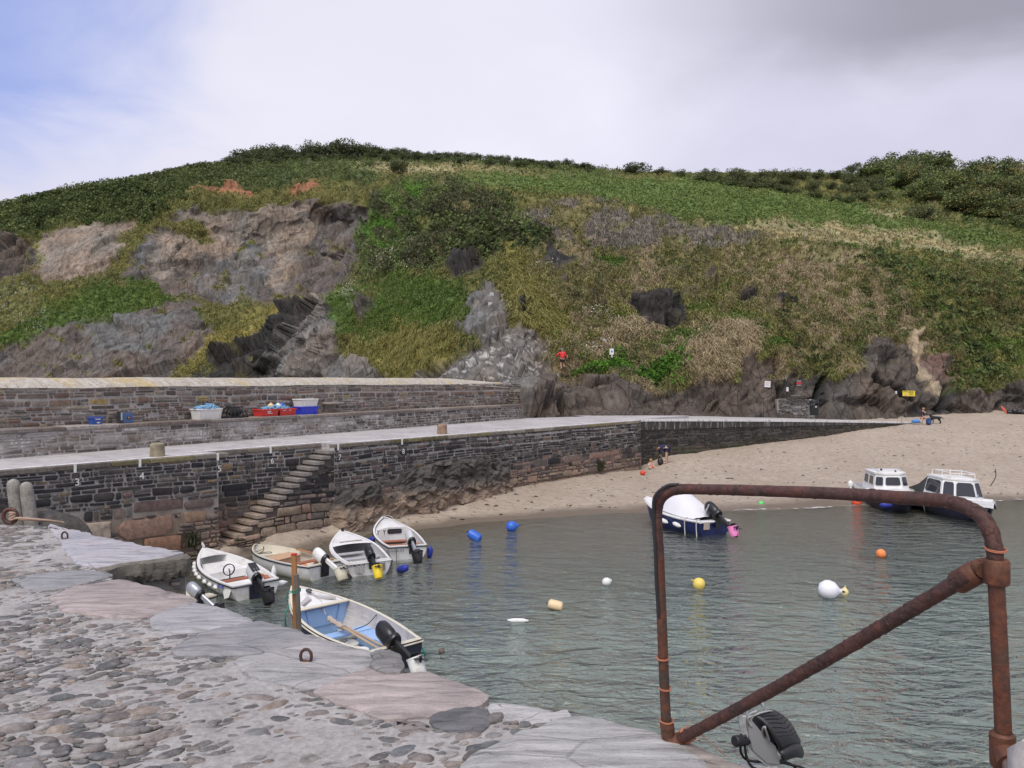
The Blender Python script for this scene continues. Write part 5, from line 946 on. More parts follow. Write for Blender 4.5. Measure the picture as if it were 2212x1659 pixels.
for p in cand:
    kc_ += 1; r = rg.uniform(.038, .062) if kc_ < 2400 else (rg.uniform(.025, .042) if kc_ < 18000 else rg.uniform(.013, .026))
    if p[1] < 4.6: r *= 1.1
    if dedge(p) < .07: continue
    gx, gy = int(p[0] / .16), int(p[1] / .16); good = True
    for i in range(gx - 1, gx + 2):
        for j in range(gy - 1, gy + 2):
            for q in cell.get((i, j), ()):
                if (q[0] - p[0]) ** 2 + ((q[1] - p[1])) ** 2 < ((q[2] + r) * .76) ** 2: good = False; break
            if not good: break
        if not good: break
    # bare patches of mortar towards the camera end
    if good and not (fbm(np.array([[p[0] * 1.3, p[1] * 1.3, 3]]), 2, 93)[0] > .62) and not (p[0] > -.6 and rg.random() < .08): cell.setdefault((gx, gy), []).append((p[0], p[1], r)); cob.append((p[0], p[1], r))
CC = [(0.150,0.143,0.142),(0.178,0.171,0.167),(0.118,0.116,0.116),(0.188,0.160,0.149),(0.216,0.190,0.173),(0.138,0.134,0.136),(0.159,0.142,0.135),(0.255,0.238,0.226),(0.107,0.112,0.116),(0.215,0.175,0.146),(0.176,0.150,0.144),(0.147,0.149,0.149)]
Vs, Fs, Cs = [], [], []
for n_, (x, y, r) in enumerate(cob):
    a = rg.normal(.35, .38); ex = rg.uniform(.95, 1.6); ey = rg.uniform(.5, .85); v = ico * (1 + .22 * (vnoise(ico * 1.5 + n_ * 3.7, 2) - .5)[:, None] * 2)
    v = np.sign(v) * np.abs(v) ** .85; v = v * np.array([r * ex, r * ey, r * rg.uniform(.28, .5)]); c_, s_ = math.cos(a), math.sin(a)
    v = np.stack([v[:, 0] * c_ - v[:, 1] * s_ + x, v[:, 0] * s_ + v[:, 1] * c_ + y, v[:, 2] + NZ - r * rg.uniform(.02, .26)], 1)
    Vs.append(v); Fs.append(icf + n_ * len(ico)); Cs.append(np.tile(np.array(CC[rg.integers(len(CC))]) * rg.uniform(.7, 1.25), (len(ico), 1)))
mat_cob = vcol('cobble', .8, 22.0, .45, .8, .012, scale2=110.0)
nt = mat_cob.node_tree; b = [q for q in nt.nodes if q.type == 'BSDF_PRINCIPLED'][0]; src = b.inputs['Base Color'].links[0].from_socket; t = nd(nt, 'ShaderNodeTexCoord').outputs['Object']; n = nd(nt, 'ShaderNodeTexNoise', Vector=t, Scale=9.0, Detail=9.0, Roughness=.78).outputs[0]
setc(nt, b, Base_Color=mixc(nt, nd(nt, 'ShaderNodeMapRange', Value=n, From_Min=.47, From_Max=.62, To_Max=.38).outputs[0], src, (.40, .37, .345)))
mesh_np('cobbles', np.concatenate(Vs) - nqo, np.concatenate(Fs), mat_cob, np.concatenate(Cs), nq)
# rough pale kerb block by the railing
mat_pale = simple('pale_concrete', (.46, .43, .39), .9, var=.25, scale=9, bmp=.7)
kb = MB(); V_ = []
for z in (NZ - .02, 4.7, 5.02, 5.06):
    for i in range(20):
        a = i / 20 * 2 * math.pi; k = .92 if z == 5.06 else 1; q = (abs(math.cos(a)) ** .28 * math.copysign(1, math.cos(a)), abs(math.sin(a)) ** .28 * math.copysign(1, math.sin(a))); V_.append((1.69 + q[0] * .41 * k + random.uniform(-.015, .015), 1.81 + q[1] * .30 * k + random.uniform(-.015, .015), z + random.uniform(-.012, .012)))
kb.add(V_, [(r_ * 20 + i, r_ * 20 + (i + 1) % 20, r_ * 20 + 20 + (i + 1) % 20, r_ * 20 + 20 + i) for r_ in range(3) for i in range(20)] + [tuple(60 + i for i in range(20))])
o = kb.build('concrete_block', mat_pale, org=(1.69, 1.81, NZ)); o.location = (1.69, 1.81, NZ); tag(o, 'rough pale concrete block at the corner beside the rusty railing', 'block')

# ---- rust
def rust_mat(name, dark, red, orange, lo=.42, hi=.6, bmp=.9):
    m, nt, b = base_mat(name); t = nd(nt, 'ShaderNodeTexCoord').outputs['Object']
    n = nd(nt, 'ShaderNodeTexNoise', Vector=t, Scale=5.0, Detail=8.0, Roughness=.7).outputs[0]; n2 = nd(nt, 'ShaderNodeTexNoise', Vector=t, Scale=38.0, Detail=6.0, Roughness=.7).outputs[0]; n3 = nd(nt, 'ShaderNodeTexNoise', Vector=t, Scale=14.0, Detail=5.0, Roughness=.6).outputs[0]
    c = mixc(nt, nd(nt, 'ShaderNodeMapRange', Value=n, From_Min=lo, From_Max=hi).outputs[0], dark, red); c = mixc(nt, nd(nt, 'ShaderNodeMapRange', Value=n3, From_Min=.52, From_Max=.7).outputs[0], c, orange); c = mixc(nt, nd(nt, 'ShaderNodeMapRange', Value=n2, From_Min=.3, From_Max=.6).outputs[0], mixc(nt, 1.0, c, (.5, .45, .45), 'MULTIPLY'), c)
    setc(nt, b, Base_Color=c, Roughness=.6, Normal=bump(nt, mth(nt, 'ADD', n2, mth(nt, 'MULTIPLY', n3, 1.2)), bmp, .008)); b.inputs['Specular IOR Level'].default_value = .45; return m
mat_rust = rust_mat('rust_dark', (.054, .030, .025), (.10, .040, .030), (.135, .048, .030), .4, .62); mat_rust2 = rust_mat('rust_orange', (.085, .045, .028), (.14, .05, .024), (.26, .085, .035), .4, .55, .5); mat_rustpost = rust_mat('rust_post', (.060, .046, .034), (.12, .042, .022), (.19, .055, .024), .42, .58, .45)
D0, D1 = 3.44, 2.26
def rp(px, py, f): return P(px, py, D0 + (D1 - D0) * f)
rail = thing('rusty_railing', 'rusty bent pipe railing with a diagonal brace on the near quay edge', 'railing', P(1440, 1610, D0)); ro = rail.location
def curve_pts(ctrl, n=10):
    out = []; c = [Vector(p) for p in ctrl]; c = [c[0] * 2 - c[1]] + c + [c[-1] * 2 - c[-2]]
    for i in range(1, len(c) - 2):
        for k in range(n):
            t = k / n; a, b_, d, e = c[i - 1], c[i], c[i + 1], c[i + 2]; out.append(.5 * ((2 * b_) + (d - a) * t + (2 * a - 5 * b_ + 4 * d - e) * t * t + (3 * b_ - a - 3 * d + e) * t ** 3))
    out.append(c[-2]); return out
RR = .0218
def blisters(mb, pts, n):
    for _ in range(n):
        i = random.randrange(1, len(pts) - 1); t = (pts[i + 1] - pts[i - 1]).normalized(); a = random.uniform(0, 6.28); u = t.orthogonal().normalized(); w = t.cross(u); o = u * math.cos(a) + w * math.sin(a); r = random.uniform(.004, .011)
        M = Matrix((t, o.cross(t), o)).transposed(); mb.ell(pts[i] + o * RR * .98, (r * random.uniform(.9, 1.8), r, r * random.uniform(.18, .42)), M, 7, 5)
mb = MB(); lp = [rp(1441, 1590, 0), rp(1436, 1500, 0), rp(1430, 1350, 0), rp(1424, 1200, 0)]; mb.tube(curve_pts(lp, 6), RR, 14, jit=.01); mb.build('left_post', mat_rustpost, rail, True, ro)
top = [rp(1424, 1200, 0), rp(1420, 1130, 0), rp(1421, 1100, .0), rp(1428, 1078, .012), rp(1444, 1064, .03), rp(1468, 1057.5, .055), rp(1510, 1057, .12), rp(1640, 1060, .34), rp(1800, 1066, .56), rp(1930, 1074, .73), rp(2020, 1080, .835), rp(2063, 1087, .885), rp(2100, 1102, .935), rp(2128, 1126, .97), rp(2143, 1158, .99), rp(2149, 1195, 1), rp(2151, 1240, 1)]
pts = curve_pts(top, 8); rs = [RR * (1 + random.uniform(-.015, .02)) for i in range(len(pts))]
mb = MB(); mb.tube(pts, rs, 16, jit=.025); blisters(mb, pts[40:], 150); mb.build('top_rail', mat_rust, rail, True, ro, 60)
mb = MB(); mb.tube(curve_pts([rp(2151, 1236, 1), rp(2156, 1340, 1), rp(2162, 1460, 1), rp(2168, 1600, 1), rp(2176, 1800, 1), P(2184, 2000, D1)], 6), RR * 1.02, 14, jit=.01); mb.build('right_post', mat_rustpost, rail, True, ro)
d0, d1 = rp(1470, 1596, .02), rp(2092, 1243, .955); n_ = 110; pts = [d0.lerp(d1, i / n_) + Vector((0, 0, -.012 * math.sin(math.pi * i / n_))) for i in range(n_ + 1)]; rs = [RR * 1.04 * (1 + random.uniform(-.02, .03)) for _ in pts]
mb = MB(); mb.tube(pts, rs, 16, jit=.05); blisters(mb, pts, 420); mb.build('diagonal_brace', mat_rust, rail, True, ro, 60)
# elbow at the foot
mb = MB(); mb.tube([rp(1441, 1560, 0), rp(1441, 1568, 0), rp(1441.5, 1572, 0)], [.0285, .031, .031], 14); mb.tube(curve_pts([rp(1442, 1572, 0), rp(1444, 1590, 0), rp(1452, 1600, .005), rp(1466, 1598, .012), rp(1484, 1587, .02)], 5), [.030] * 21, 14); mb.ell(rp(1446, 1598, 0), (.034, .034, .030)); mb.build('elbow_fitting', mat_rust2, rail, True, ro)
# swivel clamp between brace and post
mb = MB(); c = rp(2153, 1235, 1); mb.tube([c + Vector((0, 0, -.036)), c + Vector((0, 0, -.030)), c + Vector((0, 0, .030)), c + Vector((0, 0, .036))], [.030, .034, .034, .030], 18); q = rp(2118, 1229, .97); mb.box((c + q) / 2 + Vector((0, 0, .004)), ((c - q).length * .9, .016, .036), Euler((0, 0, math.atan2(c.y - q.y, c.x - q.x))), .005); mb.cyl(q + Vector((.0, -.016, 0)), q + Vector((0, .016, 0)), .023, None, 14)
e = rp(2096, 1243, .945); dv = (d1 - d0).normalized(); mb.tube([e - dv * .055, e - dv * .048, e + dv * .02, e + dv * .03], [.030, .035, .035, .028], 16); mb.box(e + dv * .035 + Vector((0, 0, .012)), (.05, .018, .04), Euler((0, -.5, math.atan2(dv.y, dv.x))), .006); cl = mb.build('swivel_clamp', mat_rust2, rail, True, ro)
mb = MB(); cdir = Vector((-.62, -.78, 0)).normalized(); mb.cyl(q + Vector((-.003, -.017, .002)), q + Vector((-.003, -.026, .002)), .0095, None, 8); mb.build('bolt', simple('bolt_steel', (.3, .27, .25), .5, .6), cl, True)
# tee and the curved rail that comes towards the steps
mb = MB(); c = rp(2166, 1612, 1); mb.tube([c + Vector((-.001, 0, .04)), c + Vector((-.001, 0, .034)), c + Vector((.002, 0, -.05)), c + Vector((.003, 0, -.06))], [.028, .034, .035, .03], 16); s_ = c + Vector((-.006, -.03, -.01)); mb.tube([c, s_ + Vector((-.006, -.025, -.014))], [.030, .034], 16); mb.build('tee_fitting', mat_rust2, rail, True, ro)
mb = MB(); mb.tube(curve_pts([s_, s_ + Vector((-.013, -.05, -.032)), s_ + Vector((-.028, -.09, -.085)), s_ + Vector((-.036, -.115, -.17)), s_ + Vector((-.04, -.13, -.40)), s_ + Vector((-.04, -.13, -.575))], 6), RR * 1.05, 14, jit=.03); mb.build('stair_rail', rust_mat('rust_pitted', (.11, .075, .07), (.15, .085, .07), (.26, .22, .20), .4, .65), rail, True, ro)
# black hose and cord tied up the left post
mat_rubber = simple('black_rubber', (.018, .018, .02), .55, var=.3); mb = MB(); mb.tube(curve_pts([rp(1430, 1330, 0) + Vector((-.017, -.018, 0)), rp(1425, 1260, 0) + Vector((-.017, -.018, 0)), rp(1422, 1190, 0) + Vector((-.016, -.018, 0)), rp(1418, 1110, 0) + Vector((-.015, -.018, 0)), rp(1424, 1076, .02) + Vector((-.02, -.012, .01)), rp(1446, 1058, .035) + Vector((-.012, -.01, .018)), rp(1466, 1052, .05) + Vector((0, -.01, .012))], 6), .0075, 8); mb.build('black_hose', mat_rubber, rail, True, ro)
mat_twine = simple('orange_twine', (.46, .17, .09), .8)
tw = MB()
for x, y, f, rr_ in [(1437, 1487, 0, .0245), (1431, 1422, 0, .0245), (1440, 1557, 0, .027), (2151, 1188, 1, .0250)]:
    c = rp(x, y, f); tb = MB()
    for dz in (0, .004): tb.tube([c + Vector((math.cos(a) * (rr_ + .002), math.sin(a) * (rr_ + .002), dz + .003 * math.sin(a))) for a in np.linspace(0, 6.28, 16, endpoint=False)], .0018, 5, closed=True)
    tb.build('twine_binding', mat_twine, rail, True, ro)
cc = rp(1484, 1588, .028); ax = dv; u_1 = ax.cross(Vector((0, 1, 0))).normalized(); u_2 = ax.cross(u_1)
for k in range(6):
    o_ = ax * (-.02 + .008 * k + random.uniform(-.003, .003)); tw.tube([cc + o_ + (u_1 * math.cos(a) + u_2 * math.sin(a)) * .031 + ax * .008 * math.sin(a + k) for a in np.linspace(0, 6.28, 14, endpoint=False)], .0017, 5, closed=True)
for path in ([(1488,1578,.02),(1505,1583,.02),(1530,1600,.01),(1569,1634,0)], [(1488,1600,.0),(1475,1618,-.01),(1455,1640,-.02),(1442,1638,-.02)], [(1490,1570,.03),(1515,1567,.03),(1526,1555,.03),(1508,1532,.03)], [(1515,1567,.03),(1524,1575,.03),(1505,1585,.02)]):
    tw.tube(curve_pts([rp(*p) for p in path], 5), .0017, 5)
tag(tw.build('orange_twine', mat_twine), 'frayed orange twine knotted round the foot of the rusty railing', 'twine')

# ---- iron mooring rings
mat_ring = rust_mat('ring_rust', (.065, .035, .028), (.10, .045, .032), (.20, .075, .04))
def ring_(px, py, px_w, lab, lean=.0, gap=True):
    c = G(px, py, NZ + .022); d = c.y; r = px_w * d / F / 2 * .78; w = r * .24; root = thing('mooring_ring', lab, 'ring', c, (0, lean, R(-8)))
    mb = MB(); mb.tube([(math.sin(a) * r * .9, 0, r * 1.05 - math.cos(a) * r * 1.12) for a in np.linspace(.22, 6.06, 34)], [w * (1 + random.uniform(-.05, .08)) for _ in range(34)], 12, jit=.03); mb.build('ring', mat_ring, root)
    mb = MB(); mb.lathe([(r * .75, -.02), (r * .7, .004), (r * .45, .014), (r * .1, .018)], Matrix.Scale(.75, 4, (0, 1, 0)), 14); mb.build('ring_seat', mat_rust2, root); return root
ring_(660, 1432, 35, 'twisted rusty iron mooring ring standing on the big flat slab beside the blue boat', .08)
ring_(140, 1166, 20, 'small rusty iron mooring ring standing at the far end of the cobbles', -.03)
c = G(22, 1132, NZ + .02); root = thing('roped_ring', 'big rusty mooring ring with a thick pinkish rope tied to it', 'ring', c)
mb = MB(); r = .075; mb.tube([(math.sin(a) * r, 0, r + .012 - math.cos(a) * r) for a in np.linspace(0, 6.28, 24, endpoint=False)], .022, 10, closed=True); mb.build('ring', mat_ring, root)
mat_rope = simple('mooring_rope', (.44, .31, .23), .9, var=.3, scale=60, bmp=.4); mb = MB()
for k in range(4): mb.tube([(math.cos(a) * .03 + .035, math.sin(a) * .045, .075 + math.sin(a * 1 + k) * .02 + .012 * k) for a in np.linspace(0, 6.28, 14, endpoint=False)], .011, 7, closed=True)
mb.tube(curve_pts([(.04, -.02, .06), (.12, -.03, .07), (.25, .02, .05), (.36, .10, .02), (.44, .25, -.03)], 6), .012, 7); mb.tube(curve_pts([(.04, .0, .045), (.12, .01, .045), (.26, .05, .03), (.38, .14, .0)], 6), .012, 7); mb.build('rope', mat_rope, root)
# ---- two stone posts past the far end of the cobbles, standing on a footing
mat_gran = vcol('granite_post', .85, 14, .4, .5, .02)
ft = [G(-300, 1112, NZ), G(0, 1129, NZ)]
for x0, y0, x1, y1, w, lab in [(27, 1035, 42, 1124, 27, 'left weathered granite mooring post with a big lichen spot'), (55, 1041, 70, 1128, 27, 'right weathered granite mooring post beside the roped ring')]:
    d = 9.4; a, b_ = P(x1, y1 + 22, d), P(x0, y0, d); r = w * d / F / 2; v = b_ - a; L = v.length
    mb = MB(); mb.col = (.27, .25, .225); mb.lathe([(r * 1.02, 0), (r, L * .3), (r * .97, L * .8), (r * .9, L - r * .55), (r * .62, L - r * .18), (r * .2, L)], None, 14)
    root = thing('granite_post', lab, 'post', a, v.to_track_quat('Z', 'Y').to_euler()); mb.build('shaft', mat_gran, root)
    mb = MB(); mb.col = (.48, .47, .43)
    for q, (aa, zz_, rr_) in enumerate(((-1.6, .58 if x0 == 27 else .3, .3), (-1.2, .7, .16), (-1.9, .35, .12), (-1.5, .86, .10))): mb.ell((math.cos(aa) * r * .98, math.sin(aa) * r * .98, L * zz_), (r * rr_ * 1.0, r * .04, r * rr_ * 1.2), Euler((0, 0, aa + math.pi / 2)), 10, 6)
    mb.build('lichen_spot', mat_gran, root)
mb = MB(); mb.col = (.10, .09, .08); c = P(60, 1150, 9.5); V0 = len(mb.v); mb.ell((c.x - .15, c.y + .25, NZ - .55), (.75, .45, .52), None, 22, 12, .8)
mb.v = [(x + random.uniform(-.03, .03), y + random.uniform(-.03, .03), z + random.uniform(-.03, .03)) for x, y, z in mb.v]; mb.prism([(c.x - 1.2, c.y - .1), (c.x + .5, c.y - .1), (c.x + .4, c.y + .7), (c.x - 1.2, c.y + .7)], -3.0, NZ - .6)
o = mb.build('dark_rock_footing', mat_rock, org=(c.x, c.y, -3)); o.location = (c.x, c.y, -3); tag(o, 'dark rock footing under the two granite posts', 'rock')
# ---- ladder poles with red tops
dpl = 6.55; pr = thing('mooring_pole', 'orange brown wooden pole with a red top lashed to a grey pipe beside the quay', 'pole', P(648, 1372, dpl))
a, b_ = P(641, 1440, dpl + .02), P(635, 1197, dpl + .02); mat_pole = simple('pole_wood', (.36, .17, .06), .7, var=.35, scale=10, bmp=.2); mat_red = simple('red_top', (.50, .035, .03), .6)
def post_seg(mb, a, b, hw, hd): 
    v = (b - a); M = v.to_track_quat('Z', 'Y').to_matrix(); mb.box((a + b) / 2, (hw * 2, hd * 2, v.length), M, .004)
mb = MB(); post_seg(mb, a, b_ , .017, .02); mb.build('wooden_pole', mat_pole, pr, True, pr.location)
mb = MB(); v = (b_ - a).normalized(); post_seg(mb, b_ - v * .012, b_ + v * .008, .0185, .0215); mb.build('red_cap', mat_red, pr, True, pr.location)
mb = MB(); a2, b2 = P(650, 1440, dpl - .02), P(640, 1241, dpl - .02); mb.tube([a2, b2], .0225, 12); mb.build('grey_pipe', simple('grey_pipe', (.15, .13, .11), .55, var=.4, scale=8, bmp=.2), pr, True, pr.location)
mat_grope = simple('green_rope', (.03, .22, .17), .8); mb = MB(); c = P(640, 1277, dpl)
for k in range(3): mb.tube([c + Vector((math.cos(a) * .034, math.sin(a) * .045, .007 * k + .008 * math.sin(a + k))) for a in np.linspace(0, 6.28, 16, endpoint=False)], .004, 6, closed=True)
for pth in ([(-.03, -.03, 0), (-.06, -.04, -.02), (-.075, -.03, -.06), (-.07, -.02, -.085)], [(-.03, -.03, 0), (-.05, -.04, .012), (-.065, -.04, -.03), (-.05, -.03, -.05)]): mb.tube(curve_pts([c + Vector(q) for q in pth], 5), .0035, 5)
mb.build('green_lashing', mat_grope, pr, True, pr.location)
# ---- hauler
HD = 3.62
def hp(cx, cy, dd=0): return P(1511.6 + cx * .15 , 1474.7 + cy * .15, HD + dd)      # crop pixels -> world
hs = thing('rope_hauler', 'grey metal rope hauler with a ribbed black rubber belt fixed to the quay edge', 'hauler', hp(780, 1200)); ho = hs.location
mat_al = simple('dull_aluminium', (.48, .49, .49), .5, .25, var=.3, scale=14, dirt=(.16, .16, .16), dscale=9); mat_ss = simple('stainless', (.62, .61, .58), .3, .8)
mb = MB(); mb.plate([hp(530,400), hp(560,390), hp(600,470), hp(660,470), hp(700,560), hp(900,900), hp(1130,1060), hp(1140,1160), hp(1000,1210), hp(900,1130), hp(700,1010), hp(640,760), hp(575,700)], .02); mb.build('body_plate', mat_al, hs, False, ho)
mb = MB(); mb.plate([hp(700,480,-.012), hp(930,760,-.012), hp(1080,900,-.012), hp(1140,1150,-.012), hp(960,1140,-.012), hp(760,960,-.012), hp(690,720,-.012)], .015); mb.build('front_cover', simple('grey_cover', (.33, .335, .34), .5, .15, var=.2), hs, False, ho)
mb = MB(); mb.tube(curve_pts([hp(1040,410,.02), hp(1000,405,.0), hp(890,430,-.03), hp(790,470,-.03), hp(705,500,-.03), hp(700,560,-.03), hp(745,630,-.03)], 5), .0048, 8)
mb.tube(curve_pts([hp(820,410,-.03), hp(740,440,-.03), hp(680,500,-.025), hp(680,620,-.02), hp(705,720,-.02), hp(720,880,-.02), hp(760,960,-.02), hp(900,1035,-.02), hp(950,1020,-.02), hp(965,960,-.02), hp(945,840,-.02), hp(910,740,-.03), hp(905,670,-.04), hp(935,635,-.045), hp(950,680,-.05), hp(1000,830,-.05)], 5), .0052, 8); mb.build('guard_frame', mat_ss, hs, True, ho)
mb = MB(); mb.tube(curve_pts([hp(750,410,.05), hp(755,320,.05), hp(800,270,.05), hp(860,275,.05), hp(905,330,.05), hp(905,410,.05)], 5), .0085, 10); mb.tube(curve_pts([hp(690,470,0), hp(680,400,0), hp(640,350,0), hp(590,355,0), hp(550,400,0)], 5), .0075, 10); mb.build('lifting_hook', simple('galvanised', (.55, .56, .55), .45, .5), hs, True, ho)
# belt: a wide ribbed band over the wheel
ctr = hp(960, 760, .02); right = Vector((.80, .58, .16)).normalized(); back = Vector((-.05, -.10, -1)); mat_belt = simple('rubber_belt', (.030, .030, .032), .42, var=.25, scale=20)
prof = [hp(770,490,-.02), hp(870,555,-.035), hp(960,640,-.05), hp(1040,760,-.06), hp(1090,850,-.06), hp(1130,930,-.05), hp(1120,980,-.035), hp(1160,1040,-.05), hp(1165,1090,-.045), hp(1140,1130,-.02)]; wv = [hp(1090,440,.09) - hp(770,490,-.02), None, None, None, None, hp(1420,850,.06) - hp(1130,930,-.05), hp(1400,890,.06) - hp(1120,980,-.035), hp(1440,930,.05) - hp(1160,1040,-.05), hp(1465,1010,.05) - hp(1165,1090,-.045), hp(1445,1070,.05) - hp(1140,1130,-.02)]
w0, w1 = wv[0], wv[5]
for i in range(1, 5): wv[i] = w0.lerp(w1, i / 5)
pf_ = curve_pts(prof, 5); wf = curve_pts(wv, 5); mb = MB(); V_ = []; NB = 10
for p, w in zip(pf_, wf):
    for j in range(NB + 1): f_ = j / NB; V_.append(p + w * f_ + Vector((.012, -.02, .035)) * math.sin(math.pi * f_) * .6)
n_ = len(pf_); mb.add(V_, [(i * (NB + 1) + j, i * (NB + 1) + j + 1, (i + 1) * (NB + 1) + j + 1, (i + 1) * (NB + 1) + j) for i in range(n_ - 1) for j in range(NB)])
bl_ = mb.build('rubber_belt', mat_belt, hs, True, ho); sm = bl_.modifiers.new('t', 'SOLIDIFY'); sm.thickness = .012; sm.offset = -1
mb = MB()
for i in range(3, 24, 3):
    p, w = pf_[i], wf[i]; p2, w2 = pf_[min(i + 3, n_ - 1)], wf[min(i + 3, n_ - 1)]
    lift = Vector((.004, -.009, .012))
    f1 = lambda q: q[0] + q[1] * q[2] + Vector((.012, -.02, .035)) * math.sin(math.pi * q[2]) * .6 + lift
    mb.tube([f1((p, w, .08)), f1((p.lerp(p2, .5), w.lerp(w2, .5), .27)), f1((p2, w2, .45))], .0022, 5); mb.tube([f1((p, w, .92)), f1((p.lerp(p2, .5), w.lerp(w2, .5), .73)), f1((p2, w2, .55))], .0022, 5)
mb.build('belt_rib', simple('belt_groove', (.012, .012, .013), .6), bl_, True, ho)
mb = MB(); mb.prism([(0, 0)] * 3, 0, 0) if False else None
for c_, r_ in ((hp(830, 590, .02), .030), (hp(960, 760, .02), .045), (hp(1030, 850, .03), .040)): mb.cyl(c_, c_ + w1.normalized() * .08, r_, None, 18)
mb.build('pulley_wheel', mat_rubber, hs, True, ho)
mb = MB(); a_, b_ = hp(500, 840, -.05), hp(690, 830, -.005); v = (b_ - a_); mb.tube([a_, a_ + v * .05, a_ + v * .5, a_ + v * .52, b_], [.020, .0245, .0245, .021, .021], 18); mb.cyl(hp(620, 760, -.02), hp(660, 860, -.01), .016, None, 12); mb.build('hydraulic_motor', mat_rubber, hs, True, ho)
mb = MB(); mb.tube(curve_pts([hp(585,900,-.04), hp(595,1010,-.03), hp(660,1100,-.02), hp(780,1135,-.01), hp(910,1140,0)], 6), .0058, 8); mb.tube(curve_pts([hp(650,900,-.03), hp(665,1030,-.03), hp(700,1140,-.03), hp(760,1215,-.03), hp(860,1260,-.02), hp(1000,1330,0)], 6), .0062, 8); mb.tube(curve_pts([hp(1060,1170,-.01), hp(1200,1160,0), hp(1320,1185,.01), hp(1480,1225,.02), hp(1600,1300,.03)], 6), .0055, 8); mb.tube(curve_pts([hp(1150,1140,.02), hp(1260,1150,.03), hp(1350,1200,.03), hp(1420,1280,.03)], 6), .0055, 8); mb.build('hydraulic_hose', mat_rubber, hs, True, ho)
mb = MB(); mb.tube([hp(1010, 1180, .01), hp(1010, 1400, .01), hp(1000, 2400, .0)], .022, 10); mb.box(hp(850, 1215, .0), (.16, .07, .02), None, .004); mb.build('mounting_post', mat_al, hs, True, ho)
# ================================================================ boats
def paint(name, rgb, rough=.35, dirt=None, var=.08): return simple(name, rgb, rough, var=var, scale=3.0, dirt=dirt or tuple(q * w for q, w in zip(rgb, (.66, .62, .52))), dscale=2.6, dlo=.50, dhi=.80)
M_WH = paint('gelcoat_white', (.74, .74, .73)); M_CR = paint('gelcoat_cream', (.66, .62, .50)); M_NAVY = paint('gelcoat_navy', (.012, .022, .10)); M_DNAVY = paint('gelcoat_dark', (.014, .016, .035)); M_LBLUE = paint('light_blue_paint', (.30, .47, .75), .5, (.24, .38, .62)); M_GREY = paint('grey_floor', (.40, .40, .41), .6)
M_BLACK = simple('black_plastic', (.016, .016, .018), .35, var=.2); M_SILVER = simple('silver_cowl', (.36, .38, .42), .3, .3, var=.1); M_GCOWL = simple('grey_cowl', (.50, .51, .52), .4, var=.1); M_TEAK = simple('varnished_wood', (.34, .12, .065), .45, var=.3, scale=9); M_PLY = simple('plywood', (.52, .33, .20), .6, var=.2, scale=8); M_RED = simple('antifoul_red', (.22, .03, .02), .7); M_GLASS = simple('dark_glass', (.035, .037, .045), .06, var=.1); M_ROPEW = simple('pale_rope', (.50, .48, .44), .9); M_ROPED = simple('dark_rope', (.06, .065, .06), .9); M_FEND = simple('fender_white', (.74, .74, .72), .45, dirt=(.55, .54, .5)); M_FBLUE = simple('fender_blue', (.02, .035, .30), .45); M_OAR = simple('oar_wood', (.36, .17, .075), .5, var=.3, scale=12); M_PLANK = simple('grey_planking', (.46, .44, .44), .6, var=.2, scale=5, dirt=(.33, .31, .30)); M_ABLUE = simple('antifoul_blue', (.03, .075, .14), .7); M_WOODP = simple('weathered_pole', (.40, .31, .22), .8, var=.3, scale=14)
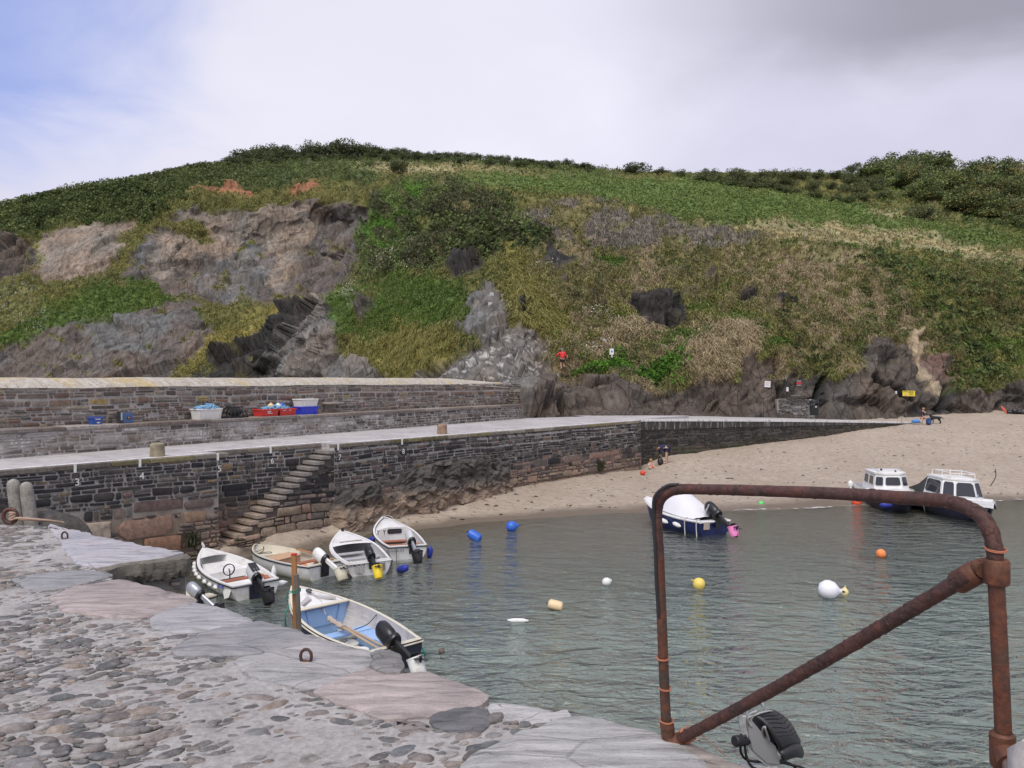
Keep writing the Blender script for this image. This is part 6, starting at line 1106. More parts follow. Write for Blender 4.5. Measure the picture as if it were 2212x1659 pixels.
class Hull:
    def __init__(s, L, B, D, tw=.8, rise=.35, p=2.2, rake=.35, fl=.6, gw=.07, floor=.22, dk=.0, fore=.75):
        s.__dict__.update(locals())
    def hb(s, t):
        if t < .42: k = s.tw + (1 - s.tw) * math.sin(t / .42 * math.pi / 2)
        else: k = 1 - ((t - .42) / .58) ** s.p
        return max(.012, s.B / 2 * k)
    def sh(s, t): return s.D + s.rise * t ** 2.2 + .05 * (1 - t) ** 3
    def keel(s, t): return 0 if t < s.fore else s.sh(1) * .85 * ((t - s.fore) / (1 - s.fore)) ** 2.4
    def x(s, t, q): return s.L * t + s.rake * t ** 5 * (1 - q) - (.06 if t == 0 else 0) * (1 - q)
    def pt(s, t, q, side, inn=0.0):
        """q 0 gunwale .. 1 keel"""
        a = q * math.pi / 2; hb = max(.004, s.hb(t) - inn); z1, z0 = s.sh(t), s.keel(t)
        if inn: z0 = max(s.floor, z0 + .06)
        y = hb * math.cos(a) ** s.fl; z = z1 - (z1 - z0) * math.sin(a) ** 1.15
        return Vector((s.x(t, q), side * y, z))
    def build(s, parent, out, bottom, inner, wl, rim=None, rub=None, nt=22, nq=8, nm='hull'):
        ts = [i / nt for i in range(nt + 1)]; ts[-1] = .995; mb = MB(); N = 2 * nq + 1
        for k, inn in ((0, 0), (1, s.gw)):
            tt = ts if k == 0 else [min(max(t, .02), .975) for t in ts]
            V = []
            for t in tt: V += [s.pt(t, j / nq, 1, inn) for j in range(nq + 1)] + [s.pt(t, (nq - 1 - j) / nq, -1, inn) for j in range(nq)]
            b = len(mb.v); mb.mi = 2 if k else 0; fs = [(i * N + j, i * N + j + 1, (i + 1) * N + j + 1, (i + 1) * N + j) for i in range(nt) for j in range(N - 1)]
            if k == 0: mb.add(V, [f[::-1] for f in fs])
            else: mb.add(V, fs)
            if k == 0: ob = b
            else: ib = b
        # lower part of the outside takes the bottom paint
        for i, f in enumerate(mb.f):
            if mb.m[i] == 0 and sum(mb.v[q][2] for q in f) / 4 < wl: mb.m[i] = 1
        mb.mi = 3
        for i in range(nt):
            for e in (0, N - 1):
                f = (ob + i * N + e, ob + (i + 1) * N + e, ib + (i + 1) * N + e, ib + i * N + e); mb.f.append(f if e else f[::-1]); mb.m.append(3)
        mb.f.append((ob + N - 1, ob, ib, ib + N - 1)); mb.m.append(3)
        mb.f.append(tuple(ob + j for j in range(N))); mb.m.append(0); mb.f.append(tuple(ib + N - 1 - j for j in range(N))); mb.m.append(2)
        mb.f.append((ob + nt * N, ob + nt * N + N - 1, ib + nt * N + N - 1, ib + nt * N)); mb.m.append(3)
        h = mb.build(nm, [out, bottom, inner, rim or out], parent, True, ang=35)
        if rub:
            r = MB()
            for sd in (1, -1): r.tube([s.pt(t, .0, sd) + Vector((0, sd * .014, -.045)) for t in ts], .018, 6)
            r.tube([s.pt(0, 0, 1) + Vector((-.014, 0, -.045)), s.pt(0, 0, -1) + Vector((-.014, 0, -.045))], .018, 6); r.build('rub_rail', rub, parent)
        return h
    def inner_w(s, x, z):
        t = x / s.L; lo, hi = 0, 1
        for _ in range(20):
            m = (lo + hi) / 2
            if s.pt(t, m, 1, s.gw).z > z: lo = m
            else: hi = m
        return s.pt(t, lo, 1, s.gw).y
    def thwart(s, parent, x, z, w, mat, th=.035, name='thwart', x2=None):
        mb = MB(); a, b = s.inner_w(x, z) - .005, s.inner_w(x + w, z) - .005; mb.prism([(x, -a), (x + w, -b), (x + w, b), (x, a)], z - th, z); return mb.build(name, mat, parent, False)
    def deck(s, parent, t0, mat, drop=.02, crown=.05, name='foredeck', bulk=None, holes=False):
        n = 10; mb = MB(); V = []
        for i in range(n + 1):
            t = t0 + (.985 - t0) * i / n; 
            for j in range(7):
                f = j / 3 - 1; p = s.pt(t, 0, 1); V.append((s.x(t, 0), (s.hb(t) - s.gw * .5) * f, p.z - drop + crown * (1 - f * f)))
        mb.add(V, [(i * 7 + j, (i + 1) * 7 + j, (i + 1) * 7 + j + 1, i * 7 + j + 1) for i in range(n) for j in range(6)]); o = mb.build(name, mat, parent)
        if bulk:
            m2 = MB(); x = s.L * t0; top = []; 
            for j in range(7): f = j / 3 - 1; top.append(Vector((x, (s.hb(t0) - s.gw * .5) * f, s.sh(t0) - drop + crown * (1 - f * f) - .004)))
            bot = []
            for j in range(9):
                q = j / 8; p = s.pt(t0, q * .5 + .5, -1, s.gw) if j < 8 else None
            poly = top + [s.pt(t0, q, 1, s.gw) for q in (.15, .3, .5, .7, 1)] + [s.pt(t0, q, -1, s.gw) for q in (.7, .5, .3, .15)]
            for q in poly: q.x = x
            m2.add(poly, [tuple(range(len(poly)))]); bk = m2.build('bulkhead', bulk, parent, False); return o, bk
        return o
def boat_root(name, label, stern, bow, draft, heel=0, pitch=0, group='small boats in the harbour'):
    dx, dy = bow[0] - stern[0], bow[1] - stern[1]; return thing(name, label, 'boat', (stern[0], stern[1], -draft), (R(heel), R(pitch), math.atan2(dy, dx)), group)
def outboard(parent, x, z, y, tilt, cowl, leg, sc=1.0, steer=0, brand=None, strap=None):
    """clamped on the transom and tilted up; returns the frame of the lower unit for a bucket"""
    M = Matrix.Translation((x, y, z)) @ Euler((0, 0, R(steer))).to_matrix().to_4x4() @ Euler((0, R(tilt), 0)).to_matrix().to_4x4() @ Matrix.Scale(sc, 4)
    root = None
    mb = MB(); mb.lathe([(.085, -.02), (.115, .03), (.125, .12), (.125, .26), (.115, .36), (.085, .42), (.03, .445)], Matrix.Translation((-.06, 0, .06)) @ Matrix.Diagonal((1.45, 1.0, 1, 1)), 14); mb.xf(M); c = mb.build('outboard_motor', cowl, parent, True)
    mb = MB(); mb.lathe([(.12, 0), (.13, .03), (.13, .07), (.12, .09)], Matrix.Translation((-.06, 0, -.03)) @ Matrix.Diagonal((1.45, 1.0, 1, 1)), 14); mb.xf(M); mb.build('cowl_base', M_BLACK, c)
    mb = MB(); mb.box((-.09, 0, -.30), (.15, .075, .58), None, .02, .9); mb.box((-.14, 0, -.56), (.26, .16, .016), None, .005); mb.ell((-.12, 0, -.72), (.15, .042, .045)); mb.box((-.09, 0, -.65), (.10, .03, .2), None, .01); mb.box((-.08, 0, -.79), (.10, .012, .12), Euler((0, .2, 0)), .004); mb.xf(M); mb.build('drive_leg', leg, c)
    mb = MB()
    for k in range(3):
        a = k * 2.094; mb.ell((-.28, math.cos(a) * .065, -.72 + math.sin(a) * .065), (.008, .045, .07), Euler((a - 1.57, .3, 0)), 8, 5)
    mb.cyl((-.31, 0, -.72), (-.25, 0, -.72), .025, None, 8); mb.xf(M); mb.build('propeller', M_BLACK, c)
    M2 = Matrix.Translation((x, y, z)); mb = MB(); mb.box((.05, 0, -.10), (.03, .19, .26), None, .008); mb.box((-.05, 0, -.12), (.05, .17, .30), None, .01); mb.box((.0, 0, .01), (.13, .19, .04), None, .01)
    for s_ in (-.07, .07): mb.cyl((.05, s_, -.08), (.13, s_, -.08), .012, None, 8)
    mb.xf(M2 @ Matrix.Scale(sc, 4)); mb.build('clamp_bracket', M_BLACK, c)
    mb = MB(); mb.tube([(.08, 0, .06), (.25, .02, .10), (.42, .03, .12)], [.016, .016, .022], 8); mb.xf(M); mb.build('tiller', M_BLACK, c)
    if strap:
        mb = MB()
        for yy in (-.04, .03): mb.tube([(-.245, yy, .02), (-.25, yy, .2), (-.22, yy, .4), (-.06, yy, .505)], .008, 5)
        mb.xf(M); mb.build('cord', strap, c)
    return M, c
def bucket(label, M, mat, r0=.16, r1=.125, h=.36, off=(-.19, 0, -.58), tip=-40, name='bucket', handle=True, group='buckets pulled over outboard propellers', lid=None):
    """mouth towards the motor, closed base outward"""
    Q = M @ Matrix.Translation(off) @ Euler((0, R(tip), 0)).to_matrix().to_4x4(); loc, rot, _s = Q.decompose()
    root = thing(name, label, 'bucket', loc, rot.to_euler(), group)
    mb = MB(); mb.lathe([(r0 * .94, -.01), (r0 * 1.06, 0), (r0 * 1.06, -.025), (r0, -.03), (r0 * .99, -.05), ((r0 + r1) / 2, -h * .55), (r1, -h + .01), (r1 * .94, -h), (r1 * .86, -h), (r1 * .8, -h + .012), (.01, -h + .012)], None, 24, False); mb.build('pail', mat, root)
    if handle:
        mb = MB(); mb.tube([(math.cos(a) * r0 * 1.07 * .35 + r0 * .5 * math.sin(a), math.cos(a) * r0 * 1.08, -.02 + .02 * math.sin(a)) for a in np.linspace(0, math.pi, 13)], .005, 5); mb.build('handle', M_BLACK if not lid else lid, root)
    return root
def fender(label, M, mat, L=.42, r=.085, group='fenders hung on the boats', name='fender'):
    loc, rot, _ = M.decompose(); root = thing(name, label, 'fender', loc, rot.to_euler(), group); mb = MB(); mb.lathe([(.015, -L / 2 - .06), (.03, -L / 2 - .03), (r * .55, -L / 2), (r * .9, -L / 2 + .05), (r, -L / 2 + .10), (r, L / 2 - .10), (r * .9, L / 2 - .05), (r * .55, L / 2), (.03, L / 2 + .03), (.015, L / 2 + .06)], None, 14); mb.build('body', mat, root); return root
def L2W(root, p): return MW(root) @ Vector(p)
def rope_thing(label, pts, r=.012, mat=None, group=None, name='mooring_rope'):
    mb = MB(); c = curve_pts([Vector(p) for p in pts], 8); o0 = c[0]; mb.tube(c, r, 6); o = mb.build(name, mat or M_ROPEW, None, True, o0); o.location = o0; tag(o, label, 'rope', group); return o
RX = lambda d: Euler((R(d), 0, 0)).to_matrix().to_4x4()

# -- small tender half hidden behind the quay corner (silver outboard)
h = Hull(2.7, 1.2, .46, .86, .2, 2.4, .2, .5, .06, .1); r = boat_root('tender', 'small cream tender with a silver outboard, mostly hidden behind the quay corner', (-7.93, 20.0), (-10.4, 21.1), .10, 2)
h.build(r, M_CR, M_CR, M_CR, .0, M_CR, M_BLACK); h.thwart(r, .9, .33, .25, M_CR); mb = MB(); mb.box((.10, .36, .52), (.22, .26, .05), None, .02); mb.box((.10, -.36, .52), (.22, .26, .05), None, .02); mb.build('corner_seat', M_CR, r); mb = MB(); mb.tube([(.25, .25, .52), (.8, .3, .56)], .06, 12); mb.build('grey_roll', simple('grey_roll', (.28, .30, .42), .6), r)
M, _ = outboard(r, -.03, .55, .05, 60, M_SILVER, M_SILVER, .95); M = MW(r) @ M; bucket('black bucket on the propeller of the half hidden cream tender', M, M_BLACK, .19, .14, .38, off=(-.19, 0, -.58), tip=-40)
# -- white boat with a string of round fenders
h = Hull(3.9, 1.58, .53, .82, .26, 2.3, .25, .5, .085, .14); rB = r = boat_root('motor_boat', 'white open boat with a string of small white fenders and a red plank seat', (-7.02, 21.6), (-9.57, 24.6), .14, -1, -1)
h.build(r, M_WH, M_ABLUE, M_WH, .13, M_WH, M_BLACK); h.deck(r, .80, M_WH, .03, .04); mb = MB(); mb.prism([(2.0, -h.inner_w(2.0, .5)), (3.25, -h.inner_w(3.25, .55)), (3.25, h.inner_w(3.25, .55)), (2.0, h.inner_w(2.0, .5))], .25, .47); mb.box((2.6, 0, .48), (.7, .75, .03), None, .02); mb.build('fore_platform', M_WH, r, False)
mb = MB()
for yy in (-.18, .18): mb.lathe([(.06, .495), (.062, .502), (.045, .504), (.04, .498)], Matrix.Translation((2.55, yy, 0)), 12)
mb.build('drain_ring', M_WH, r); h.thwart(r, .95, .46, .2, M_TEAK); mb = MB(); mb.prism([(.04, -h.inner_w(.1, .5)), (.40, -h.inner_w(.4, .5)), (.40, -.25), (.04, -.25)], .25, .44); mb.prism([(.04, .25), (.40, .25), (.40, h.inner_w(.4, .5)), (.04, h.inner_w(.1, .5))], .25, .44); mb.build('stern_locker', M_GREY, r, False); mb = MB(); mb.tube([(.18, -.46, .50), (.5, -.5, .52)], .07, 10); mb.build('terracotta_roll', simple('terracotta', (.42, .14, .085), .7), r)
mb = MB(); mb.box((h.L - .08 + .28, 0, h.sh(1) + .05), (.22, .05, .10), Euler((0, -.5, 0)), .01); mb.build('bow_fitting', M_GCOWL, r); mb = MB(); mb.box((-.085, 0, .34), (.03, .42, .38), None, .005); mb.build('motor_pad', M_DNAVY, r)
mb = MB(); mb.tube([(1.35, .2, .32), (1.35, .2, .62), (1.42, .2, .68)], .018, 6)
for k in range(2): mb.tube([(1.40 + .04 * k, .2 + math.cos(a) * .16, .66 + math.sin(a) * .16) for a in np.linspace(0, 6.28, 18, endpoint=False)], .012, 6, closed=True)
mb.build('steering_wheel', M_BLACK, r)
M, oc = outboard(r, -.06, .60, 0, 67, M_GCOWL, M_BLACK, 1.12, strap=M_ROPEW); mb = MB(); mb.box((-.245, 0, .27), (.02, .20, .34), None, .008); mb.xf(M); mb.build('cowl_back', M_BLACK, oc); bucket('black bucket on the propeller of the white boat with the fender string', MW(r) @ M, M_BLACK, .19, .15, .38, off=(-.19, 0, -.58), tip=-40)
text_mesh('= =', .12, simple('blue_sticker', (.12, .14, .5), .5), r, face_M((.55, h.hb(.13) + .012, h.sh(.1) - .10), (-1, 0, 0), (0, 0, 1)), 'registration_label') if False else None
mb = MB(); t_ = .17; p_1 = h.pt(t_, 0, 1); mb.box((p_1.x, p_1.y + .004, p_1.z - .10), (.42, .012, .085), Euler((0, 0, -.03)), .003); mb.build('blue_label', simple('blue_label', (.13, .15, .50), .5), r)
for k, t_ in enumerate([.20, .29, .385, .50, .58, .66, .735, .80]):
    p = h.pt(t_, 0, 1) + Vector((0, .07, -.15)); fender('white round fender in the string along the side of the white boat', MW(r) @ Matrix.Translation(p) @ Euler((0, R(90), R(-8))).to_matrix().to_4x4(), M_FEND, .16, .068, 'white fenders strung along the white boat')
p = h.pt(.06, 0, -1) + Vector((-.05, -.06, -.22)); fender('long white fender on the far quarter of the boat with the fender string', MW(r) @ Matrix.Translation(p) @ Euler((R(90), R(20), 0)).to_matrix().to_4x4(), M_FEND, .40, .075)
fender('white fender hanging between the white boat and the cream dinghy', MW(r) @ Matrix.Translation(h.pt(.10, 0, -1) + Vector((.2, -.08, -.0))) , M_FEND, .30, .07)
mb = MB(); p = h.pt(.04, .25, 1); mb.add([p + Vector((.5, .03, .06)), p + Vector((.2, .09, -.22)), p + Vector((-.05, .06, -.12)), p + Vector((-.12, .02, .08)), p + Vector((.2, .06, -.04))], [(0, 1, 4), (1, 2, 4), (2, 3, 4), (4, 3, 0)]); o = mb.build('canvas_flap', M_FEND, r)
# -- cream dinghy with a wooden chest and oar
h = Hull(3.3, 1.45, .54, .82, .14, 3.6, .10, .5, .05, .15, fore=.85); rC = r = boat_root('dinghy', 'cream dinghy with a blunt bow carrying a wooden chest and an oar', (-5.69, 23.7), (-8.27, 25.6), .13, 1.5, -1)
h.build(r, M_WH, M_CR, M_CR, .16, M_CR, M_BLACK); h.thwart(r, .9, .45, .22, M_TEAK); h.thwart(r, 2.65, .42, .35, M_CR)
M, oc = outboard(r, -.06, .62, .0, 67, M_WH, M_WH, 1.08); bucket('cream tub pulled over the propeller of the cream dinghy', MW(r) @ M, M_CR, .185, .15, .38, off=(-.19, 0, -.58), tip=-40, handle=False); mb = MB(); mb.box((-.085, 0, .36), (.03, .3, .32), None, .005); mb.build('motor_pad', M_BLACK, r)
ch = thing('wooden_chest', 'varnished plywood chest with a hasp inside the cream dinghy', 'chest', L2W(r, (1.75, .08, .16)), (0, 0, r.rotation_euler.z + .08)); mb = MB(); mb.box((0, 0, .19), (.55, .88, .36), None, .01); mb.build('box', simple('chest_side', (.40, .24, .17), .6, var=.2, scale=8), ch); mb = MB(); mb.box((0, 0, .385), (.59, .93, .03), None, .006); mb.build('lid', M_PLY, ch); mb = MB(); mb.box((-.29, -.12, .33), (.015, .05, .12), None, .003); mb.build('hasp', M_SILVER, ch)
oa = thing('oar', 'wooden oar lying across the stern of the cream dinghy', 'oar', L2W(r, (1.1, -.52, .60)), (0, R(2), r.rotation_euler.z + math.pi)); mb = MB(); mb.tube([(.95, 0, 0), (-.2, 0, .03)], .024, 8); mb.build('shaft', M_OAR, oa); mb = MB(); mb.box((-.48, 0, .04), (.62, .15, .022), None, .01); mb.build('blade', M_OAR, oa)
mb = MB(); mb.ell((.75, .1, .45), (.13, .13, .12)); o = mb.build('orange_float', simple('orange_float', (.62, .15, .06), .5), None, True, (.75, .1, .45)); o.location = L2W(r, (.75, .1, .34)); tag(o, 'small orange float lying in the stern of the cream dinghy', 'float')
rope_thing('dark rope coiled in the bow of the cream dinghy', [L2W(r, p) for p in [(2.75, .3, .45), (2.95, .1, .46), (2.85, -.2, .47), (2.65, -.1, .48), (2.75, .2, .49), (3.0, .25, .50), (2.95, .0, .57), (2.85, .05, .68), (2.75, .12, .57), (2.85, .3, .47)]], .011, M_ROPED)
# -- white boat, black outboard, yellow tub, name on the transom
h = Hull(3.45, 1.56, .54, .86, .28, 2.3, .28, .5, .08, .16); rD = r = boat_root('motor_boat', 'white open boat with a black outboard and a name lettered on its transom', (-4.36, 24.1), (-5.83, 27.2), .14, -1, -1.2)
h.build(r, M_WH, M_RED, M_GREY, .17, M_WH, M_WH); h.deck(r, .60, M_WH, .02, .05); h.thwart(r, 1.0, .42, .25, M_GREY); h.thwart(r, 1.75, .42, .22, M_GREY); mb = MB(); mb.prism([(.04, -h.inner_w(.1, .46)), (.3, -h.inner_w(.3, .46)), (.3, -.22), (.04, -.22)], .46, .50); mb.prism([(.04, .22), (.3, .22), (.3, h.inner_w(.3, .46)), (.04, h.inner_w(.1, .46))], .46, .50); mb.build('corner_seat', M_WH, r, False); mb = MB(); mb.box((2.35, 0, h.sh(.7) + .06), (.10, .75, .05), None, .01); mb.build('grab_rail', M_WH, r); mb = MB(); mb.box((h.L + .02, 0, h.sh(1) + .04), (.16, .08, .10), None, .01); mb.build('bow_fitting', M_BLACK, r)
for sd in (.32, -.36):
    mb = MB(); mb.box((-.075, sd, .37), (.025, .24, .22), None, .004); mb.build('motor_pad', simple('grey_wood_pad', (.20, .17, .15), .8), r) if sd < 0 else mb.build('motor_pad', bpy.data.materials['grey_wood_pad'] if 'grey_wood_pad' in bpy.data.materials else M_GREY, r)
text_mesh('SKITAHOY', .135, M_BLACK, r, face_M((-.085, .46, .46), (0, -1, 0), (0.05, 0, 1)), 'boat_name', .003)
M, oc = outboard(r, -.06, .63, -.05, 68, M_BLACK, M_BLACK, 1.05); M_YEL = simple('yellow_plastic', (.80, .60, .03), .45); bucket('yellow tub pulled over the propeller of the white boat', MW(r) @ M, M_YEL, .155, .12, .38, off=(-.19, 0, -.58), tip=-40, handle=False)
fender('long blue fender trailing in the water off the stern of the white boat', Matrix.Translation(L2W(r, (-.25, -.98, .27))) @ Euler((R(72), 0, R(30))).to_matrix().to_4x4(), M_FBLUE, .62, .115)
rope_thing('pale rope hanging down the transom of the white boat with the yellow tub', [L2W(r, p) for p in [(.1, .55, .60), (-.09, .42, .55), (-.10, .30, .3), (-.12, .15, .18), (-.1, .1, .1)]], .010)
# -- white boat with a cuddy
h = Hull(3.5, 1.55, .54, .84, .32, 2.3, .30, .5, .07, .18); rE = r = boat_root('cuddy_boat', 'white boat with a rounded cuddy with one dark window and an old grey outboard', (-3.48, 26.2), (-4.71, 29.3), .12, 1, -1.5)
h.build(r, M_WH, M_WH, M_GREY, .12, M_WH, M_BLACK); h.thwart(r, .75, .43, .2, M_TEAK); h.thwart(r, 1.4, .42, .22, M_TEAK)
mb = MB(); V_ = []; n = 9
for i in range(n + 1):
    t = .54 + .42 * i / n
    for j in range(9):
        f = j / 4 - 1; V_.append((h.L * t + .02, (h.hb(t) - .07) * f * (.97 if abs(f) == 1 else 1), h.sh(t) - .02 + .20 * (1 - f ** 4) * (1 - (i / n) ** 3)))
mb.add(V_, [(i * 9 + j, (i + 1) * 9 + j, (i + 1) * 9 + j + 1, i * 9 + j + 1) for i in range(n) for j in range(8)]); x_ = h.L * .54 + .02
poly = [Vector(V_[j]) for j in range(9)] + [Vector((x_, .55, .28)), Vector((x_, -.55, .28))]; mb.add(poly, [tuple(range(11))]); cu_ = mb.build('cuddy', M_WH, r)
mb = MB(); mb.plate([(x_ - .012, y, z) for y, z in ((-.22, .58), (-.26, .62), (-.26, .71), (-.22, .75), (.22, .75), (.26, .71), (.26, .62), (.22, .58))][::-1], .01); mb.build('window', M_GLASS, cu_, False)
for yy in (.4, .62): 
    mb = MB(); mb.tube([(1.75, yy, .6), (1.75, yy, .70), (1.73, yy + .04, .76)], .014, 6); mb.tube([(1.75, yy, .70), (1.73, yy - .04, .76)], .014, 6); mb.build('rowlock', M_BLACK, r)
M, oc = outboard(r, -.06, .62, -.12, 66, M_GCOWL, M_SILVER, 1.12); bucket('black bucket on the propeller of the cuddy boat', MW(r) @ M, M_BLACK, .19, .14, .38, off=(-.19, 0, -.58), tip=-40)
text_mesh('STARDUST', .12, simple('grey_letter', (.12, .12, .14), .6), r, face_M((-.085, .42, .40), (0, -1, 0), (0.05, 0, 1)), 'boat_name', .003)
fender('blue fender on the right quarter of the cuddy boat', Matrix.Translation(L2W(r, (.12, -.80, .28))) @ Euler((R(6), R(8), 0)).to_matrix().to_4x4(), M_FBLUE, .34, .10); fender('blue fender squeezed between the cuddy boat and its neighbour', Matrix.Translation(L2W(r, (1.8, .84, .42))) @ Euler((R(40), R(60), 0)).to_matrix().to_4x4(), M_FBLUE, .40, .10)
for yy in (.42, -.62): rope_thing('dark line hanging over the transom of the cuddy boat', [L2W(r, p) for p in [(.1, yy, .58), (-.09, yy, .54), (-.10, yy - .03, .3), (-.1, yy - .02, .08)]], .010, M_ROPED, 'dark lines over the stern of the cuddy boat')
rope_thing('mooring line running from the cuddy boat bow up the sand', [L2W(r, (h.L + .2, 0, h.sh(1))), L2W(r, (4.4, .5, .62)), P(868, 1096, 33.0) - Vector((0, 0, .02))], .012, M_ROPED); rope_thing('pale line along the foredeck of the cuddy boat', [L2W(r, p) for p in [(h.L + .2, 0, h.sh(1) + .05), (2.9, -.1, .98), (2.0, -.25, .80), (1.5, -.4, .68)]], .010)
# -- blue boat under the near quay
h = Hull(4.3, 1.80, .74, .70, .34, 2.4, .28, .55, .075, .14); rF = r = boat_root('fishing_boat', 'white and navy open boat with a light blue interior moored right below the near quay', (-2.40, 16.25), (-5.27, 19.4), .27, 0, -1)
h.build(r, M_DNAVY, M_DNAVY, M_PLANK, .0, M_CR, M_CR); dk_, bk = h.deck(r, .71, M_WH, .03, .05, bulk=M_LBLUE)
x_ = h.L * .71; hw_ = h.hb(.71)
mb = MB(); mb.box((x_ - .02, 0, h.sh(.71) + .005), (.12, hw_ * 2 - .10, .06), None, .02); mb.build('deck_beam', M_CR, r)
mb = MB(); fr_ = [(x_ - .012, y, z) for y, z in ((-.33, .42), (-.44, .84), (.44, .84), (.33, .42))]
for a, b_ in zip(fr_, fr_[1:] + fr_[:1]): mb.tube([a, b_], .006, 5)
mb.build('locker_door', simple('door_line', (.10, .17, .36), .6), bk, True); mb = MB(); mb.box((x_ - .02, 0, .80), (.02, .05, .06), None, .004); mb.build('latch', M_GCOWL, bk)
mb = MB()
for sd in (1, -1): mb.prism([(x_ + .35, sd * .10), (x_ + .62, sd * .07), (x_ + .25, sd * .42), (x_ + .12, sd * .42)][::sd], h.sh(.8) + .0, h.sh(.8) + .045)
mb.build('deck_panel', M_PLANK, r, False); mb = MB(); mb.ell((x_ + .72, -.03, h.sh(.92) + .06), (.10, .07, .05)); mb.box((x_ + .72, -.03, h.sh(.92) + .03), (.2, .04, .03)); mb.build('bow_cleat', simple('dark_steel', (.10, .105, .11), .5, .5), r)
h.thwart(r, 2.05, .46, .32, M_LBLUE, .04); h.thwart(r, .0 + .10, .56, .24, M_CR, .10, 'stern_seat')
mb = MB()
for sd in (-1,):
    a = [(x, -h.inner_w(x, .45) + .01) for x in (.45, 1.2, 2.02)]; mb.prism([(2.02, -.30), (.45, -.28)] + a, .16, .46)
mb.build('side_bench', M_LBLUE, r, False); mb = MB(); mb.box((1.0, -.50, .475), (.7, .32, .02), None, .006); mb.build('bench_lid', M_LBLUE, r)
mb = MB()
for sd in (1, -1):
    for k in range(5): mb.tube([h.pt(t, .22 + .12 * k, sd, h.gw - .008) for t in (.05, .2, .35, .5, .62, .735)], .007, 5)
mb.build('plank_seam', simple('seam', (.62, .60, .59), .6), r)
M, oc = outboard(r, -.06, .80, .10, 70, M_BLACK, M_BLACK, 1.22); bucket('white bucket pulled over the propeller of the blue boat', MW(r) @ M, M_FEND, .165, .15, .38, off=(-.19, 0, -.58), tip=-40, handle=False)
text_mesh('', .1, M_BLACK, r, Matrix.Identity(4)) if False else None
for k, (x, y, lab, lidw) in enumerate([(1.42, .18, 'white bucket with a red band, farther of the pair in the blue boat', 0), (1.12, .30, 'white bucket with a red band, nearer of the pair in the blue boat', 0)]):
    bu = thing('bucket', lab, 'bucket', L2W(r, (x, y, .18)), (0, 0, k)); mb = MB(); mb.lathe([(.11, 0), (.135, .27), (.142, .28), (.142, .30), (.13, .30), (.12, .05), (.01, .04)], None, 20, False); mb.build('pail', M_FEND, bu); mb = MB(); mb.lathe([(.1365, .20), (.1385, .25)], None, 20, False); mb.build('red_band', simple('red_band', (.50, .06, .06), .5), bu); mb = MB(); mb.tube([(math.cos(a) * .142, math.sin(a) * .10, .30 + math.sin(a) * .03) for a in np.linspace(0, 3.14, 10)], .004, 5); mb.build('handle', M_FEND, bu)
mb = MB(); mb.lathe([(.16, 0), (.165, .02), (.15, .03), (.13, .025), (.01, .025)], None, 20); mb.lathe([(.14, -.28), (.155, 0)], None, 20, False); o = mb.build('lidded_tub', M_FEND); o.location = L2W(r, (.92, .25, .48)); tag(o, 'lidded white tub beside the red banded buckets in the blue boat', 'tub')
for k, (a, b_, lab) in enumerate([((2.75, .0, .66), (.25, .16, .62), 'long weathered pole with a frayed end laid along the blue boat'), ((2.45, -.06, .63), (.30, -.04, .60), 'second weathered pole, without a frayed end, laid in the blue boat')]):
    po = thing('wooden_pole', lab, 'pole', L2W(r, a)); A, B = L2W(r, a) - po.location, L2W(r, b_) - po.location; mb = MB(); mb.tube([A, B], .030, 8); mb.build('shaft', M_WOODP, po)
    if k == 0:
        mb = MB(); mb.tube(curve_pts([A + Vector((0, 0, .01)), A.lerp(B, .10), A.lerp(B, .20), A.lerp(B, .30)], 6), [.055 + random.uniform(-.012, .016) for _ in range(19)], 8, jit=.25); mb.build('frayed_wrapping', simple('frayed_rope', (.42, .36, .30), .95, var=.4, scale=30, bmp=.6), po)
rope_thing('line from the bow cleat to the poles in the blue boat', [L2W(r, p) for p in [(x_ + .7, -.03, h.sh(.92) + .08), (x_ + .2, -.05, .98), (2.9, 0, .72)]], .008); rope_thing('dark line over the far gunwale to the blue boat bench', [L2W(r, p) for p in [(2.0, -.88, .74), (2.0, -.80, .76), (1.95, -.55, .62), (2.0, -.2, .54)]], .011, M_ROPED); rope_thing('green rope knotted at the far stern corner of the blue boat', [L2W(r, p) for p in [(.05, -.64, .60), (-.07, -.67, .52), (-.05, -.70, .42), (.02, -.68, .46), (-.04, -.66, .36)]], .022, mat_grope); rope_thing('green bow line hanging down the side of the blue boat', [L2W(r, p) for p in [(3.5, .62, .92), (3.45, .74, .7), (3.5, .70, .45), (3.6, .6, .25)]], .018, mat_grope)
# -- navy boat under a white canopy
h = Hull(4.0, 1.70, .72, .86, .36, 2.5, .35, .42, .12, .2); rG = r = boat_root('canopied_boat', 'navy blue motor boat under a white canvas canopy with a big black outboard', (7.75, 30.3), (5.75, 34.1), .20, 2, 0)
h.build(r, M_NAVY, M_NAVY, M_GREY, .0, M_WH, M_WH); h.deck(r, .62, M_WH, .0, .08)
mb = MB()
for sd in (1, -1): mb.tube([h.pt(t, 0, sd) + Vector((0, sd * .006, -.05)) for t in [i / 16 for i in range(16)] + [.99]], .052, 6)
mb.tube([h.pt(0, 0, 1) + Vector((-.01, 0, -.05)), h.pt(0, 0, -1) + Vector((-.01, 0, -.05))], .05, 6); mb.build('white_sheer_strake', M_WH, r)
M_CANV = simple('canopy_canvas', (.66, .66, .69), .8, var=.08, scale=3, bmp=.25); mb = MB(); V_ = []; xs_ = [.35, .8, 1.3, 1.8, 2.25, 2.5]; hs_ = [.06, .34, .62, .84, .93, .92]
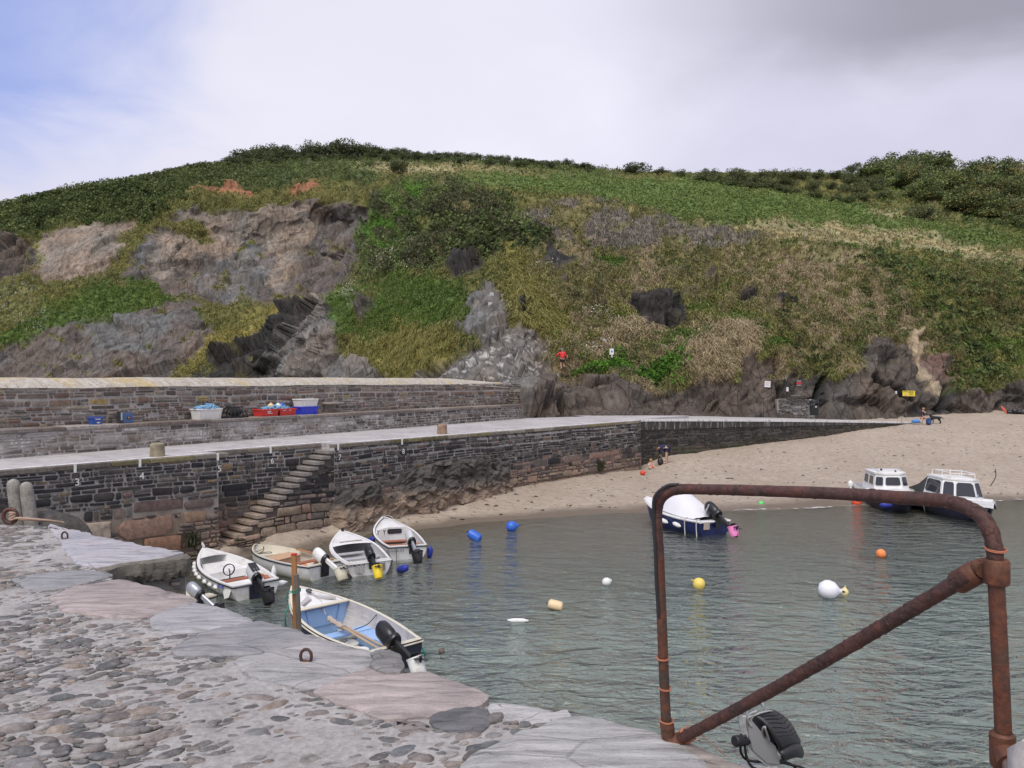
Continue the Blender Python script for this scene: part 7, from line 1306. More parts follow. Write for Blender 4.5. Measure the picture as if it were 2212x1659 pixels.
for x, hh in zip(xs_, hs_):
    w = h.hb(x / h.L) - .04
    for j in range(11):
        f = j / 5 - 1; V_.append((x, w * (f if abs(f) < .99 else f) * (1 - .12 * (1 - abs(f)) * hh), h.sh(x / h.L) + .02 + hh * (1 - abs(f) ** 2.6) + .012 * math.sin(j * 2.1 + x * 3)))
mb.add(V_, [(i * 11 + j, (i + 1) * 11 + j, (i + 1) * 11 + j + 1, i * 11 + j + 1) for i in range(5) for j in range(10)]); mb.build('canopy', M_CANV, r)
mb = MB(); V_ = []
for x, dz, w in ((2.48, 1.12, .62), (2.50, .35, .74), (2.95, .30, .60), (2.56, 1.12, .50)):
    pass
zc = h.sh(.6); A = [(2.5, .72, zc + .02), (2.5, .60, zc + .95), (2.5, -.60, zc + .95), (2.5, -.72, zc + .02)]; Bq = [(3.05, .52, zc + .12), (2.72, .45, zc + .90), (2.72, -.45, zc + .90), (3.05, -.52, zc + .12)]
mb.add(A + Bq, [(4, 5, 6, 7), (0, 1, 5, 4), (7, 6, 2, 3), (1, 2, 6, 5)]); ws_ = mb.build('windscreen_frame', M_WH, r, False)
def inset(q, k, out):
    q = [Vector(p) for p in q]; c = sum(q, Vector()) / len(q); n_ = (q[1] - q[0]).cross(q[2] - q[0]).normalized(); return [c + (p - c) * k + n_ * out for p in q]
for fc in ((4, 5, 6, 7), (0, 1, 5, 4), (7, 6, 2, 3)):
    q = inset([(A + Bq)[i] for i in fc], .82, 0); cc_ = sum(q, Vector()) / 4; nn = (q[1] - q[0]).cross(q[2] - q[0]).normalized(); sg = 1 if nn.dot(cc_ - Vector((2.6, 0, zc + .5))) > 0 else -1; mb = MB(); mb.plate([p + nn * sg * .012 for p in q], .008); mb.build('pane', M_GLASS, ws_, False)
M, oc = outboard(r, -.08, .86, -.05, 60, M_BLACK, M_BLACK, 1.45); M_PINK = simple('pink_plastic', (.85, .26, .54), .45); bucket('bright pink tub pulled over the big outboard of the navy boat', MW(r) @ M, M_PINK, .20, .15, .38, off=(-.19, 0, -.58), tip=-40, handle=False)
text_mesh('YAMAHA', .085, simple('logo_white', (.7, .7, .7), .5), oc, M @ face_M((-.04, .132, .28), (-1, 0, 0), (0, 0, 1)), 'motor_lettering', .003)
for k, t_ in enumerate((.28, .47)): p = h.pt(t_, .3, 1) + Vector((0, .10, .0)); fender(['white fender on the navy boat nearest its stern', 'white fender on the navy boat farther forward'][k], MW(r) @ Matrix.Translation(p) @ Euler((0, R(82), 0)).to_matrix().to_4x4(), M_FEND, .38, .085)
for k, t_ in enumerate((.02, .17)): p = h.pt(t_, 0, 1); rope_thing(['pale line over the near quarter of the navy boat', 'pale line over the side of the navy boat before its stern'][k], [L2W(r, p + Vector(q)) for q in ((0, -.08, .03), (0, .06, 0), (0, .07, -.3), (-.02, .06, -.62), (.08, .1, -.72))], .020)
mb = MB(); mb.box((-.09, .45, .58), (.05, .28, .30), None, .01); mb.build('boarding_step', simple('worn_wood', (.40, .34, .28), .8), r)
# -- two cabin boats aground by the far shore
def cabin(parent, x0, x1, w0, w1, z0, z1, slope, mat, mr, wins, roof_over=.06, taper=.82):
    """wheelhouse: x0 aft, x1 front; front made of three facets"""
    fr = .28; base = [(x0, w0), (x1 - fr, w1), (x1, w1 * .52), (x1, -w1 * .52), (x1 - fr, -w1), (x0, -w0)]
    top = [(x0 + .02, w0 * taper), (x1 - fr - slope, w1 * taper), (x1 - slope, w1 * .50 * taper), (x1 - slope, -w1 * .50 * taper), (x1 - fr - slope, -w1 * taper), (x0 + .02, -w0 * taper)]
    mb = MB(); b = [Vector((x, y, z0)) for x, y in base]; t = [Vector((x, y, z1)) for x, y in top]; mb.add(b + t, [(i, (i + 1) % 6, 6 + (i + 1) % 6, 6 + i) for i in range(6)]); cb = mb.build('cabin', mat, parent, False)
    mb = MB(); c = sum(t, Vector()) / 6; o1 = [c + (p - c) * (1 + roof_over) for p in t]; mb.add([p for p in o1] + [p + Vector((0, 0, .07)) for p in o1] + [c + (p - c) * .75 + Vector((0, 0, .12)) for p in t], [(0, 1, 2, 3, 4, 5)[::-1]] + [(k * 6 + i, k * 6 + (i + 1) % 6, k * 6 + 6 + (i + 1) % 6, k * 6 + 6 + i) for k in range(2) for i in range(6)] + [(12, 13, 14, 15, 16, 17)]); mb.build('roof', mr, cb, True, ang=30)
    for f, u0, u1, v0, v1 in wins:
        a, b_, d, e = b[f], b[(f + 1) % 6], t[(f + 1) % 6], t[f]; pt_ = lambda u, v: (a * (1 - u) + b_ * u) * (1 - v) + (e * (1 - u) + d * u) * v
        nn = (b_ - a).cross(e - a).normalized(); cu = .12 * (u1 - u0); cv = .12 * (v1 - v0); q = [pt_(u, v) for u, v in ((u0 + cu, v0), (u1 - cu, v0), (u1, v0 + cv), (u1, v1 - cv), (u1 - cu, v1), (u0 + cu, v1), (u0, v1 - cv), (u0, v0 + cv))]; sg = 1 if nn.dot(pt_(.5, .5) - (sum(b, Vector()) / 6)) > 0 else -1
        mb = MB(); mb.plate([p + nn * sg * .014 for p in q], .012); wo = mb.build('window', M_GLASS, cb, False)
        mb = MB(); mb.tube([p + nn * sg * .012 for p in q], .016, 6, closed=True); mb.build('window_frame', M_GCOWL if mr is M_WH else M_WH, wo)
    return cb
h = Hull(5.2, 2.1, .92, .88, .30, 2.6, .35, .42, .14, .45); rH = r = boat_root('cabin_boat', 'white cabin boat with a navy hull and name, aground beside a larger one', (18.3, 40.1), (17.4, 35.0), .26, 1, 0)
h.build(r, M_DNAVY, M_ABLUE, M_GREY, .25, M_WH, M_WH); h.deck(r, .48, M_WH, -.02, .12)
mb = MB()
for sd in (1, -1): mb.add([h.pt(t, 0, sd) + Vector((0, sd * .012, .05)) for t in [i / 16 for i in range(17)]] + [h.pt(t, 0, sd) + Vector((0, sd * .03, -.17 + .06 * t)) for t in [i / 16 for i in range(17)]], [((i, i + 1, 18 + i, 17 + i)[::-sd]) for i in range(16)])
mb.build('white_topside', M_WH, r); mb = MB()
for sd in (1, -1): mb.tube([h.pt(t, 0, sd) + Vector((0, sd * .035, -.17 + .06 * t)) for t in [i / 16 for i in range(16)] + [.99]], .022, 6)
mb.build('rub_rail', M_BLACK, r)
cabin(r, 1.7, 3.75, .86, .80, .95, 1.80, .20, M_WH, M_WH, [(0, .08, .45, .42, .86), (0, .55, .92, .42, .86), (1, .12, .88, .40, .86), (2, .06, .94, .42, .86), (3, .12, .88, .40, .86), (4, .08, .45, .42, .86), (4, .55, .92, .42, .86)])
mb = MB()
for sd in (1, -1): mb.tube(curve_pts([(1.9, sd * .55, 1.88), (2.0, sd * .55, 1.98), (3.1, sd * .5, 1.97), (3.3, sd * .48, 1.87)], 5), .016, 6)
mb.build('roof_rail', M_GCOWL, r); mb = MB(); mb.box((3.35, .2, 1.94), (.1, .07, .09), None, .015); mb.box((2.9, -.3, 1.96), (.12, .08, .10), None, .015); mb.build('roof_light', M_BLACK, r); mb = MB(); mb.prism([(.1, .86), (1.7, .92), (1.7, -.92), (.1, -.86)], .96, 1.0); mb.build('aft_cover', simple('grey_canvas', (.30, .30, .31), .8), r, False)
text_mesh('CHARLIE', .17, simple('silver_letter', (.55, .55, .56), .4), r, face_M(h.pt(.93, .22, -1) + Vector((.02, -.04, .02)), (h.pt(.86, .22, -1) - h.pt(.985, .22, -1)) * -1, (0, 0, 1)), 'boat_name', .004)
rope_thing('mooring line from the bow of the navy hulled cabin boat', [L2W(r, (5.5, 0, 1.2)), G(1990, 1085, .9), G(1998, 1105, 0)], .016, M_ROPEW)
for k, (x, y, z, L_, mt, lab) in enumerate([(.6, -1.15, .95, .34, M_FEND, 'round white fender at the upper left of the navy hulled cabin boat'), (.9, -1.2, .62, .36, M_FEND, 'white fender below the round one on the navy hulled cabin boat')]): fender(lab, MW(r) @ Matrix.Translation((x, y, z)), mt, L_, .13)
fender('long blue fender lying at the waterline under the bow of the cabin boat', Matrix.Translation(P(1928, 1089, 35.6)) @ Euler((R(8), R(84), 0)).to_matrix().to_4x4(), M_FBLUE, 1.0, .14)
h = Hull(5.4, 2.35, .80, .9, .34, 2.6, .55, .40, .14, .4); rI = r = boat_root('cabin_boat', 'larger white cabin boat with a dark canopy and roof rail, aground farthest right', (19.75, 38.0), (19.6, 32.9), .22, -3, 0)
h.build(r, M_DNAVY, M_DNAVY, M_GREY, .0, M_WH, M_WH); h.deck(r, .45, M_WH, -.02, .14)
mb = MB()
for sd in (1, -1): mb.add([h.pt(t, 0, sd) + Vector((0, sd * .012, .06)) for t in [i / 16 for i in range(17)]] + [h.pt(t, 0, sd) + Vector((0, sd * .04, -.26 + .05 * t)) for t in [i / 16 for i in range(17)]], [((i, i + 1, 18 + i, 17 + i)[::-sd]) for i in range(16)])
mb.build('white_topside', M_WH, r); mb = MB()
for sd in (1, -1): mb.tube([h.pt(t, 0, sd) + Vector((0, sd * .045, -.27 + .05 * t)) for t in [i / 16 for i in range(16)] + [.99]], .03, 6)
mb.build('rub_rail', M_BLACK, r)
cabin(r, 2.0, 3.85, .98, .95, .86, 1.76, .28, M_WH, M_WH, [(0, .06, .94, .28, .90), (1, .10, .92, .20, .90), (2, .05, .95, .20, .90), (3, .08, .90, .20, .90), (4, .06, .94, .28, .90)], .05, .80)
mb = MB(); z = 1.84; mb.tube(curve_pts([(2.05, .62, z), (2.05, .62, z + .20), (2.2, .60, z + .23), (3.3, .55, z + .23), (3.42, .54, z + .16), (3.44, .54, z - .02)], 5), .020, 6); mb.tube(curve_pts([(2.05, -.62, z), (2.05, -.62, z + .20), (2.2, -.60, z + .23), (3.3, -.55, z + .23), (3.42, -.54, z + .16), (3.44, -.54, z - .02)], 5), .020, 6); mb.tube([(3.36, .545, z + .20), (3.36, -.545, z + .20)], .02, 6); mb.tube([(2.1, .62, z + .22), (2.1, -.62, z + .22)], .02, 6)
for y in (.4, -.1, -.45): mb.tube([(2.6, y, z), (2.6, y, z + .30)], [.014, .02], 6)
mb.build('roof_rail', M_WH, r); mb = MB(); mb.add([(2.0, .96, .9), (2.0, .76, 1.76), (2.0, -.76, 1.76), (2.0, -.96, .9), (.15, .95, .86), (.3, .8, 1.0), (.3, -.8, 1.0), (.15, -.95, .86), (1.2, .80, 1.28), (1.2, -.80, 1.28)], [(0, 1, 8, 5, 4), (1, 2, 9, 8), (8, 9, 6, 5), (2, 3, 7, 6, 9), (4, 5, 6, 7)]); mb.build('dark_canopy', simple('dark_canvas', (.045, .048, .046), .8), r, False)
mb = MB(); mb.box((4.75, .05, 1.20), (.12, .3, .06), None, .02); mb.cyl((4.7, 0, 1.14), (4.7, 0, 1.32), .03); mb.build('bow_cleat', M_SILVER, r)
rope_thing('pale mooring line from the bow of the larger cabin boat down to the water', [L2W(r, (4.9, 0, 1.22)), P(2122, 1098, 32.5), P(2152, 1145, 31.0)], .020, M_ROPEW)
# ================================================================ buoys and floats
def buoy(name, label, px, py, wpx, mat, kind='ball', tilt=0, yaw=0, z=None, sink=.18, lug=None, d=None):
    p = G(px, py, 0) if z is None else z; d = p.y; r = wpx * d / F / 2; root = thing(name, label, 'buoy', p + Vector((0, 0, r * (1 - 2 * sink))), (0, R(tilt), R(yaw)))
    mb = MB()
    if kind == 'ball': mb.ell((0, 0, 0), (r, r, r * .96), None, 18, 12)
    elif kind == 'pear': mb.lathe([(.02, -r * 1.0), (r * .6, -r * .85), (r * .95, -r * .35), (r, .1 * r), (r * .85, .6 * r), (r * .5, r * .95), (r * .26, r * 1.15), (r * .22, r * 1.35), (.01, r * 1.4)], None, 18)
    elif kind == 'barrel': mb.lathe([(.02, -r * 1.25), (r * .4, -r * 1.22), (r * .72, -r * 1.0), (r * .80, -r * .5), (r * .80, r * .5), (r * .72, r * 1.0), (r * .4, r * 1.22), (.02, r * 1.25)], None, 18)
    mb.build('float', mat, root)
    mb = MB(); t_ = {'ball': r, 'pear': r * 1.35, 'barrel': r * 1.2}[kind]; mb.tube([(0, math.cos(a) * r * .2, t_ + r * .12 + math.sin(a) * r * .2) for a in np.linspace(0, 6.28, 12, endpoint=False)], r * .075, 6, closed=True); mb.build('eye', lug or mat, root)
    return root
B_BLUE = simple('buoy_blue', (.03, .12, .52), .4); B_YEL = simple('buoy_yellow', (.74, .56, .12), .45); B_PYEL = simple('buoy_pale_yellow', (.74, .62, .30), .5); B_WH = simple('buoy_white', (.76, .76, .80), .4); B_OR = simple('buoy_orange', (.80, .24, .07), .45); B_CREAM = simple('buoy_cream', (.72, .55, .33), .5, dirt=(.55, .42, .25)); B_GRN = simple('buoy_green', (.10, .62, .16), .45); B_RED = simple('buoy_red', (.62, .06, .03), .45); B_RO = simple('buoy_redorange', (.85, .12, .05), .45); B_OLD = simple('buoy_old', (.13, .10, .075), .7)
buoy('mooring_buoy', 'mid blue barrel buoy with a white mark, nearer of the two blue ones', 1025, 1166, 26, B_BLUE, 'barrel', 62, 160, lug=M_BLACK); buoy('mooring_buoy', 'bright blue buoy near the sand, farther of the two blue ones', 1105, 1145, 24, B_BLUE, 'pear', 80, 0, lug=M_BLACK)
buoy('mooring_buoy', 'small white float with a dark end, between the cream and yellow buoys', 1310, 1262, 19, M_FEND, 'pear', 75, 20, lug=M_BLACK, sink=.25); buoy('mooring_buoy', 'cream ribbed buoy with a hole in its end floating on its side', 1200, 1316, 27, B_CREAM, 'barrel', 78, 170, lug=M_BLACK); buoy('mooring_buoy', 'yellow buoy with a raised seam seen through the railing', 1510, 1270, 27, B_YEL, 'ball', -60, 0); buoy('mooring_buoy', 'large round white buoy seen through the railing', 1789, 1290, 41, B_WH, 'pear', 96, -8, sink=.10, lug=M_BLACK); buoy('mooring_buoy', 'small pale yellow pick up buoy with a loop beside the large white one', 1824, 1284, 17, B_PYEL, 'pear', 8, 0, sink=.22); buoy('mooring_buoy', 'orange round buoy seen through the railing', 1903, 1203, 21, B_OR, 'ball', 100, 0, lug=M_BLACK)
buoy('mooring_buoy', 'small green ball buoy near the foam line', 1644, 1093, 12, B_GRN, 'ball', 60, 0, sink=.1); buoy('mooring_buoy', 'bright orange red buoy below the top rail near the cabin boats', 1851, 1090, 22, B_RO, 'ball', 0, 0); buoy('mooring_buoy', 'small dark old float off the stern of the blue boat', 954, 1409, 13, B_OLD, 'ball', 30, 0, lug=M_BLACK, sink=.3)
pz = P(1388, 1034, 44.0); pz.z = sand_z(pz.x, pz.y); buoy('mooring_buoy', 'small red buoy lying on the dry sand below the quay end', 1388, 1034, 11, B_RED, 'pear', 80, 10, z=pz, sink=.04)
p = G(1119, 1343, 0); fender('long white fender floating alone in the water', Matrix.Translation(p + Vector((0, 0, .03))) @ Euler((0, R(90), R(-3))).to_matrix().to_4x4(), M_FEND, .40, .055, None, 'floating_fender')
text_mesh('10', .16, mat_white, None, Matrix.Identity(4)) if False else None
rope_thing('dark weed covered mooring line beside the green buoy', [G(1600, 1087, .02), G(1618, 1093, .02), G(1636, 1096, .02), G(1643, 1093, .04)], .03, M_ROPED); rope_thing('dark line on the wet sand between the navy boat and the beach', [P(1498, 1030, 40.5) - Vector((0, 0, .0)), G(1640, 1103, .03)], .018, M_ROPED) if False else None
def wrack(label, px, py, n, rad, seed, z=None, name='seaweed_clump', grp=None, up=.0):
    rg = random.Random(seed); p = G(px, py, .02) if z is None else z; mb = MB()
    for k in range(n):
        a = rg.uniform(0, 6.28); q = Vector((math.cos(a), math.sin(a) * .6, 0)) * rad * rg.uniform(.1, 1); pts = [q * .2, q * .6 + Vector((rg.uniform(-.1, .1), rg.uniform(-.1, .1), rg.uniform(0, .06) + up * rg.random())), q + Vector((0, 0, rg.uniform(-.02, .05) + up * rg.random()))]; mb.tube(pts, [.02, .03, .008], 5)
    o = mb.build(name, M_WEED); o.location = p; tag(o, label, 'seaweed', grp); return o
M_WEED = simple('seaweed', (.035, .035, .014), .7, var=.5, scale=12)
p = qpt(onquay(404), .55, .25); wrack('dark seaweed hanging at the foot of the quay wall behind the white boats', 0, 0, 46, .42, 1, p, up=.55); p = qpt(onquay(392), .35, .5); wrack('seaweed trailing on the sand below the hanging clump', 0, 0, 14, .5, 2, p)
p = qpt(onquay(508), .5, .35); wrack('small dark seaweed clump on the sand below the lowest step', 0, 0, 20, .3, 3, p); p = qpt(onquay(1290), .85, .2); wrack('dark seaweed draped on the quay foot near its end', 0, 0, 40, .45, 4, p, up=.6)
rg = random.Random(77); mb = MB()
for k in range(420):
    px, py = rg.uniform(560, 2300), rg.uniform(915, 1140); d_ = None; u_x = (px - CX) / F
    p = None
    for d in np.linspace(30, 68, 39):
        zs = EYE - (py - HY) / F * d
        if zs <= sand_z(u_x * d, d) + .02: p = Vector((u_x * d, d, sand_z(u_x * d, d))); break
    if p is None or p.z < .06 or (p.x - QA.x) * QD.y - (p.y - QA.y) * QD.x < .4 and onquay(px) < S_END or (p - SA).dot(sn) < .4 and px > 1383 and p.y > 47: continue
    dd = 1 if rg.random() > .35 * (1 + math.exp(-abs(p.z - .3) * 8)) else 1.6; a = rg.gauss(.2, .5); L = rg.uniform(.03, .10) * dd; q = Vector((math.cos(a) * L, math.sin(a) * L, 0)); mb.tube([p - q + Vector((0, 0, .012)), p + Vector((rg.uniform(-.03, .03), rg.uniform(-.03, .03), .03)), p + q + Vector((0, 0, .012))], [.008, .018 * dd, .006], 5)
tag(mb.build('beach_wrack', M_WEED), 'scraps of dark dried weed scattered over the sand', None, kind='stuff')
# driftwood or aerial beyond the cabin boat
p = P(2140, 1049, 37.0); rope_thing('thin curved dark branch sticking up behind the larger cabin boat', [P(2139, 1050, 37.0), P(2146, 1040, 37.0), P(2151, 1028, 37.1), P(2150, 1013, 37.2)], .022, M_ROPED, name='branch')

# ================================================================ things on the pier ledge
def crate(label, s, w, hgt, dep, mat, z=LZ, out=-.45, group=None, name='fish_crate', rim=True, taper=.9, marks=None):
    p = lpt(s, z, out); root = thing(name, label, 'crate', p, (0, 0, rzk), group); mb = MB(); hw, hd = w / 2, dep / 2; k = taper
    V_ = [(-hw * k, -hd * k, 0), (hw * k, -hd * k, 0), (hw * k, hd * k, 0), (-hw * k, hd * k, 0), (-hw, -hd, hgt), (hw, -hd, hgt), (hw, hd, hgt), (-hw, hd, hgt), (-hw * .92, -hd * .92, hgt), (hw * .92, -hd * .92, hgt), (hw * .92, hd * .92, hgt), (-hw * .92, hd * .92, hgt), (-hw * .85, -hd * .85, .03), (hw * .85, -hd * .85, .03), (hw * .85, hd * .85, .03), (-hw * .85, hd * .85, .03)]
    mb.add(V_, [(3, 2, 1, 0)] + [(a * 4 + i, a * 4 + (i + 1) % 4, a * 4 + 4 + (i + 1) % 4, a * 4 + 4 + i) for a in range(3) for i in range(4)] + [(12, 13, 14, 15)]); mb.build('tub', mat, root, False)
    if rim:
        mb = MB()
        for y in (-hd, hd): mb.box((0, y, hgt - .03), (w + .05, .035, .05), None, .01)
        for x in (-hw, hw): mb.box((x, 0, hgt - .03), (.035, dep, .05), None, .01)
        mb.build('rim', mat, root)
        mb = MB()
        for x in (-hw * .62, hw * .62): mb.box((x, -hd * .965, hgt * .45), (.035, .03, hgt * .8), Euler((-.05, 0, 0)), .006)
        mb.build('rib', mat, root)
    if marks:
        mb = MB()
        for x0, z0, ww in marks: mb.box((x0, -hd * (k + (1 - k) * z0 / hgt) - .006, z0), (ww, .008, .02))
        mb.build('white_print', mat_white, root, False)
    return root
C_BLUE = simple('crate_blue', (.035, .085, .34), .5); C_RED = simple('crate_red', (.55, .04, .035), .5, dirt=(.42, .03, .03)); C_WHT = simple('crate_white', (.66, .65, .62), .6, dirt=(.50, .48, .44)); C_ULTRA = simple('crate_ultramarine', (.03, .05, .50), .45); M_NET = simple('blue_net', (.22, .42, .60), .9, var=.4, scale=30)
oL = -.45; fx = lambda px: lsx(px, oL)
crate('small blue tub with white print at the left end of the ledge', fx(206), .38, .27, .32, C_BLUE, marks=[(0, .21, .2), (0.01, .18, .18), (.03, .08, .12), (.03, .055, .1)], name='blue_tub', taper=.82)
def bx_():
    root = thing('blue_cabinet', 'blue metal cabinet with an orange warning label on the ledge', 'cabinet', lpt(fx(271), LZ, oL), (0, 0, rzk)); mb = MB(); mb.box((.05, 0, .31), (.58, .4, .60), None, .01); mb.build('case', simple('cabinet_blue', (.06, .12, .26), .5), root)
    mb = MB(); mb.box((-.33, 0, .36), (.18, .38, .70), None, .01); mb.build('side_panel', simple('cabinet_dark', (.03, .035, .045), .5), root); mb = MB(); mb.box((-.34, -.20, .42), (.10, .01, .46), None, .002); mb.build('white_strip', simple('strip_grey', (.42, .46, .50), .5), root); mb = MB(); mb.prism([(-.13, 0), (.13, 0), (.10, .13), (-.10, .13)], 0, .012); mb.xf(face_M((.08, -.212, .26), (1, 0, 0), (0, 0, 1))); mb.build('label_plate', simple('label_black', (.04, .03, .02), .5), root, False); mb = MB(); mb.box((.08, -.228, .33), (.09, .008, .07), None, .003); mb.build('orange_label', simple('label_orange', (.75, .30, .08), .5), root)
    for q in [root] : q.scale = (.62, .62, .60)
bx_()
wc = crate('white fish crate heaped with pale blue rope net on the ledge', fx(446), 1.02, .42, .6, C_WHT, marks=None)
def heap(label, s, z, w, d_, hh, mat, seed, n=60, name='net_heap', thick=.018):
    rg = random.Random(seed); mb = MB()
    for k in range(n):
        a = rg.uniform(0, 6.28); rr_ = rg.random() ** .5; c = Vector((math.cos(a) * rr_ * w / 2, math.sin(a) * rr_ * d_ / 2, hh * (1 - rr_ ** 2) * rg.uniform(.5, 1))); L = rg.uniform(.06, .14); q = Euler((rg.uniform(-.6, .6), rg.uniform(-.6, .6), rg.uniform(0, 3))).to_matrix()
        mb.tube([c + q @ Vector((math.cos(b) * L, math.sin(b) * L * .6, 0)) for b in np.linspace(0, 6.28, 9, endpoint=False)], thick, 5, closed=True)
    o = mb.build(name, mat); p = lpt(s, z, oL); o.location = p; o.rotation_euler = (0, 0, rzk); tag(o, label, 'net'); return o
heap('pale blue rope net heaped in the white crate', fx(446), LZ + .40, .95, .55, .20, M_NET, 1, 110)
def creel():
    root = thing('lobster_pot', 'black netted lobster pot on the ledge between the white and red crates', 'lobster pot', lpt(fx(507), LZ, oL), (0, 0, rzk)); mb = MB(); mb.box((0, 0, .03), (.95, .6, .06), None, .02)
    for x in (-.42, -.21, 0, .21, .42): mb.tube(curve_pts([(x, -.28, .03), (x * .85, -.26, .25), (x * .75, -.12, .42), (x * .75, .12, .42), (x * .85, .26, .25), (x, .28, .03)], 4), .02, 6)
    for y, z in ((-.26, .25), (-.12, .42), (.12, .42), (.26, .25)): mb.tube([(-.38, y, z), (.38, y, z)], .015, 6)
    mb.build('frame', M_BLACK, root); mb = MB(); rg = random.Random(2)
    for i in range(12):
        x = -.42 + .84 * i / 11; mb.tube(curve_pts([(x, -.27, .05), (x * .82, -.25, .25), (x * .72, -.12, .41), (x * .72, .12, .41)], 4), .007, 4)
    for z_, y in ((.12, -.275), (.20, -.262), (.30, -.22), (.37, -.16)): mb.tube([(-.40, y, z_), (.40, y, z_)], .007, 4)
    mb.ell((0, 0, .22), (.33, .2, .16), None, 12, 8); mb.build('netting', simple('black_net', (.022, .024, .024), .8), root)
creel()
crate('red fish crate with white print, left of the two side by side', fx(574), .90, .31, .6, C_RED, marks=[(-.05, .22, .2), (-.05, .18, .16), (.0, .13, .25)]); crate('red fish crate, right of the two side by side', fx(613), .88, .31, .6, C_RED, marks=[(-.2, .23, .14), (.1, .23, .12)])
heap('blue and white rope heaped over the two red crates', fx(594), LZ + .29, 1.5, .5, .16, M_NET, 3, 90)
for k, (px, z, r_, m_, lab) in enumerate([(585, .43, .13, B_CREAM, 'cream float on the rope in the red crates'), (601, .43, .12, M_FEND, 'white float on the rope in the red crates'), (609, .45, .11, B_BLUE, 'blue float on the rope in the right red crate')]):
    mb = MB(); mb.ell((0, 0, 0), (r_, r_, r_ * .9)); mb.cyl((0, 0, r_ * .8), (0, 0, r_ * 1.15), r_ * .25); o = mb.build('crate_float', m_); o.location = lpt(fx(px), LZ + z, oL - .0); tag(o, lab, 'float')
crate('ultramarine blue crate at the right end of the ledge under a white one', fx(660), .98, .36, .6, C_ULTRA); crate('white crate stacked on the ultramarine blue one', fx(660), .98, .34, .58, C_WHT, z=LZ + .36)

# ================================================================ signs and things by the cliff
def sign_board(label, px, py, w, hgt, mats, build, lean=0, name='notice_board', yaw=None, roll=0):
    l_, n_ = hit(px, py); n2 = Vector((-l_.x, -l_.y, 0)).normalized(); d = l_.y - .45; p = P(px, py, d); ww, hh = w * d / F, hgt * d / F
    root = thing(name, label, 'sign', p, (0, R(roll), math.atan2(p.y, p.x) - math.pi / 2)); mb = MB(); mb.box((0, 0, 0), (ww, .03, hh), None, .006); mb.build('board', mats, root)
    mb = MB()
    for x in (-ww * .3, ww * .3): mb.cyl((x, .015, 0), (x, .75, 0), .025, None, 6)
    mb.build('bracket', M_BLACK, root); build(root, ww, hh); return root
def bars(root, ww, hh, rows, mat, name='printed_line', y=-.017):
    mb = MB()
    for x0, x1, z0, z1 in rows: mb.box(((x0 + x1) / 2 * ww, y, (z0 + z1) / 2 * hh), (abs(x1 - x0) * ww, .006, abs(z1 - z0) * hh))
    mb.build(name, mat, root, False)
S_WH = simple('sign_white', (.72, .72, .72), .5); S_YE = simple('sign_yellow', (.78, .62, .05), .5); S_BK = simple('sign_black', (.02, .02, .02), .5); S_RD = simple('sign_red', (.50, .03, .04), .5); S_GY = simple('sign_grey_text', (.30, .28, .30), .6); S_RT = simple('sign_red_text', (.48, .10, .10), .6)
sign_board('white notice with red and grey print leaning on the cliff above the cave', 1658, 830, 12, 13, S_WH, lambda r, w, h_: (bars(r, w, h_, [(-.38, .38, .18, .28)], S_RT), bars(r, w, h_, [(-.38, .3, -.05, -.0), (-.38, .35, -.2, -.14)], S_GY)), roll=4)
def yel(r, w, h_):
    bars(r, w, h_, [(-.44, -.08, .26, .38), (-.02, .40, .26, .38), (-.05, .40, .08, .16), (-.0, .38, -.12, -.04), (.02, .34, -.30, -.22)], S_BK)
    mb = MB(); mb.prism([(-.36 * w, -.40 * h_), (-.08 * w, -.40 * h_), (-.22 * w, .06 * h_)], .016, .021); mb.xf(face_M((0, 0, 0), (1, 0, 0), (0, 0, 1))); mb.build('warning_triangle', S_RD, r, False); mb = MB(); mb.prism([(-.31 * w, -.36 * h_), (-.13 * w, -.36 * h_), (-.22 * w, -.06 * h_)], .0215, .025); mb.xf(face_M((0, 0, 0), (1, 0, 0), (0, 0, 1))); mb.build('triangle_face', S_WH, r, False)
sign_board('yellow warning sign with a hazard triangle fixed to the cliff by the sand chute', 1963, 850, 24, 11.5, S_YE, yel)
sign_board('black notice with a red middle on the stone wall below the cave', 1726, 827.5, 12, 14, S_BK, lambda r, w, h_: (bars(r, w, h_, [(-.42, .42, -.18, .14)], S_RD, 'red_panel'), bars(r, w, h_, [(-.38, .38, .24, .40), (-.40, .40, -.42, -.26)], S_GY)))
sign_board('narrow white notice on the stone wall beside the cave', 1701, 841, 4.5, 9, S_WH, lambda r, w, h_: bars(r, w, h_, [(-.3, .3, .2, .3)], S_GY))
sign_board('tiny white marker plate on the cliff left of the yellow sign', 1936, 848, 3, 6, S_WH, lambda r, w, h_: bars(r, w, h_, [(-.2, .2, -.2, .2)], S_GY))
def rock_plate(px, py):
    l_, n_ = hit(px, py); mb = MB(); mb.box((0, 0, 0), (.36, .05, .34), None, .01); mb.ell((0, -.03, 0), (.06, .04, .06)); o = mb.build('rock_net_plate', S_GY2); o.location = l_ + n_ * .05; o.rotation_euler = (0, 0, math.atan2(-l_.x, l_.y)); tag(o, 'small pale anchor plate holding the wire netting on the rock above the walker', 'plate', 'anchor plates of the rock netting')
S_GY2 = simple('anchor_plate', (.42, .42, .41), .5)
for q in [(1062, 637), (1087, 640), (1059, 658)]: rock_plate(*q)
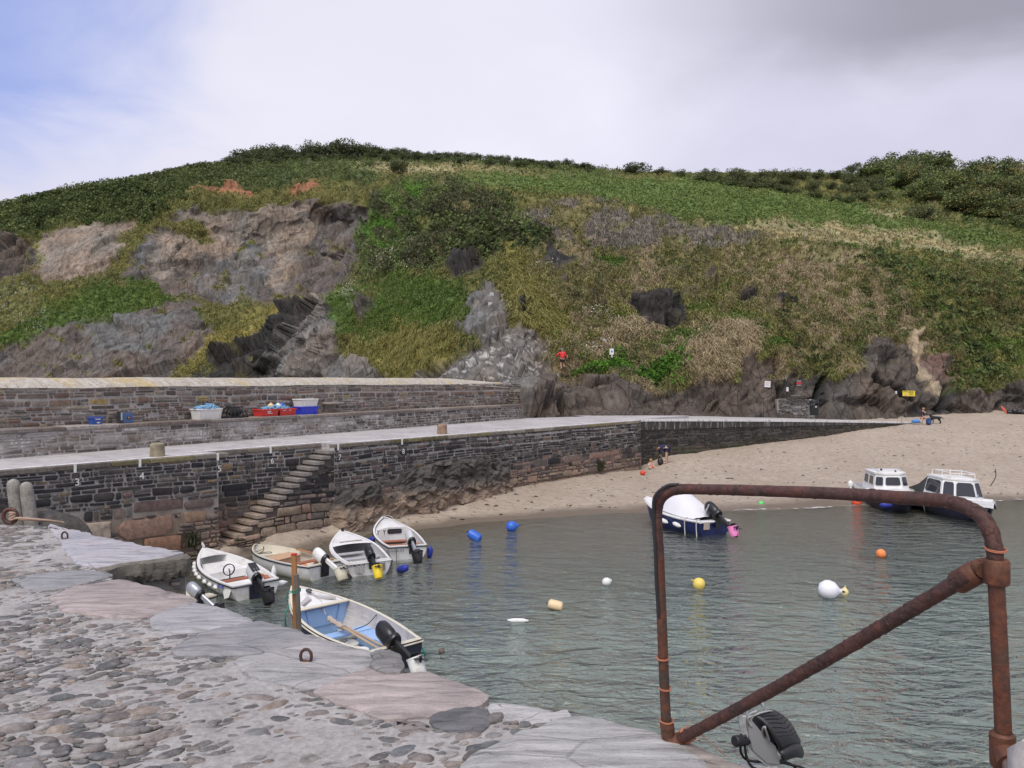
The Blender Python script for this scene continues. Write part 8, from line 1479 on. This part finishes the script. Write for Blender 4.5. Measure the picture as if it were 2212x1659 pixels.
# sign on a post by the path
l_, _ = hit(1322, 778); d = l_.y - .3; ph = 26 * d / F; root = thing('footpath_sign', 'white post sign with a blue symbol beside the cliff path', 'sign', P(1322, 780, d)); mb = MB(); mb.box((0, 0, ph * .5 - .3), (.10, .08, ph + .6), None, .01); mb.build('post', S_WH, root); mb = MB(); mb.box((-.03, -.05, ph * .78), (.34, .03, .50), None, .01); mb.build('board', S_WH, root); mb = MB(); mb.ell((-.03, -.068, ph * .80), (.08, .008, .09)); mb.build('blue_symbol', simple('sign_blue', (.12, .22, .5), .5), root)
# low rubble wall under the sea cave, and a bin
l_, _ = hit(1712, 880); d = l_.y - 1.0; a, b_ = P(1680, 893, d), P(1760, 893, d); zb = a.z - .6; Lw = (b_ - a).length; rw = thing('rubble_wall', 'low dry stone wall blocking the foot of the sea cave', 'wall', (a.x, a.y, zb)); topf = lambda x: a.z + 32 * d / F + (.35 if .35 * Lw < x < .8 * Lw else 0) * 1.0
solid('wall_core', [(a.x, a.y + .06), (b_.x, b_.y + .06), (b_.x, b_.y + .9), (a.x, a.y + .9)], zb, a.z + 30 * d / F, mort_para, rw)
V, Fq, C = rub(Lw, lambda x: zb, topf, 61, .08, .16, .2, .5, lambda x, z, rg: pick(rg, (.09,.08,.072), (.14,.125,.11), (.18,.165,.15), (.06,.055,.05)), out=.06); wall_child(place_wall(V, (a.x, a.y, 0), (1, 0)), Fq, C, rw)
d = 60.2; hb = 33 * d / F; pb = P(1759, 897, d); root = thing('litter_bin', 'black round litter bin with a pale plate standing at the cliff foot', 'bin', pb); r_ = 9.5 * d / F
mb = MB(); mb.lathe([(r_ * .92, 0), (r_, .04), (r_, hb * .66), (r_ * .96, hb * .67)], None, 18); mb.build('drum', M_BLACK, root); mb = MB(); mb.lathe([(r_ * 1.05, hb * .80), (r_ * 1.05, hb * .88), (r_ * .95, hb * .96), (r_ * .5, hb), (.01, hb)], None, 18)
for k in range(4): a_ = .785 + k * 1.571; mb.box((math.cos(a_) * r_ * .95, math.sin(a_) * r_ * .95, hb * .74), (.06, .06, hb * .16))
mb.build('hood', M_BLACK, root); mb = MB(); mb.box((0, -r_ * 1.0, hb * .56), (.14, .02, .12), None, .004); mb.build('plate', S_GY2, root)
# things left on the sand at the far right
p = P(2162, 891, 69.5); p.z = sand_z(p.x, p.y); mb = MB(); mb.ell((0, 0, .2), (.12, .05, .42), Euler((0, R(-38), 0)), 14, 10); o = mb.build('kayak', simple('orange_kayak', (.62, .13, .07), .5)); o.location = P(2169, 887, 71) - Vector((0, 0, .12)); tag(o, 'orange red board propped against the rocks at the right end of the beach', 'board')
p = P(2195, 888, 71); mb = MB(); rg = random.Random(3)
for k in range(9): mb.ell((rg.uniform(-.6, .6), rg.uniform(-.2, .2), rg.uniform(.05, .3)), (rg.uniform(.2, .4), .2, rg.uniform(.12, .25)), Euler((0, 0, rg.uniform(0, 3))), 10, 7)
o = mb.build('kit_heap', M_BLACK); o.location = Vector((p.x, p.y, sand_z(p.x, p.y))); tag(o, 'dark heap of kit on the sand beside the orange board', 'bag')

# ================================================================ people and the dog (skin-modifier bodies)
def skin(name, mat, parent, nodes, edges, lvl=2, root=0):
    me = bpy.data.meshes.new(name); me.from_pydata([n[:3] for n in nodes], edges, []); o = bpy.data.objects.new(name, me); COL.objects.link(o); md = o.modifiers.new('s', 'SKIN'); md.use_smooth_shade = True
    for i, n in enumerate(nodes): sv = me.skin_vertices[0].data[i]; rr_ = n[3]; sv.radius = rr_ if isinstance(rr_, tuple) else (rr_, rr_); sv.use_root = (i == root)
    o.modifiers.new('u', 'SUBSURF').levels = lvl; o.modifiers['u'].render_levels = lvl
    dg = bpy.context.evaluated_depsgraph_get(); m2 = bpy.data.meshes.new_from_object(o.evaluated_get(dg)); bpy.data.objects.remove(o); bpy.data.meshes.remove(me); m2.name = name; m2.materials.clear(); m2.materials.append(mat); m2.shade_smooth(); o = bpy.data.objects.new(name, m2); COL.objects.link(o); o.parent = parent; return o
M_SKIN = simple('skin', (.50, .30, .22), .6, var=.08); M_HAIRB = simple('hair_brown', (.10, .055, .03), .8); M_HAIRG = simple('hair_fair', (.34, .19, .10), .8); M_REDJ = simple('red_jacket', (.66, .025, .035), .7, bmp=.3); M_SHORT = simple('black_shorts', (.015, .015, .018), .8); M_NAVYC = simple('navy_cloth', (.018, .022, .07), .8); M_CAPG = simple('grey_cap', (.20, .22, .26), .8); M_SHOE = simple('shoe', (.03, .028, .028), .7); M_DARKC = simple('dark_top', (.022, .022, .034), .85)
def figure(root, J, extra=(), headdir=(0, -1, 0)):
    """one continuous body from joints; J keys: pelvis, chest, neck, head, and L/R of sh, el, wr, ha, hip, kn, an, toe"""
    n = []; e = []; ix = {}
    def add(k, p, r_): ix[k] = len(n); n.append((*p, r_)); return ix[k]
    def lerp(a, b, t): return tuple(x + (y - x) * t for x, y in zip(a, b))
    add('pelvis', J['pelvis'], (.15, .115)); add('waist', lerp(J['pelvis'], J['chest'], .5), (.13, .10)); add('chest', J['chest'], (.165, .115)); add('neck', J['neck'], .055); add('jaw', lerp(J['neck'], J['head'], .55), (.062, .07)); add('head', J['head'], (.082, .095)); add('crown', J['top'], (.062, .07))
    e += [(0, 1), (1, 2), (2, 3), (3, 4), (4, 5), (5, 6)]
    for s_ in 'LR':
        add('sh' + s_, J['sh' + s_], .062); add('el' + s_, J['el' + s_], .043); add('wr' + s_, J['wr' + s_], .028); add('ha' + s_, J['ha' + s_], (.038, .022)); e += [(2, ix['sh' + s_]), (ix['sh' + s_], ix['el' + s_]), (ix['el' + s_], ix['wr' + s_]), (ix['wr' + s_], ix['ha' + s_])]
        w, h_ = Vector(J['wr' + s_]), Vector(J['ha' + s_]); dv_ = (h_ - w).normalized(); sd = dv_.cross(Vector(headdir)); sd = sd.normalized() if sd.length > .1 else dv_.orthogonal()
        for k in range(4):
            b0 = h_ + sd * (-.027 + .018 * k) + dv_ * .015; L_ = (.055, .066, .062, .048)[k]; c1 = b0 + dv_ * L_ * .5; c2 = c1 + (dv_ * .8 + Vector(headdir) * .5).normalized() * L_ * .5; i1 = add('f%s%d' % (s_, k), c1, .009); i2 = add('g%s%d' % (s_, k), c2, .0075); e += [(ix['ha' + s_], i1), (i1, i2)]
        th = w.lerp(h_, .45) + sd * .045 * (1 if s_ == 'L' else -1) + dv_ * .02; i1 = add('t' + s_, th, .0095); i2 = add('u' + s_, th + dv_ * .035, .008); e += [(ix['wr' + s_], i1), (i1, i2)]
        add('hip' + s_, J['hip' + s_], .095); add('kn' + s_, J['kn' + s_], .060); k_ = Vector(J['kn' + s_]); an = Vector(J['an' + s_]); add('ca' + s_, k_.lerp(an, .35), .058); add('an' + s_, an, .036); add('toe' + s_, J['toe' + s_], (.042, .026)); e += [(0, ix['hip' + s_]), (ix['hip' + s_], ix['kn' + s_]), (ix['kn' + s_], ix['ca' + s_]), (ix['ca' + s_], ix['an' + s_]), (ix['an' + s_], ix['toe' + s_])]
    skin('body', M_SKIN, root, n, e, 2)
    # face
    hd = Vector(J['head']); fd = Vector(headdir).normalized(); upv = (Vector(J['top']) - Vector(J['neck'])).normalized(); rt = fd.cross(upv).normalized(); mb = MB()
    mb.ell(hd + fd * .098 - upv * .012, (.013, .013, .020)); 
    for sd in (1, -1): mb.ell(hd + rt * .085 * sd - upv * .005, (.012, .016, .026))
    mb.build('nose_and_ears', M_SKIN, root); mb = MB()
    for sd in (1, -1): mb.ell(hd + fd * .084 + rt * .032 * sd + upv * .016, (.010, .008, .008))
    mb.ell(hd + fd * .078 - upv * .05, (.022, .012, .006)); mb.build('eyes_and_mouth', M_HAIRB, root); return ix
def garment(root, name, mat, nodes, edges): return skin(name, mat, root, nodes, edges, 2)
def hair(root, c, fd, up, r_, mat, name='hair'):
    mb = MB(); c = Vector(c); fd = Vector(fd).normalized(); up = Vector(up).normalized(); rt = fd.cross(up).normalized(); M = Matrix((rt, fd, up)).transposed(); mb.ell(c - fd * .022 + up * .028, (r_ * .95, r_ * 1.04, r_ * .98), M, 16, 10); return mb.build(name, mat, root)
# walker in a red jacket climbing the rocks, seen from behind (faces away: +y)
l_, _ = hit(1216, 799); d = l_.y - .7; foot = P(1215, 799, d); wk = thing('person', 'walker in a red jacket, black shorts and grey cap climbing the rocks', 'person', foot, (0, 0, R(8)))
J = dict(pelvis=(0, 0, .92), chest=(0, .05, 1.28), neck=(0, .07, 1.47), head=(0, .10, 1.60), top=(0, .10, 1.68), shL=(-.19, .05, 1.38), elL=(-.40, .02, 1.20), wrL=(-.56, .12, 1.08), haL=(-.62, .15, 1.04), shR=(.19, .05, 1.38), elR=(.30, -.02, 1.12), wrR=(.26, .16, .95), haR=(.25, .22, .92), hipL=(-.10, 0, .86), knL=(-.11, .06, .48), anL=(-.10, -.02, .08), toeL=(-.11, .14, .03), hipR=(.10, 0, .86), knR=(.13, .16, .52), anR=(.15, .02, .22), toeR=(.17, .16, .14))
figure(wk, J, headdir=(0, 1, 0))
garment(wk, 'jacket', M_REDJ, [(0, 0, .84, (.185, .15)), (0, .02, 1.05, (.18, .145)), (0, .05, 1.28, (.195, .15)), (0, .06, 1.42, (.12, .10)), (-.19, .05, 1.37, .085), (-.40, .02, 1.20, .068), (-.55, .11, 1.09, .052), (.19, .05, 1.37, .085), (.30, -.02, 1.12, .068), (.265, .14, .97, .052), (0, .04, 1.50, .085)], [(0, 1), (1, 2), (2, 3), (3, 10), (2, 4), (4, 5), (5, 6), (2, 7), (7, 8), (8, 9)]); garment(wk, 'shorts', M_SHORT, [(0, 0, .88, (.165, .13)), (-.105, .02, .78, .115), (-.112, .05, .58, .10), (.105, .04, .78, .115), (.125, .12, .60, .10)], [(0, 1), (1, 2), (0, 3), (3, 4)])
hair(wk, (0, .10, 1.60), (0, 1, 0), (0, 0, 1), .105, M_CAPG, 'cap')
for sd, an, toe in (('l', (-.10, -.02, .08), (-.11, .14, .03)), ('r', (.15, .02, .22), (.17, .16, .14))): garment(wk, 'shoe', M_SHOE, [(an[0], an[1] - .05, an[2] - .02, (.045, .04)), (an[0], an[1] + .04, an[2] - .025, (.048, .045)), (*toe, (.05, .034))], [(0, 1), (1, 2)])
# adult bending over a bag on the sand (faces left: -x)
p = P(1437, 996, 47.2); p.z = sand_z(p.x, p.y); bp = thing('person', 'adult in navy top and shorts bending over a black rucksack on the sand', 'person', p, (0, 0, R(0)))
J = dict(pelvis=(.10, 0, .92), chest=(-.20, 0, 1.02), neck=(-.38, -.01, .93), head=(-.47, -.01, .82), top=(-.55, -.01, .77), shL=(-.28, -.17, .97), elL=(-.30, -.18, .70), wrL=(-.27, -.12, .48), haL=(-.27, -.10, .42), shR=(-.28, .17, .97), elR=(-.32, .17, .70), wrR=(-.30, .08, .48), haR=(-.29, .06, .42), hipL=(.10, -.11, .86), knL=(.03, -.13, .47), anL=(.06, -.13, .08), toeL=(-.12, -.14, .03), hipR=(.12, .11, .86), knR=(.13, .14, .47), anR=(.17, .15, .08), toeR=(.02, .16, .03))
figure(bp, J, headdir=(-.6, 0, -.8))
garment(bp, 'top', M_NAVYC, [(.06, 0, .95, (.16, .14)), (-.10, 0, 1.02, (.165, .15)), (-.22, 0, 1.02, (.18, .145)), (-.33, 0, .97, .10), (-.28, -.17, .97, .08), (-.30, -.18, .72, .06), (-.28, -.13, .52, .045), (-.28, .17, .97, .08), (-.32, .17, .72, .06), (-.30, .09, .52, .045)], [(0, 1), (1, 2), (2, 3), (2, 4), (4, 5), (5, 6), (2, 7), (7, 8), (8, 9)]); garment(bp, 'shorts', M_NAVYC, [(.10, 0, .91, (.18, .15)), (.10, -.115, .82, .12), (.07, -.125, .62, .105), (.12, .115, .82, .12), (.125, .13, .62, .105)], [(0, 1), (1, 2), (0, 3), (3, 4)])
mb = MB(); mb.tube([(.02 + .0, y, 1.075 - abs(y) ** 2 * 3.2) for y in np.linspace(-.16, .16, 9)], .018, 6); mb.build('waistband', M_FEND, bp); hair(bp, (-.47, -.01, .82), (-.5, 0, -.85), (-.7, 0, .4), .10, M_HAIRB)
q = L2W(bp, (-.30, -.05, 0)); q.z = sand_z(q.x, q.y); rk_ = thing('rucksack', 'black rucksack on the sand between the adult and the child', 'bag', q); mb = MB(); mb.ell((0, 0, .20), (.17, .14, .21), None, 16, 10, .8); mb.build('sack', M_BLACK, rk_); mb = MB(); mb.ell((-.04, -.12, .14), (.11, .06, .11)); mb.build('pocket', M_BLACK, rk_); mb = MB(); mb.tube(curve_pts([(.02, .0, .40), (.06, 0, .52), (.02, -.02, .58), (-.02, -.01, .50), (-.02, 0, .40)], 5), .022, 6); mb.build('strap', M_BLACK, rk_)
# child sitting on the sand
p = P(1406, 999.5, 46.8); p.z = sand_z(p.x, p.y); ck_ = thing('person', 'small fair haired child in white and red sitting on the sand', 'person', p, (0, 0, R(10)))
sc_ = .62
J = {k: tuple(q * sc_ for q in v) for k, v in dict(pelvis=(0, 0, .12), chest=(0, -.03, .46), neck=(0, -.03, .62), head=(0, -.05, .77), top=(0, -.05, .87), shL=(-.17, -.02, .53), elL=(-.25, -.12, .34), wrL=(-.14, -.28, .24), haL=(-.10, -.31, .22), shR=(.17, -.02, .53), elR=(.25, -.12, .34), wrR=(.14, -.28, .24), haR=(.10, -.31, .22), hipL=(-.11, -.06, .11), knL=(-.32, -.34, .16), anL=(-.10, -.50, .08), toeL=(-.02, -.58, .06), hipR=(.11, -.06, .11), knR=(.34, -.36, .14), anR=(.30, -.66, .07), toeR=(.36, -.74, .08)).items()}
figure(ck_, J, headdir=(.2, -1, -.15)); garment(ck_, 'white_top', M_FEND, [tuple(q * sc_ for q in (0, 0, .20)) + ((.12, .10),), tuple(q * sc_ for q in (0, -.03, .44)) + ((.13, .10),), tuple(q * sc_ for q in (0, -.03, .56)) + (.07,), tuple(q * sc_ for q in (-.18, -.02, .52)) + (.055,), tuple(q * sc_ for q in (-.25, -.12, .35)) + (.045,), tuple(q * sc_ for q in (.18, -.02, .52)) + (.055,), tuple(q * sc_ for q in (.25, -.12, .35)) + (.045,)], [(0, 1), (1, 2), (1, 3), (3, 4), (1, 5), (5, 6)]); garment(ck_, 'red_shorts', simple('red_shorts', (.45, .06, .05), .8), [tuple(q * sc_ for q in (0, 0, .13)) + ((.13, .10),), tuple(q * sc_ for q in (-.2, -.18, .14)) + (.085,), tuple(q * sc_ for q in (.2, -.2, .14)) + (.085,)], [(0, 1), (0, 2)]); hair(ck_, J['head'], (.1, -1, 0), (0, 0, 1), .104, M_HAIRG)
# seated person at the foot of the slip, with dog and bags
p = P(1993, 913.5, 63.2); p.z = sand_z(p.x, p.y) ; sp = thing('person', 'person in a dark top sitting on the end of the slipway beside a black dog', 'person', p, (0, 0, R(-10)))
J = dict(pelvis=(-.05, .05, .50), chest=(.0, .0, .88), neck=(.02, -.02, 1.05), head=(.06, -.05, 1.18), top=(.06, -.05, 1.27), shL=(-.18, 0, .98), elL=(-.22, -.10, .72), wrL=(-.06, -.30, .60), haL=(0, -.33, .58), shR=(.19, 0, .98), elR=(.28, -.08, .76), wrR=(.32, -.28, .66), haR=(.34, -.34, .64), hipL=(-.13, .0, .48), knL=(-.16, -.40, .48), anL=(-.10, -.42, .09), toeL=(-.10, -.58, .03), hipR=(.08, .0, .48), knR=(.16, -.40, .48), anR=(.22, -.38, .09), toeR=(.26, -.54, .03))
figure(sp, J, headdir=(.3, -1, -.1)); garment(sp, 'dark_top', M_DARKC, [(-.05, .04, .56, (.17, .14)), (0, 0, .85, (.19, .14)), (.01, -.01, 1.0, .09), (-.19, 0, .97, .08), (-.23, -.1, .72, .06), (-.08, -.28, .61, .048), (.20, 0, .97, .08), (.29, -.08, .76, .06), (.32, -.26, .67, .048)], [(0, 1), (1, 2), (1, 3), (3, 4), (4, 5), (1, 6), (6, 7), (7, 8)]); garment(sp, 'pale_shorts', simple('pink_shorts', (.50, .27, .24), .8), [(-.03, .04, .49, (.18, .13)), (-.15, -.24, .49, .11), (.13, -.24, .49, .11)], [(0, 1), (0, 2)]); hair(sp, (.06, -.05, 1.18), (.3, -1, -.1), (0, 0, 1), .106, M_HAIRG)
dp_ = P(2021, 913.8, 63.4); dp_.z = sand_z(dp_.x, dp_.y); dog = thing('dog', 'black labrador standing on the sand beside the seated person', 'dog', dp_, (0, 0, R(4))); M_DOG = simple('dog_black', (.010, .010, .011), .5)
N_ = [(.30, 0, .50, (.115, .13)), (.10, 0, .48, (.105, .115)), (-.12, 0, .48, (.12, .15)), (-.30, 0, .50, (.115, .16)), (-.42, 0, .62, (.075, .095)), (-.50, 0, .72, (.075, .08)), (-.60, 0, .70, (.052, .05)), (-.69, 0, .675, (.040, .034)),
 (.42, 0, .55, .035), (.56, 0, .46, .028), (.68, 0, .38, .02), (.74, 0, .375, .012),
 (.32, -.09, .42, .085), (.25, -.10, .30, .055), (.39, -.10, .19, .032), (.36, -.10, .04, .028), (.31, -.10, .022, .03), (.32, .09, .42, .085), (.30, .10, .30, .055), (.45, .10, .19, .032), (.43, .10, .04, .028), (.38, .10, .022, .03),
 (-.28, -.09, .40, .075), (-.26, -.10, .24, .042), (-.28, -.10, .05, .030), (-.33, -.10, .022, .032), (-.30, .09, .40, .075), (-.31, .10, .24, .042), (-.34, .10, .05, .030), (-.39, .10, .022, .032)]
skin('body', M_DOG, dog, N_, [(3, 2), (2, 1), (1, 0), (3, 4), (4, 5), (5, 6), (6, 7), (0, 8), (8, 9), (9, 10), (10, 11), (0, 12), (12, 13), (13, 14), (14, 15), (15, 16), (0, 17), (17, 18), (18, 19), (19, 20), (20, 21), (3, 22), (22, 23), (23, 24), (24, 25), (3, 26), (26, 27), (27, 28), (28, 29)], 2, 3)
mb = MB()
for y in (-.075, .075): mb.ell((-.47, y, .70), (.045, .016, .07), Euler((0, .3, 0)))
mb.build('ears', M_DOG, dog)
p = P(2006, 914, 62.7); p.z = sand_z(p.x, p.y); bg = thing('backpack', 'navy blue backpack standing on the sand between the seated person and the dog', 'bag', p); mb = MB(); mb.ell((0, 0, .28), (.20, .15, .29), None, 16, 10, .75); mb.build('sack', simple('pack_blue', (.02, .05, .14), .7), bg); mb = MB(); mb.ell((0, -.13, .18), (.14, .07, .13), None, 12, 8, .8); mb.build('pocket', simple('pack_pocket', (.025, .07, .19), .7), bg)
p = P(1978, 911.5, 63.0); p.z = slz(SLL * .985) + .0; mb = MB(); mb.ell((0, 0, .12), (.32, .2, .15), None, 14, 9, .8); mb.ell((.25, 0, .06), (.16, .12, .07)); o = mb.build('blue_bag', simple('bag_blue', (.06, .22, .55), .6)); o.location = p; tag(o, 'bright blue bag lying at the end of the slipway', 'bag')
p = P(1947, 907, 62.5); mb = MB(); mb.tube([(0, 0, 0), (.02, 0, .42)], .03, 6); mb.tube([(-.14, 0, .43), (.16, 0, .45)], .03, 6); mb.tube([(0, 0, .02), (.2, .0, .02)], .02, 6); o = mb.build('spade', simple('spade_grey', (.30, .27, .25), .7)); o.location = Vector((p.x, p.y, slz(SLL * .93))); tag(o, 'small grey spade standing upright near the end of the slipway', 'spade')
